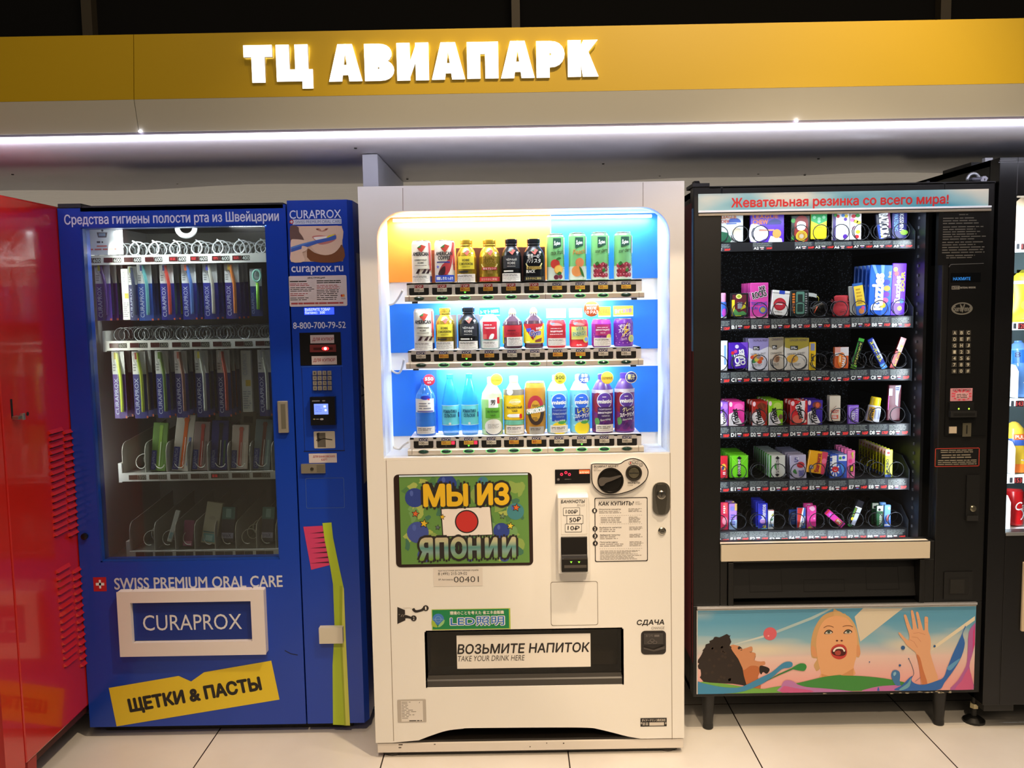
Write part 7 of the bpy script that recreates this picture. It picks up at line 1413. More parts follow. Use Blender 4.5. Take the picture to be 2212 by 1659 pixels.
def d(g, w, h): g.disc(-w * .1, h * .62, w * .22, M('d83a7a', .4), 1, h * .08); g.text('Laffy', w * .0, h * .95, w * .36, h * .72, M('c8d83a', .4), 2, .04, 0, 0, 1); g.rr(-w * .2, h * .48, w * .34, h * .24, w * .1, BLK, 2); g.text('BUBBLE', -w * .1, h * .45, w * .24, h * .27, YEL, 3, .04, 0, 0, 1); g.disc(w * .1, h * .1, w * .25, M('f0a0c0', .4), 1, h * .06)
queue(packat('candy_bar', 'sweet', 'pink candy bar with yellow and black badge above card E7', cE2(443, 268, 550, 660), YF, .008, 'e06aa0', d), 4, 'pink candy bar', 'E7', .03, 'pink candy bars')
def d(g, w, h): g.rect(-w * .5, h * .78, w * .1, h, M('e8b8a8', .4), 1); g.disc(-w * .1, h * .88, w * .2, RED, 2, h * .04); g.text('TURBO', -w * .38, h * .66, -w * .02, h * .14, M('3a3a4a', .4), 2, .04, 0, 0, 1); g.rect(-w * .5, 0, w * .3, h * .1, M('3a5aa8', .4), 1)
queue(packat('gum_pack', 'chewing gum', 'tall yellow gum stick pack above card E9', cE2(967, 258, 1070, 642), YF, .006, 'd8e01e', d), 9, 'yellow gum stick pack', 'E9', .026, 'yellow gum stick packs')
# row F
def d(g, w, h): g.rect(-w * .2, h * .98, w * .3, h * .6, M('e05a5a', .4), 1); g.disc(0, h * .35, w * .35, M('f09ab0', .4), 1, h * .14); g.lines(-w * .2, h * .9, w * .1, h * .6, 4, W_, 2, 2)
packat('candy_bar', 'sweet', 'red and pink candy bar at left end of row F', cE(112, 985, 212, 1380), YF, .01, 'c82a52', d)
def d(g, w, h): g.disc(-w * .1, h * .82, w * .3, M('8a8ae0', .4), 1, h * .09); g.rect(w * .2, h, w * .5, h * .75, M('e8c06a', .4), 1.4); g.rect(-w * .5, 0, w * .5, h * .4, M('a8c8f0', .4), .8); g.lines(-w * .3, h * .62, w * .3, h * .2, 5, M('5a5ac0', .4), 2, 3)
queue(packat('candy_box', 'sweet', 'lilac and pale blue candy box above card F1', cE(224, 1002, 330, 1380), YF, .02, 'b88ad8', d), 1, 'lilac candy box', 'F1', .04, 'lilac candy boxes')
def d(g, w, h): g.text('Mentos', -w * .2, h * .95, w * .3, h * .4, M('d8d8f0', .4), 2, .04, 0, 0, 1); g.disc(0, h * .35, w * .35, M('b88ad0', .4), 1, h * .1); g.disc(w * .15, h * .15, w * .2, M('d8d05a', .4), 1.5, h * .06); g.rect(-w * .5, 0, w * .5, h * .1, M('6ab8f0', .4), 1)
queue(packat('gum_pack', 'chewing gum', 'royal blue gum pack above card F2', cE(626, 992, 752, 1380), YF, .008, '2a34c0', d), 3, 'royal blue gum pack', 'F2', .03, 'royal blue gum packs')
def d(g, w, h): g.poly([(-w * .1, h * .7), (w * .4, h * .85), (w * .4, h * .7)], M('b8b84a', .4), 1); g.poly([(-w * .3, h * .5), (w * .4, h * .6), (w * .2, h * .45)], M('3a7a4a', .4), 1); g.rect(-w * .5, h * .97, w * .5, h, M('c83a2a', .4), 1); g.rect(-w * .4, h * .15, w * .4, h * .3, LBL, 1)
packat('gum_pack', 'chewing gum', 'small white gum pack right of the royal blue pack above card F3', cE(762, 1090, 840, 1370), YF, .012, 'e8f0f4', d)
def d(g, w, h): g.poly([(-w * .5, h), (w * .15, h), (-w * .3, 0), (-w * .5, 0)], M('c8342a', .4), 1); g.poly([(w * .15, h), (w * .3, h), (-w * .1, 0), (-w * .3, 0)], W_, 1.3); g.text('Orbit', w * .05, h * .6, w * .4, h * .15, W_, 2, .04, -6, 0, 1)
packat('gum_pack', 'chewing gum', 'red and blue gum pack with white diagonal above card F4', cE(1160, 1060, 1276, 1350), YF, .01, '3a6ac0', d)
def d(g, w, h): g.lines(-w * .2, h * .8, w * .3, h * .2, 4, M('6a8ac8', .4), 1, 3)
packat('gum_pack', 'chewing gum', 'dark blue gum pack behind and left of the red and blue pack above card F4', cE(1050, 1085, 1155, 1300), YF + .03, .01, '1f3f86', d)
def d(g, w, h): g.poly(smooth([(-w * .3, h * .9), (w * .1, h * .98), (w * .38, h * .85), (w * .05, h * .76)], 3), M('e8b0d0', .4), 1); g.disc(w * .3, h * .45, w * .1, M('f0a0d0', .4), 1); g.disc(-w * .2, h * .06, w * .2, M('c8c83a', .4), 1, h * .05); g.rect(-w * .5, h * .55, -w * .2, h * .75, M('b83a8a', .4), 1)
queue(packat('gum_pack', 'chewing gum', 'hot pink gum pack above card F5', cE(1296, 1028, 1420, 1358), YF, .01, 'e03a9a', d), 1, 'hot pink gum pack', 'F5', .035, 'hot pink gum packs')
def d(g, w, h): g.rr(-w * .36, h * .45, w * .36, h * .14, w * .2, M('d86a3a', .4), 1); g.text('2x2', -w * .2, h * .4, w * .2, h * .18, W_, 2, .05, 0, 0, 1); g.disc(0, h * .8, w * .25, M('c06ae0', .4), 1); g.rect(-w * .5, h * .93, w * .5, h, RED, 1)
stick('candy_stick', 'hot pink candy stick lying slanted above card F6', cE2, (395, 1315), (165, 1110), 84, 'd83aa8', d)
def d(g, w, h): g.rect(-w * .1, h * .1, w * .5, h * .72, M('c8d4f0', .35), 1); g.disc(-w * .2, h * .06, w * .35, M('3a9a4a', .4), 1.4, h * .05); g.disc(-w * .25, h * .3, w * .2, YEL, 1.4, h * .06); g.poly([(-w * .5, h * .4), (-w * .2, h * .35), (-w * .2, h * .7), (-w * .5, h * .7)], M('3a7a3a', .4), 1); g.rect(-w * .5, h * .72, w * .5, h * .76, W_, 2); g.text('メントス', -w * .35, h * .7, -w * .12, h * .42, YEL, 2, .03, 0, 0, -1)
stick('candy_tube', 'black green and white candy tube leaning right above card F7', cE2, (492, 1330), (635, 965), 92, '1c1c24', d, 'sweet', .014)
def d(g, w, h): g.rect(-w * .5, h * .75, w * .5, h, M('c8d0c0', .4), 1); g.disc(-w * .1, h * .82, w * .2, BLK, 2, h * .06); g.text('GREEN', -w * .1, h * .62, w * .3, h * .1, M('c8d8c8', .4), 2, .04, 0, 0, 1)
queue(packat('gum_pack', 'chewing gum', 'dark green gum pack with white top above card F8', cE2(852, 1032, 938, 1330), YF, .012, '1f5a34', d), 1, 'dark green gum pack', 'F8', .04, 'dark green gum packs')
def d(g, w, h): g.disc(w * .2, h * .85, w * .2, W_, 1, h * .06); g.poly([(-w * .5, 0), (w * .5, 0), (w * .5, h * .3), (-w * .5, h * .45)], M('4a7ae0', .4), 1); g.poly(smooth([(-w * .2, h * .3), (w * .1, h * .6), (w * .2, h * .3)], 3), M('c86a6a', .4), 2); g.rect(-w * .5, h * .05, w * .5, h * .12, W_, 2)
queue(packat('gum_pack', 'chewing gum', 'sky blue and white gum pack above card F9', cE2(958, 1022, 1044, 1325), YF, .012, '6aa8f0', d), 1, 'sky blue gum pack', 'F9', .04, 'sky blue gum packs')

# ------------------------------------------------------------------ toothbrush packs in the blue machine
TB = YT + .02
zt1 = lambda u, v: (180 + u / 4.366, 480 + v / 4.366); zt2 = lambda u, v: (180 + u / 4.148, 840 + v / 4.148)
BLC = ('2a2a8a', '23307e', '1d2a70')
def brush_card(px, base, brush, head, label, group=None):
    x0, y0, x1, y1 = px; k = PXS((y0 + y1) / 2, TB); w = (x1 - x0) * k; h = (y1 - y0) * k; c = P((x0 + x1) / 2, y1, TB); o = thing('toothbrush_pack', label, 'toothbrush', (c[0], TB, c[1]), group); o['_o'] = [0, 0, 0]
    mb = MB(); mb.box(-w / 2, w / 2, 0, .0015, 0, h * .66, M(base, .4)); mb.box(-w / 2, w / 2, 0, .0015, h * .66, h, M('c9c9cc', .4)); g = D(mb, flatmap(0)); g.text('CURAPROX', -w * .4, h * .6, -w * .12, h * .06, M('b4b8d4', .4), 1, 0, 0, 0, 1); g.rect(-w * .16, h * .84, w * .0, h * .9, M('3a3f6a', .4), 1); g.rect(w * .36, .0, w * .48, h * .035, M('c05a3a', .4), 1); g.lines(-w * .44, h * .82, -w * .2, h * .7, 3, M('8a8a90', .4), 1, 3); mb.build('card', o)
    mb = MB(); pth = [(w * .18, -.006, h * .1), (w * .2, -.007, h * .35), (w * .2, -.008, h * .62), (w * .1, -.007, h * .78), (w * .02, -.006, h * .88), (-w * .02, -.006, h * .98)]; mb.tube(smooth(pth, 4, False), .0058, M(brush, .35), 8); bh = mb.build('brush_handle', o)
    mb = MB(); mb.box(-w * .2, -w * .01, -.011, -.003, h * .885, h * .985, M(head, .6)); mb.build('brush_head', o)
    mb = MB(); q = smooth([(w * .0, 0, h * .03), (w * .36, 0, h * .03), (w * .4, 0, h * .3), (w * .4, 0, h * .7), (w * .3, 0, h * .97), (-w * .28, 0, h * .99), (-w * .28, 0, h * .86), (-w * .0, 0, h * .75), (w * .02, 0, h * .4)], 3); n = len(q)
    mb.add([(p[0], -.0005, p[2]) for p in q] + [(p[0], -.014, p[2]) for p in q], [(i, (i + 1) % n, n + (i + 1) % n, n + i) for i in range(n)] + [tuple(range(n, 2 * n))], BLST); mb.build('blister', o)
    return o
BLST = glassmat('blister_film', 'fcfcfc', .12, .5, .015)
r1 = [((134, 400, 276, 928), '3a1f80', '4a2a7a', 'b8b020', 'violet toothbrush pack with yellow bristles in the top row'),
      ((530, 400, 666, 928), '1f3f90', '5aaab0', '23307a', 'toothbrush pack with a turquoise handle in the top row'), ((742, 400, 872, 922), '22227e', 'c8382a', '2a2a6a', 'toothbrush pack with a red handle in the top row'), ((945, 398, 1082, 918), '23287e', '4a78c8', 'd8602a', 'toothbrush pack with a blue handle and orange bristles in the top row'),
      ((1145, 396, 1282, 914), '23267e', 'c8c4bc', '3a3aa8', 'toothbrush pack with a cream handle in the top row'), ((1350, 394, 1486, 910), '33287a', 'd87a28', 'b8942a', 'toothbrush pack with an orange handle in the top row')]
back = [[('3f5aa8', '2a3a80'), ('4a8a98', '1f2a6a')], [('3a58b0', 'd0c83a'), ('24306e', 'd0c83a')], [('3a6a70', '3a4a80'), ('c8c02a', '4a3a70')], [('2a5aa8', 'd8a03a'), ('2a6ab0', '9ab03a')], [('2a3aa0', '8a4a9a'), ('4a6ac0', 'd85a3a')], [('5a5aa0', '5a7ac8'), ('4a4a90', '8a9a3a')]]
BN = ['right behind the %s', 'second behind the %s']
for (px, base, br, hd_, lab), bk_ in zip(r1, back):
    a, b = zt1(px[0], px[1]), zt1(px[2], px[3]); TB = YT + .02; o = brush_card((*a, *b), base, br, hd_, lab)
    wid = (b[0] - a[0])
    for j, (bc, bh_) in enumerate(bk_):
        TB = YT + .07 + .05 * j; kk = (TB - CAMY) / (YT + .02 - CAMY); c = P((a[0] + b[0]) / 2, b[1], YT + .02); q = brush_card((*a, *b), base, bc, bh_, 'pack ' + BN[j] % lab.replace(' in the top row', '') + ', top row'); q.location = (c[0], TB, c[1])
TB = YT + .02
def slim_box(px, col, ac, label, conv):
    a, b = conv(px[0], px[1]), conv(px[2], px[3])
    def d(g, w, h): g.rect(-w * .1, h * .52, w * .4, h * .42, M(ac, .4), 1); g.lines(-w * .4, h * .35, w * .4, h * .05, 8, M('8a8a92', .4), 1, 4, .4); g.text('CURAPROX', -w * .3, h * .95, w * .1, h * .6, M('9a9ab0', .4), 1, 0, 0, 0, 1)
    return packat('brush_box', 'toothbrush', label, (*a, *b), TB, .02, col, d)
slim_box((376, 440, 446, 922), 'c8c8cc', 'b8a82a', 'slim white brush box with yellow patch in the top row', zt1)
o = brush_card((*zt1(446, 420), *zt1(526, 925)), '1a1f5a', '1f2a50', '8a9a3a', 'dark navy toothbrush pack right of the slim white box in the top row')
# tongue cleaner
a, b = zt1(1585, 440), zt1(1696, 885); k = PXS(620, TB); w = (b[0] - a[0]) * k; h = (b[1] - a[1]) * k; c = P((a[0] + b[0]) / 2, b[1], TB); o = thing('tongue_cleaner_pack', 'lime green tongue cleaner pack at the right end of the top row', 'tongue cleaner', (c[0], TB, c[1])); o['_o'] = [0, 0, 0]
mb = MB(); mb.box(-w / 2, w / 2, 0, .0015, 0, h * .63, M('1a2a62', .4)); mb.box(-w / 2, w / 2, 0, .0015, h * .63, h, M('b0b6b8', .4)); D(mb, flatmap(0)).text('CURAPROX', -w * .42, h * .5, -w * .2, h * .05, M('8a94b8', .4), 1, 0, 0, 0, 1); mb.build('card', o)
mb = MB(); mb.tube([(w * .16, -.006, h * .14), (w * .18, -.007, h * .7)], .0055, M('7ac02a', .35), 8); mb.tube([(w * .16 + w * .34 * math.sin(t), -.007, h * .85 + h * .12 * math.cos(t)) for t in [math.pi + 2 * math.pi * i / 20 for i in range(21)]], .0035, M('8ac8b8', .35), 8); mb.build('cleaner', o)
r2 = [((300, 1215, 418, 1850), '4a2a80', 'b8c82a', 'a8982a', 'violet toothbrush pack with a lime handle in the second row'), ((490, 1215, 616, 1850), '2a2a72', 'b0c02a', 'a04a3a', 'navy toothbrush pack with a lime handle in the second row'), ((706, 1210, 830, 1845), '2a2f7c', '6a8a3a', '6a8a3a', 'toothbrush pack with a green handle in the second row'), ((886, 1208, 1006, 1842), '2f2f74', '8a5a4a', 'a85a4a', 'toothbrush pack with a brown handle in the second row'), ((1076, 1205, 1202, 1838), '22286e', 'c4c8c4', 'c8b83a', 'toothbrush pack with a white handle and yellow bristles in the second row'), ((1282, 1202, 1406, 1834), '2a2a6e', 'b83a2a', 'b8a8a0', 'toothbrush pack with a red handle in the second row'), ((1666, 1200, 1790, 1828), '24286e', 'b8b8b0', 'a8a8b0', 'toothbrush pack with a pale grey handle at right end of the second row')]
back2 = [('1f3a3a', '2a2a2e'), ('8a7a5a', '6a5a4a'), ('5a5a5a', '3a3a6a'), ('1f4a5a', '6a2a2a'), ('5a5a4a', '6a6a5a'), ('7a2a26', '8a2a2a'), ('5a5a52', '4a4a6a')]
for (px, base, br, hd_, lab), (b1, b2_) in zip(r2, back2):
    a, b = zt1(px[0], px[1]), zt1(px[2], px[3]); TB = YT + .02; brush_card((*a, *b), base, br, hd_, lab); c = P((a[0] + b[0]) / 2, b[1], TB)
    for j, bb in enumerate((b1, b2_)):
        TB = YT + .07 + .05 * j; q = brush_card((*a, *b), base, bb, bb, 'pack ' + BN[j] % lab.replace(' in the second row', '') + ', second row' if 'right end' not in lab else 'pack ' + BN[j] % 'pale grey handled pack' + ', second row'); q.location = (c[0], TB, c[1])
TB = YT + .02
slim_box((1506, 1205, 1600, 1790), 'c0bcb4', 'b8982a', 'slim white brush box with ochre top in the second row', zt1)
# row 3: leaning packs in clear coils
def leaner(name, cat, px, col, draw, label, lean, t=.012, n=0, yoff=0.0, mat=None):
    global TB
    a, b = zt2(px[0], px[1]), zt2(px[2], px[3]); o = packat(name, cat, label, (*a, *b), YT + .03 + yoff, t, col, draw); o.rotation_euler = (math.radians(-lean), math.radians(px[4] if len(px) > 4 else 0), 0); return o
def blis(c1, c2, base='23307e'):
    def d(g, w, h):
        g.rect(-w * .48, h * .02, -w * .16, h * .42, M(base, .4), 1); g.text('CURAPROX', -w * .42, h * .4, -w * .24, h * .05, M('9aa0c8', .4), 2, 0, 0, 0, 1); g.line([(w * .02, h * .05), (w * .04, h * .5), (w * .06, h * .95)], w * .2, M(c1, .4), 2); g.line([(w * .3, h * .1), (w * .32, h * .6)], w * .12, M(c2, .4), 2); g.disc(w * .06, h * .9, w * .14, M(c1, .4), 3, h * .05); g.line([(w * .06, h * .1), (w * .08, h * .6)], w * .03, W_, 3)
    return d
for px, col, c1, c2, lab in (((600, 300, 736, 735, 3), '5a7a3a', '7aa03a', '4a6a2a', 'green twin toothbrush pack in the third row of the blue machine'), ((790, 225, 960, 735, 5), 'b4aca4', 'd0601e', '5a6aa0', 'orange toothbrush pack leaning in the third row of the blue machine'), ((972, 290, 1112, 730, 3), '8a7878', 'a83a34', '6a5a5a', 'clear toothbrush pack with a red brush in the third row of the blue machine'), ((1135, 280, 1285, 725, 2), '23286a', '15151a', '3a5a3a', 'blue and black toothbrush pack in the third row of the blue machine'), ((1320, 320, 1468, 718, 2), 'c8b8b0', 'c05a4a', 'd8c8c0', 'pale pink toothbrush pack in the third row of the blue machine'), ((1515, 270, 1668, 725, 4), '6a7a80', '6a3022', '8aa0a0', 'brown and teal toothbrush pack in the third row of the blue machine')):
    leaner('toothbrush_pack', 'toothbrush', px, col, blis(c1, c2), lab, 10)
for px, col, c1, lab in (((1040, 210, 1150, 600, 4), '1a181a', '2a2a2a', 'black toothbrush pack with red heart behind the clear pack in the third row'), ((1200, 215, 1300, 600, 3), '6a6a4a', '3a3a2a', 'olive topped pack behind the blue and black pack in the third row'), ((1390, 205, 1530, 600, 3), '8a8070', '5a3a34', 'beige topped pack behind the pale pink pack in the third row')):
    leaner('toothbrush_pack', 'toothbrush', px, col, (lambda g, w, h: g.disc(w * .1, h * .8, w * .2, M('8a2a34', .4), 2, h * .06)) if 'heart' in lab else (lambda g, w, h: g.rect(-w * .3, h * .9, w * .3, h * .75, M('4a443c', .4), 1)), lab, 10, .012, 0, .06)
# row 4
leaner('brush_stick', 'toothbrush', (748, 1080, 790, 1370, 16), 'b8bcb8', lambda g, w, h: g.rect(-w * .3, h * .1, w * .3, h * .3, M('7aa0a8', .4), 1), 'thin white box slanting in the bottom row of the blue machine', 8)
leaner('toothpaste_pack', 'toothpaste', (885, 1180, 975, 1410, 4), '7a3a5a', lambda g, w, h: g.rect(-w * .4, h * .03, w * .4, h * .2, M('c87a9a', .4), 1), 'dark pink pack in the bottom row of the blue machine', 12)
def d(g, w, h): g.rect(-w * .4, h * .04, w * .4, h * .24, M('6aa8b0', .4), 1); g.rect(-w * .25, h * .07, w * .2, h * .2, M('a8d0d4', .4), 2); g.disc(0, h * .62, w * .2, M('9a9484', .4), 1, h * .05); g.rect(-w * .45, h * .26, w * .45, h * .29, M('4a7a80', .4), 1)
leaner('toothpaste_box', 'toothpaste', (1050, 1015, 1190, 1385, 9), 'a8a490', d, 'tall cream and teal toothpaste box in the bottom row of the blue machine', 10, .03)
for px, lab in (((1230, 1060, 1345, 1370, 3), 'dark toothpaste box with teal top left of the empty slot in the bottom row'), ((1590, 1060, 1700, 1365, 3), 'dark toothpaste box with teal top at right end of the bottom row')):
    leaner('toothpaste_box', 'toothpaste', px, '2c2c3a', lambda g, w, h: (g.rect(-w * .5, h * .65, w * .5, h, M('3a6a66', .4), 1), g.rect(-w * .45, h * .1, w * .45, h * .26, M('9a98b8', .4), 1), g.text('aroX', -w * .4, h * .24, w * .3, h * .13, M('3a3a6a', .4), 2), g.rect(-w * .2, h * .7, w * .2, h * .95, M('7aa0a0', .4), 2)), lab, 10, .03)
# ------------------------------------------------------------------ drinks in the white machine's showcase
YC = .112
STK = M('e6e2da', .45)
def drink(name, cat, label, ri, px, prof, top=None, prints=None, group=None, extra=None, body=None, rs=1.0, rough=.3, metal=0.0, bodymat=None):
    x0, y0, x1, y1 = px; k = PXS((y0 + y1) / 2, YC - .02); r = (x1 - x0) / 2 * k * rs; h = (y1 - y0) * k * 1.01; c = P((x0 + x1) / 2, y1, YC - .02)
    o = thing(name, label, cat, (c[0], YC, shz[ri])); o['_o'] = [0, 0, 0]
    if group: o['group'] = group
    mb = MB(); mb.lathe([(a * r, b * h) + ((q[0],) if q else ()) for a, b, *q in prof], (0, 0, 0), bodymat or M(body, rough, metal), 28); mb.build('body', o)
    if top: mb = MB(); mb.lathe([(a * r, b * h) for a, b in top[0]], (0, 0, 0), top[1], 22); mb.build(top[2] if len(top) > 2 else 'cap', o)
    if prints: mb = MB(); g = D(mb, cylmap(0, 0, r + .0004), .0035); prints(g, r, h); mb.build('label', o)
    if extra: extra(o, r, h)
    return o
def sticker(g, r, h, u0=-.98, u1=.9, v0=.0, v1=.2, m=None, seed=3):
    g.rect(u0 * r, v1 * h, u1 * r, v0 * h + .001, m or STK, 8); g.lines((u0 + .12) * r, (v1 - .02) * h, (u1 - .35) * r, (v1 - .07) * h, 2, INK, 9, seed, .4, .1, .1); g.lines((u0 + .12) * r, (v1 - .08) * h, (u1 - .12) * r, (v0 + .02) * h, 4, M('9a958e', .5), 9, seed + 1, .35, .1)
CAN = [(.82, 0), (1, .03), (1, .92), (.9, .985), (.88, 1)]; CANTOP = ([(.9, .982), (.92, 1.0), (.86, 1.004), (.84, .99), (.1, .988)], M('c8ccd0', .25, .9), 'can_end')
BCAN = [(.93, 0), (1, .02), (1, .6), (.9, .7), (.66, .8), (.56, .835), (.56, .86)]
def bcap(m): return ([(.6, .855), (.62, .87), (.58, .885), (.58, .9), (.62, .91), (.62, .985), (.56, 1)], m, 'cap')
GLD = M('c8a83c', .25, .75); BLKM = M('1c1e24', .22, .5)
def tab(o, r, h):
    mb = MB(); mb.lathe([(.006, 0), (.006, .002), (.002, .002)], (-.004, -.004, h * 1.0), M('c8ccd0', .25, .9), 12); mb.build('pull_tab', o)
def logo(g, r, z, s=1.0):
    g.poly([(-.02 * r - .2 * r * s, z), (.12 * r, z + .22 * r * s), (.36 * r * s, z + .12 * r * s), (.1 * r, z - .3 * r * s)], M('a83a2e', .4), 5); g.poly([(-.22 * r * s, z + .02 * r), (.1 * r, z + .23 * r * s), (.02 * r, z + .02 * r)], M('3a6a3a', .4), 6)
def american(full):
    def pr(g, r, h):
        logo(g, r, h * .82, 1.5); g.rect(.8 * r, h * .95, 1.35 * r, h * .42, M('c8a0a0', .4), 1); g.poly([(.9 * r, h * .95), (1.02 * r, h * .95), (1.2 * r, h * .3), (1.0 * r, h * .3)], RED, 2)
        g.text('AMERICAN', -.86 * r, h * .73, .82 * r, h * .64, INK, 4, .04)
        if full:
            g.text('COFFEE', -.62 * r, h * .63, .62 * r, h * .54, INK, 4, .04); g.rect(-.75 * r, h * .5, .55 * r, h * .47, NAVY, 4); g.star(-.66 * r, h * .38, .2 * r, M('4a5ac8', .4), 4)
            g.poly(smooth([(-.6 * r, h * .2), (-.2 * r, h * .42), (.4 * r, h * .55), (.9 * r, h * .9), (1.1 * r, h * .9), (.8 * r, h * .5), (.3 * r, h * .2)], 3), M('a8343a', .4), 3); g.poly(smooth([(-.65 * r, h * .2), (-.2 * r, h * .36), (.1 * r, h * .38), (0, h * .2)], 3), M('3a1a22', .4), 4)
            g.rect(-1.05 * r, h * .185, 1.05 * r, .004, M('2a4ab8', .4), 4); g.text('微糖しきたっぷり', -.85 * r, h * .15, .85 * r, h * .07, W_, 5, .03)
        else:
            g.rect(-.86 * r, h * .62, .72 * r, h * .34, M('d9d5c4', .45), 5); g.text('СЛИВОЧНЫЙ', -.62 * r, h * .57, .56 * r, h * .525, INK, 6, .02); g.text('КОФЕ', -.28 * r, h * .5, .28 * r, h * .455, INK, 6, .02); g.lines(-.6 * r, h * .43, .58 * r, h * .405, 1, M('7a766a', .5), 6, 3, .5, .05, .05)
            for u in (-.55, .05, .5): g.poly([(u * r, h * .23), ((u + .3) * r, h * .33), ((u + .5) * r, h * .33), ((u + .3) * r, h * .23)], M('3a2228', .4), 4)
            sticker(g, r, h); g.rect(1.0 * r, h * .17, 1.4 * r, .004, NAVY, 3)
    return pr
def backing(w, h0, h1, col, dx=0.0):
    def ex(o, r, h):
        mb = MB(); mb.box(dx - w * r, dx + w * r, r + .004, r + .006, h * h0, h * h1, M(col, .55)); mb.build('backing_card', o)
    return ex
def coffee(kind, stk=True):
    ink = INK if kind == 'g' else M('dcdad2', .4)
    def pr(g, r, h):
        if stk:
            g.rect(-.86 * r, h * .61, .84 * r, h * .31, M('d8c83a', .4) if kind == 'g' else M('20242c', .4), 5); a, b = (('КОФЕ', 'С МОЛОКОМ') if kind == 'g' else ('ЧЁРНЫЙ', 'КОФЕ'))
            g.text(a, -.36 * r if kind == 'g' else -.5 * r, h * .55, .32 * r if kind == 'g' else .5 * r, h * .49, ink, 6, .02); g.text(b, -.68 * r if kind == 'g' else -.36 * r, h * .465, .66 * r if kind == 'g' else .36 * r, h * .405, ink, 6, .02); g.lines(-.4 * r, h * .375, .4 * r, h * .35, 1, ink, 6, 2, .4, .05, .05)
            g.lines(-.8 * r, h * .28, .7 * r, h * .22, 1, ink, 4, 6, .6); sticker(g, r, h)
        else:
            m2 = M('8a6a2a', .4) if kind == 'g' else ink
            g.text('世界一の', -.6 * r, h * .64, .5 * r, h * .53, m2, 4, .02); g.text('バリスタ', -.7 * r, h * .53, .65 * r, h * .43, m2, 4, .02); g.ring(0, h * .5, .78 * r, .9 * r, M('d8cc8a', .4), 3, 20, 1.0, 200, 340)
            g.rect(-.72 * r, h * .35, .72 * r, h * .285, M('a8242c', .4) if kind == 'g' else M('b89a4a', .4), 4); g.text('香るブレンド', -.6 * r, h * .34, .6 * r, h * .295, W_ if kind == 'g' else INK, 5, .02); g.text('微糖' if kind == 'g' else 'BLACK', -.2 * r if kind == 'g' else -.75 * r, h * .27, .3 * r if kind == 'g' else .1 * r, h * .2, m2, 4, .03)
            g.rect(-1.1 * r, h * .125, 1.1 * r, .003, M('a8242c', .4) if kind == 'g' else BLK, 4); g.text('まろやかに美味!', -.8 * r, h * .1, .7 * r, h * .04, M('e0a8a0', .4) if kind == 'g' else M('c8b46a', .4), 5, .02)
    def ex(o, r, h):
        # logo printed on the sloping shoulder
        mb = MB(); sl = lambda u, v, l: (u, -(r * (1.0 - (v - h * .6) / (h * .2) * .36)) * math.cos(u / r) - .0008 - l * EPS, v)
        g = D(mb, sl); logo(g, r, h * .7, 1.1); g.disc(.6 * r, h * .68, .1 * r, W_, 4); mb.build('shoulder_print', o)
        if stk is not None: backing(1.12, .0, .83, '5a2c22' if o.location.z > shz[1] + .05 else '6f6a70')(o, r, h)
    return pr, ex
SLT = ([(.9, .975), (.93, .995), (.86, 1.0), (.84, .985), (.1, .983)], M('c8ccd0', .25, .9), 'can_end')
SLIM = [(.84, 0), (1, .03), (1, .93), (.88, .98), (.88, .985)]
def icim(txt, kind):
    def pr(g, r, h):
        g.rect(-1.5 * r, h * .3, 1.5 * r, h * .02, M('c9d2c2', .35), .5)
        g.poly([(-.3 * r, h * .9), (.62 * r, h * .9), (.62 * r, h * .73), (-.3 * r, h * .68)], M('1f4a3a', .4), 3); g.text('İçim', -.2 * r, h * .85, .5 * r, h * .74, W_, 4, .03, 6, .15); g.text(txt, -.55 * r, h * .66, .85 * r, h * .555, M('c8783a', .4) if kind == 'peach' else M('3a4a2a', .4), 4, .01, 6, .2)
        g.rect(1.0 * r, h * .92, 1.4 * r, h * .56, M('d4d0e0', .45), 3)
        for i in range(8): g.rect(1.0 * r, h * (.52 - i * .035), 1.12 * r, h * (.505 - i * .035), INK, 3)
        lf = M('2f6a2a', .4)
        if kind == 'mix':
            g.disc(-.1 * r, h * .36, .52 * r, M('b8342a', .4), 3); g.disc(.3 * r, h * .24, .52 * r, M('e0a03a', .4), 4); g.disc(.3 * r, h * .24, .42 * r, M('e8bc5a', .4), 5); g.disc(0, h * .08, .26 * r, M('6a1f34', .4), 6); g.disc(.5 * r, h * .09, .24 * r, M('7a2a3a', .4), 6); g.poly(smooth([(.0, h * .46), (.3 * r, h * .5), (.6 * r, h * .48), (.2 * r, h * .44)], 3), lf, 5); g.poly(smooth([(.1 * r, h * .16), (.4 * r, h * .2), (.6 * r, h * .16), (.3 * r, h * .13)], 3), lf, 7)
        if kind == 'peach':
            g.disc(.2 * r, h * .38, .5 * r, M('cc7a4a', .4), 3); g.disc(-.15 * r, h * .2, .6 * r, M('d88a4a', .4), 4); g.poly(smooth([(.1 * r, h * .3), (.45 * r, h * .22), (.7 * r, h * .07), (.35 * r, h * .13)], 3), lf, 6)
        if kind == 'cherry':
            rg = random.Random(5)
            for i in range(15): g.disc((-.62 + .31 * (i % 5)) * r + rg.uniform(-.05, .05) * r, h * (.1 + .105 * (i // 5)) + rg.uniform(-.01, .02) * h, .25 * r, M(('8a2436', '9c3040', '7a1c30')[i % 3], .35), 3 + (i % 4) * .5); g.disc((-.66 + .31 * (i % 5)) * r, h * (.125 + .105 * (i // 5)), .07 * r, M('d08a90', .4), 5.5)
            for a, b in ((-.6, .34), (.1, .2)): g.poly(smooth([(a * r, h * b), ((a + .25) * r, h * (b + .05)), ((a + .45) * r, h * (b + .01)), ((a + .2) * r, h * (b - .03))], 3), lf, 7)
    return pr
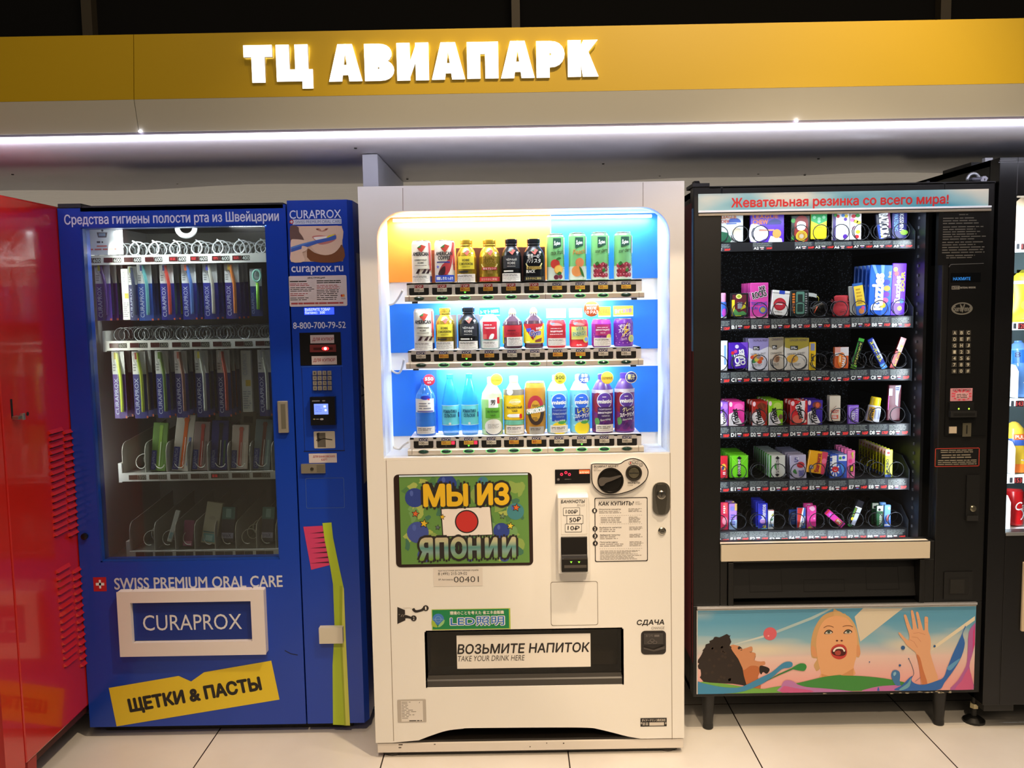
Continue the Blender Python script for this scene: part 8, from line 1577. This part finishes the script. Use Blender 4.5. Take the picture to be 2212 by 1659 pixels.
# top shelf
drink('drink_can', 'can', 'cream coffee can with white sticker at left end of the top shelf', 0, (889.3, 518, 932.2, 609), CAN, CANTOP, american(False), None, backing(1.1, 0, .8, '7a3a1c', .006), 'e2ddd0')
drink('drink_can', 'can', 'cream coffee can with red stripes and blue foot on the top shelf', 0, (938.8, 518, 983.6, 609), CAN, CANTOP, american(True), None, None, 'e2ddd0')
for lab, px, kind, stk in (('gold coffee bottle with yellow sticker on the top shelf', (986.5, 517, 1029.9, 608.5), 'g', True), ('gold coffee bottle with red foot band on the top shelf', (1035, 517, 1081.2, 608), 'g', False), ('black coffee bottle with white sticker on the top shelf', (1083.4, 516, 1127.5, 607.5), 'k', True), ('black coffee bottle with gold band on the top shelf', (1130.7, 515.4, 1176.9, 606.5), 'k', False)):
    pr, ex = coffee(kind, stk); drink('coffee_bottle', 'bottle', lab, 0, px, BCAN, bcap(GLD if kind == 'g' else BLKM), pr, None, ex, None, 1.0, .25, .7, GLD if kind == 'g' else BLKM)
GC = M('7cc07a', .28, .2)
for lab, px, t, kd in (('tall green can with mixed fruit picture on the top shelf', (1182.2, 504.6, 1220.4, 605.5), 'mix fruit', 'mix'), ('tall green can with peach picture on the top shelf', (1229.6, 503, 1268, 605), 'Peach', 'peach'), ('tall green cherry can second from the right end of the top shelf', (1277.5, 501.5, 1316.7, 604), 'sour cherry', 'cherry'), ('tall green cherry can at the right end of the top shelf', (1327.5, 501, 1367, 603), 'sour cherry', 'cherry')):
    drink('drink_can', 'can', lab, 0, px, SLIM, SLT, icim(t, kd), None, tab, None, 1.0, .3, 0, GC)
# middle shelf
drink('drink_can', 'can', 'cream coffee can with white sticker at left end of the middle shelf', 1, (893.9, 667, 938, 755), CAN, CANTOP, american(False), None, None, 'e2ddd0')
for lab, px, kind in (('gold coffee bottle with yellow sticker on the middle shelf', (941, 666, 983, 755), 'g'), ('black coffee bottle with white sticker on the middle shelf', (990, 664.6, 1035.7, 754), 'k')):
    pr, ex = coffee(kind, True); drink('coffee_bottle', 'bottle', lab, 1, px, BCAN, bcap(GLD if kind == 'g' else BLKM), pr, None, ex, None, 1.0, .25, .7, GLD if kind == 'g' else BLKM)
PET = [(.86, 0), (.97, .03), (.97, .22), (1, .25), (1, .62), (.95, .68), (.6, .8), (.36, .86), (.36, .9)]
def tom(g, r, h): g.rect(-.72 * r, h * .67, .74 * r, h * .24, M('b82434', .4), 3); g.text('ТОМАТНЫЙ', -.5 * r, h * .54, .52 * r, h * .49, W_, 4, .02); g.lines(-.55 * r, h * .6, .5 * r, h * .57, 1, W_, 4, 2); g.poly(smooth([(-.1 * r, h * .24), (.1 * r, h * .36), (.4 * r, h * .36), (.3 * r, h * .26)], 3), W_, 4); g.rect(-.72 * r, h * .36, -.3 * r, h * .24, M('c8605a', .4), 4); sticker(g, r, h, -.75, .8, .02, .2)
def hdr(txt, col, ink, z0, z1, x0=-1.0, x1=1.0, yy=None):
    def ex(o, r, h):
        mb = MB(); y = -.002 if yy is None else yy; mb.box(x0 * r, x1 * r, y, y + .001, h * z0, h * z1, M(col, .45)); g = D(mb, flatmap(y)); g.text(txt, (x0 + .1) * r, h * (z1 - (z1 - z0) * .25), (x1 - .12) * r, h * (z0 + (z1 - z0) * .3), M(ink, .45), 1, .03, 4); g.rect(x0 * r, h * z0, x1 * r, h * (z0 + (z1 - z0) * .12), M('e8e0d8', .45), .6); mb.build('header_card', o)
    return ex
drink('juice_bottle', 'bottle', 'tomato drink with teal header card on the middle shelf', 1, (1037, 665, 1081, 753), [(.9, 0), (1, .03), (1, .66), (.6, .8), (.4, .84)], None, tom, None, hdr('トマト100%', '17847a', 'f0f4f0', .80, 1.0, -1.0, 1.0, -.004), 'bfd8d4')
def gym(stk):
    def pr(g, r, h):
        if stk: g.rect(-.98 * r, h * .58, 1.0 * r, h * .28, M('a8222e', .4), 3); g.lines(-.5 * r, h * .48, .6 * r, h * .42, 1, M('6a0f1a', .4), 4, 2); g.text('ENERGY', -.6 * r, h * .4, .7 * r, h * .34, M('7a1420', .4), 4, .02); g.rect(-1.3 * r, h * .56, -.98 * r, h * .12, M('d8d02a', .4), 2); sticker(g, r, h, -.55, 1.05, .06, .29)
        else:
            g.rect(-1.4 * r, h * .6, 1.4 * r, h * .13, M('e6da2a', .4), 2); g.poly([(-1.2 * r, h * .6), (1.1 * r, h * .6), (.2 * r, h * .36), (-.1 * r, h * .2)], M('a8242e', .4), 3); g.text('Gym', -.45 * r, h * .46, .72 * r, h * .26, M('e8e8f0', .4), 5, .06, 8, .2); g.text('Gym', -.42 * r, h * .45, .69 * r, h * .27, M('4a4a9a', .4), 6.5, .03, 8, .2); g.text('ENERGY', .2 * r, h * .52, .9 * r, h * .46, W_, 5, .03, 10); g.poly([(-.8 * r, h * .48), (-.3 * r, h * .5), (-.2 * r, h * .42), (-.7 * r, h * .4)], M('3a4ad0', .4), 4); g.poly([(.1 * r, h * .2), (.8 * r, h * .26), (.75 * r, h * .16), (.1 * r, h * .15)], M('7a3a34', .4), 4); g.rect(-.8 * r, h * .165, -.4 * r, h * .145, W_, 4)
    return pr
DRK = M('4a3440', .12, 0, 0, 0, .4)
def pets(o, r, h): pass
PW = [(.84, 0), (.96, .03), (.92, .1), (1, .15), (1, .6), (.92, .68), (.7, .74), (.42, .8), (.34, .86)]
YCAP = ([(.36, .86), (.38, .88), (.3, .95), (.12, 1.0)], M('e8d86a', .4), 'cap')
drink('energy_bottle', 'bottle', 'dark drink bottle with plain red label and white sticker on the middle shelf', 1, (1086, 666, 1130, 752), PW, YCAP, gym(True), bodymat=DRK)
drink('energy_bottle', 'bottle', 'dark drink bottle with yellow and red label on the middle shelf', 1, (1131.5, 665, 1176, 752), PW, YCAP, gym(False), bodymat=DRK)
SC_ = [(.86, 0), (1, .04), (1, .58), (.9, .66), (.86, .68)]
SCT = ([(.87, .675), (.9, .69), (.84, .695)], M('c8ccd0', .25, .9), 'can_end')
def vita(stk):
    def pr(g, r, h):
        g.disc(-.3 * r, h * .59, .3 * r, M('7ab0d8', .4), 2, .15 * r); g.poly(smooth([(-.5 * r, h * .56), (0, h * .62), (.6 * r, h * .56), (.1 * r, h * .54)], 3), M('d8a0a0', .4), 3)
        if stk: g.rect(-.85 * r, h * .55, .9 * r, h * .24, M('a8242e', .4), 4); g.text('БОДРЯЩИЙ', -.62 * r, h * .44, .62 * r, h * .385, W_, 5, .03); g.lines(-.6 * r, h * .49, .5 * r, h * .47, 1, W_, 5, 1); g.lines(-.7 * r, h * .35, .7 * r, h * .33, 1, W_, 5, 4); sticker(g, r, h, -.95, 1.0, .05, .24)
        else:
            g.rect(-.9 * r, h * .52, .92 * r, h * .2, M('c8cc6a', .4), 3); g.text('VITA', -.4 * r, h * .52, .5 * r, h * .41, W_, 5, .06, 6); g.text('VITA', -.36 * r, h * .515, .46 * r, h * .415, M('3a8a4a', .4), 6.4, .02, 6); g.text('ENERGY', -.72 * r, h * .4, .76 * r, h * .29, W_, 5, .06, 6); g.text('ENERGY', -.68 * r, h * .395, .72 * r, h * .295, M('3a8a4a', .4), 6.4, .02, 6); g.disc(.72 * r, h * .2, .36 * r, M('e0d86a', .4), 6); g.disc(.72 * r, h * .2, .22 * r, LBL, 7); g.text('dydo', -.3 * r, h * .09, .25 * r, h * .04, W_, 5, .03)
    return pr
drink('drink_can', 'can', 'short red can with white header card and red sticker on the middle shelf', 1, (1181.5, 662, 1223.7, 748), SC_, SCT, vita(True), None, hdr('飲むゼリー', 'e8d8d0', 'c8c0b8', .74, .97), 'c8303a')
drink('drink_can', 'can', 'short red and yellow can with round orange badge on the middle shelf', 1, (1230.7, 662, 1272, 748), SC_, SCT, vita(False), None, hdr('飲むゼリー', 'e8d8d0', 'c8c0b8', .74, .97, -1.0, .4), 'c8303a')
def badge(o, cx, cy, rpx, col, txts, yy, rim=None):
    "round card badge standing in front of a drink"
    c = P(cx, cy, yy); k = PXS(cy, yy); l = o.location; mb = MB(); n = 28; r = rpx * k
    mb.prism([(c[0] - l.x + r * math.cos(2 * math.pi * i / n), c[1] - l.z + r * math.sin(2 * math.pi * i / n)) for i in range(n)], yy - l.y, yy - l.y + .001, M(col, .45)); g = D(mb, flatmap(yy - l.y, c[0] - l.x, c[1] - l.z))
    if rim: g.ring(0, 0, r * .88, r * .97, M(rim, .45), 1)
    for t, (a, b, a2, b2), m, bo in txts: g.text(t, a * r, b * r, a2 * r, b2 * r, M(m, .45), 2, bo)
    mb.build('badge', o)
it = [o for o in bpy.data.objects if o.get('label', '').startswith('short red and yellow can')][0]
badge(it, 1278, 667, 17, 'd05a22', (('ВЗБОЛТАЙ', (-.72, .6, .72, .36), 'f0e4d8', .02), ('ЖЕЛЕ', (-.66, .26, .62, -.1), 'f0e4d8', .04), ('10 РАЗ', (-.8, -.2, .84, -.66), 'f0e4d8', .04)), .062)
def grape(stk):
    def pr(g, r, h):
        rg = random.Random(9)
        for i in range(30): g.disc(rg.uniform(-.95, .95) * r, h * rg.uniform(.05, .58), .05 * r, M(('b86ac0', '5a2a8a', 'd8a8d8')[i % 3], .4), 2)
        if stk: g.rect(-.7 * r, h * .56, .85 * r, h * .29, M('a82a6a', .4), 4); g.text('ВИНОГРАДНОЕ', -.62 * r, h * .45, .8 * r, h * .4, W_, 5, .03); g.lines(-.5 * r, h * .5, .6 * r, h * .475, 1, W_, 5, 1); g.text('ЖЕЛЕ', -.2 * r, h * .37, .3 * r, h * .34, W_, 5); sticker(g, r, h, -.85, 1.0, .02, .23); g.disc(.7 * r, h * .25, .3 * r, M('d8d26a', .4), 6)
        else:
            g.poly([(.4 * r, h * .62), (-.2 * r, h * .42), (.1 * r, h * .4), (-.4 * r, h * .2), (.5 * r, h * .42), (.15 * r, h * .45)], M('e0b83a', .4), 3); g.text('ゼリーの', -.5 * r, h * .57, .6 * r, h * .46, W_, 5, .03, 10); g.text('スパーク', -.6 * r, h * .46, .6 * r, h * .36, W_, 5, .03, 10); g.text('リング', -.2 * r, h * .36, .7 * r, h * .26, W_, 5, .03, 10); g.text('GRAPE', -.35 * r, h * .22, .25 * r, h * .16, M('d8b8e0', .4), 5, .02, 8); g.disc(.72 * r, h * .2, .36 * r, M('e0d86a', .4), 6); g.disc(.72 * r, h * .2, .24 * r, M('a8c08a', .4), 7)
    return pr
drink('drink_can', 'can', 'short purple can with magenta sticker and yellow header card on the middle shelf', 1, (1279, 661, 1322, 747), SC_, SCT, grape(True), None, hdr('10 РАЗ', 'e0c02a', '7a6a2a', .74, 1.0, -.3, .95), 'a03ab0')
drink('drink_can', 'can', 'short purple can with yellow header card at right end of the middle shelf', 1, (1326.7, 659, 1369.8, 746), SC_, SCT, grape(False), None, hdr('混ぜて新食感!', 'd8d83a', '9a7a9a', .74, 1.0), '6a2a9a')
# bottom shelf
PETB = [(.86, 0), (.96, .02), (.94, .1), (1, .15), (1, .42), (.9, .46), (.98, .52), (.98, .66), (.85, .74), (.5, .84), (.34, .9), (.34, .93)]
def petmat(hexc, a=.5):
    m = bpy.data.materials.new('clear_bottle_' + hexc); m.use_nodes = True; b = m.node_tree.nodes['Principled BSDF']; b.inputs['Base Color'].default_value = lin(hexc); b.inputs['Roughness'].default_value = .08; b.inputs['Alpha'].default_value = a; b.inputs['Coat Weight'].default_value = .5; return m
def w550(g, r, h):
    g.rect(-.98 * r, h * .66, .98 * r, h * .42, M('d8dde4', .4), 3); g.disc(.1 * r, h * .68, .45 * r, M('2a3ab0', .4), 4, .2 * r); g.poly([(.2 * r, h * .66), (.5 * r, h * .66), (.45 * r, h * .63)], RED, 5); g.rect(-.7 * r, h * .63, .8 * r, h * .43, STK, 6); g.lines(-.5 * r, h * .6, .6 * r, h * .47, 3, M('7a7a84', .5), 7, 3, .4); g.rect(-.7 * r, h * .45, .8 * r, h * .43, M('5a5aa8', .4), 7); sticker(g, r, h, -.8, .95, .04, .17)
def ex(o, r, h):
    mb = MB(); mb.box(-1.1 * r, 1.05 * r, r + .004, r + .006, .0, h * 1.14, M('1f6ad8', .5)); mb.build('backing_card', o); badge(o, 927, 821, 12.5, 'a02034', (('550', (-.75, .5, .75, -.1), 'e8d8d8', .04), ('мл', (-.3, -.3, .3, -.6), 'e8d8d8', 0)), .075)
drink('water_bottle', 'bottle', 'clear water bottle with red 550 badge at left end of the bottom shelf', 2, (896.8, 818, 942.4, 940), PETB, ([(.36, .925), (.36, .99), (.3, 1)], M('2a4ab0', .4)), w550, None, ex, None, 1.0, .1, 0, petmat('3f86d8', .62))
SODA = [(.9, 0), (1, .05), (1, .46), (.92, .56), (.6, .8), (.36, .92), (.36, .95)]
def soda(g, r, h): g.rect(-1.5 * r, h * .5, 1.5 * r, h * .17, M('6ad0dc', .3), 2); g.rect(-1.5 * r, h * .5, 1.5 * r, h * .49, M('c8f0f4', .3), 3); g.rect(-1.5 * r, h * .18, 1.5 * r, h * .17, M('c8f0f4', .3), 3); g.text('РОМАНТИКА', -.8 * r, h * .43, .8 * r, h * .37, M('1a5a78', .4), 4, .03); g.text('СЕЛЬСКАЯ', -.7 * r, h * .36, .65 * r, h * .3, M('1a5a78', .4), 4, .03); g.disc(-.02 * r, h * .2, .14 * r, W_, 4); g.rect(1.0 * r, h * .38, 1.3 * r, h * .3, M('3a5a8a', .4), 4)
for lab, px in (('turquoise soda bottle beside the water bottle on the bottom shelf', (954.7, 808, 992.3, 938.5)), ('turquoise soda bottle beside the green tea on the bottom shelf', (996.6, 807, 1034, 938))):
    drink('soda_bottle', 'bottle', lab, 2, px, SODA, ([(.38, .945), (.38, .995), (.3, 1)], M('2ac8e0', .35)), soda, None, None, None, 1.0, .1, 0, petmat('2a9ae8', .6))
SQ = [(.92, 0), (1, .02), (1, .62), (.9, .72), (.5, .84), (.4, .88), (.4, .91)]
def tea(g, r, h): g.rect(-1.3 * r, h * .84, 1.3 * r, h * .26, M('8ac06a', .4), 1) if False else None; g.rect(-1.4 * r, h * .62, 1.4 * r, h * .1, M('9acc7a', .4), 2); g.rect(-.3 * r, h * .64, .6 * r, h * .47, W_, 3); g.text('芳', -.1 * r, h * .62, .35 * r, h * .53, INK, 4, .02); g.rect(.5 * r, h * .66, .75 * r, h * .55, RED, 4); g.rect(-.62 * r, h * .48, .75 * r, h * .3, M('5aa02f', .4), 4); g.text('ЗЕЛЁНЫЙ', -.45 * r, h * .44, .6 * r, h * .395, M('1f4a1a', .4), 5, .02); g.text('ЧАЙ', -.15 * r, h * .37, .3 * r, h * .33, M('1f4a1a', .4), 5, .02); g.disc(.15 * r, h * .15, .85 * r, STK, 6, .2 * h / 1.5); g.lines(-.4 * r, h * .2, .7 * r, h * .12, 4, M('8a867e', .5), 7, 3, .35); g.disc(.15 * r, h * .075, .75 * r, M('3f4468', .4), 5.5, h * .07)
drink('tea_bottle', 'bottle', 'pale green tea bottle with round yellow badge on the bottom shelf', 2, (1040.7, 815, 1087, 938), SQ, ([(.42, .905), (.42, .99), (.34, 1)], M('d8e0c8', .4)), tea, None, lambda o, r, h: badge(o, 1072.6, 820, 13, 'c8c43a', (('БЕЗ САХАРА', (-.8, .15, .8, -.2), '8a8420', .02), ('ЧАЙ', (-.4, .6, .4, .3), '8a8420', .0)), .07), 'c0dca8')
def jas(g, r, h): g.rect(-1.4 * r, h * .78, 1.4 * r, h * .68, M('8a8478', .4), 2); g.disc(-.4 * r, h * .74, .32 * r, W_, 3); g.rect(-1.4 * r, h * .68, 1.4 * r, h * .26, M('e6c01f', .4), 1.6); g.disc(.1 * r, h * .57, .55 * r, M('f0dc7a', .4), 3, .3 * r); g.text('JASMINE', -.5 * r, h * .58, .65 * r, h * .545, W_, 4, .02); g.text('ЖАСМИНОВЫЙ', -.75 * r, h * .5, .8 * r, h * .455, INK, 4, .03); g.text('ЧАЙ', -.22 * r, h * .435, .3 * r, h * .395, INK, 4, .03); g.rr(-.7 * r, h * .36, .7 * r, h * .3, .01, W_, 3); g.rr(.5 * r, h * .36, .8 * r, h * .28, .004, RED, 4); g.rect(-1.2 * r, h * .25, 1.2 * r, h * .17, M('6ab8a0', .4), 2); sticker(g, r, h, -.8, 1.0, .01, .16)
drink('tea_bottle', 'bottle', 'yellow jasmine tea bottle on the bottom shelf', 2, (1089, 813, 1134, 937.5), SQ, ([(.42, .905), (.42, .99), (.34, 1)], M('e8e0b8', .4)), jas, None, None, 'd8c878')
def kvas(g, r, h): g.rect(-1.4 * r, h * .88, 1.4 * r, h * .2, M('b8842a', .4), 1); g.disc(0, h * .5, .82 * r, M('a8303a', .4), 3, h * .24, 24, 0, 180); g.disc(.05 * r, h * .42, .85 * r, M('3a2a24', .4), 3, h * .24, 24, 180, 360); g.disc(0, h * .45, .48 * r, M('c8982f', .4), 4, h * .2); g.text('Квас', -.28 * r, h * .58, .3 * r, h * .53, INK, 5, .01, 5); g.poly([(-1.0 * r, h * .36), (1.05 * r, h * .48), (1.05 * r, h * .57), (-1.0 * r, h * .45)], M('3a8a4a', .4), 5); g.text('ОЧАКОВСКИЙ', -.92 * r, h * .53, .98 * r, h * .41, W_, 7, .04, 8.5); g.lines(-.3 * r, h * .33, .3 * r, h * .26, 3, INK, 5, 2, .4); sticker(g, r, h, -.6, .8, .0, .15, M('9a948a', .4))
drink('kvass_can', 'can', 'amber can with green ribbon label on the bottom shelf', 2, (1135, 824, 1180, 937), [(.84, 0), (.98, .06), (1, .12), (1, .88), (.9, .97), (.88, .98)], ([(.9, .965), (.92, .985), (.84, .99)], M('c8ccd0', .25, .9), 'can_end'), kvas, None, None, 'b8842f')
MB_ = [(.92, 0), (1, .03), (1, .68), (.94, .74), (.6, .86), (.42, .9), (.42, .92)]
def mist(fl, stk):
    bl = fl == 'lemon'; c1, c2 = (('2f6ae0', '1f3fa0') if bl else ('5a3a9a', '3a1f5a'))
    def pr(g, r, h):
        g.rect(-1.4 * r, h * .74, 1.4 * r, h * .03, M('7ad0ec', .35) if bl else M('7a2a78', .35), 1); rg = random.Random(4)
        for i in range(26): g.disc(rg.uniform(-1, 1) * r, h * rg.uniform(.08, .7), .07 * r, M(('c8ecf8', '4ab0e0')[i % 2] if bl else ('a04a7a', '8a1f4a', '5a2a8a')[i % 3], .35), 2)
        if not bl: g.disc(-.55 * r, h * .52, .6 * r, M('8a2438', .4), 2.2, h * .17); g.rect(-1.4 * r, h * .74, 1.4 * r, h * .68, M('d8d4e0', .4), 1.6)
        g.disc(.15 * r, h * .56, .76 * r, M('d8e4f4', .4), 2.6); g.disc(.15 * r, h * .56, .7 * r, M(c1, .4), 3, None, 26); g.text('mistio', -.5 * r, h * .575, .86 * r, h * .51, W_, 5, .06); g.lines(-.1 * r, h * .63, .4 * r, h * .61, 1, W_, 5, 2)
        g.rect(-.55 * r, h * .45, .95 * r, h * .22, M(c2, .4), 4)
        if stk: a, b, c = (('ГАЗИРОВАННЫЙ', 'ЛИМОННЫЙ', 'НАПИТОК') if bl else ('ГАЗИРОВАННЫЙ', 'ВИНОГРАДНЫЙ', 'НАПИТОК')); wt = M('a8b4d8', .4) if bl else W_; g.text(a, -.4 * r, h * .43, .85 * r, h * .395, wt, 5); g.text(b, -.5 * r, h * .375, .9 * r, h * .33, wt, 5, .03); g.text(c, -.15 * r, h * .31, .6 * r, h * .285, wt, 5); g.text('Sparkling', -.3 * r, h * .25, .7 * r, h * .21, W_, 5, 0, 6, .3)
        else: g.text('レモン' if bl else 'グレープ', -.3 * r, h * .44, .95 * r, h * .36, M('e8d84a', .4) if bl else M('d8d8a0', .4), 5, .03, 5); g.text('スパークリング', -.55 * r, h * .35, 1.0 * r, h * .27, W_, 5, .03, 5); g.text('Sparkling', -.3 * r, h * .25, .7 * r, h * .21, W_, 5, 0, 6, .3)
        if bl: g.disc(.2 * r, h * .1, .8 * r, M('e8d42a', .4), 3.4, h * .11); g.poly(smooth([(.0, h * .19), (.4 * r, h * .24), (.9 * r, h * .22), (.5 * r, h * .17)], 3), M('4a9a4a', .4), 4.4)
        else:
            for i in range(8): g.disc((-.8 + .25 * i) * r, h * (.1 + .04 * (i % 3)), .26 * r, M(('4a2068', '5a2a78')[i % 2], .35), 3)
            g.poly(smooth([(-.85 * r, h * .24), (-.5 * r, h * .26), (-.35 * r, h * .18), (-.7 * r, h * .13)], 3), M('5a9a5a', .4), 4.4)
        if stk: sticker(g, r, h, -.7, 1.05, .02, .15)
    return pr
for lab, px, fl, stk, bd in (('pale blue lemon bottle with 500 badge on the bottom shelf', (1182, 812, 1228, 937), 'lemon', True, (1210, 817, 13, 'c0b82a', (('500', (-.75, .5, .75, -.1), '4a4a20', .04), ('мл', (-.3, -.3, .3, -.6), '6a6420', .02)))), ('pale blue lemon bottle with blue badge on the bottom shelf', (1232, 811, 1276, 936.5), 'lemon', False, (1262, 816, 12.5, '3a5ab8', (('おお', (-.5, .7, .6, .1), 'f0f0f4', .03), ('大盛', (-.7, 0, .7, -.75), 'f0f0f4', .03)))), ('dark purple grape bottle with gold badge on the bottom shelf', (1280, 810, 1326, 936), 'grape', True, (1311.6, 816, 13.5, 'b8982a', (('СОЧНОЕ', (-.85, .2, .9, -.22), '5a4a14', .03),))), ('dark purple grape bottle with navy badge at right end of the bottom shelf', (1329, 808, 1372, 935.5), 'grape', False, (1363.5, 815, 13, '1f2a70', (('果汁', (-.65, .55, .65, -.4), 'd8cc8a', .02),)))):
    o = drink('sparkling_bottle', 'bottle', lab, 2, px, MB_, ([(.44, .915), (.44, .99), (.36, 1)], M('d8e8f0', .4) if fl == 'lemon' else M('3f2a88', .35)), mist(fl, stk), None, None, 'b8dcec' if fl == 'lemon' else '5a3a88')
    badge(o, *bd, .07, 'd8d0a0' if 'navy' in lab else None)
# ------------------------------------------------------------------ tidy
bpy.data.objects.remove(_to)
for o in bpy.data.objects:
    if '_o' in o: del o['_o']
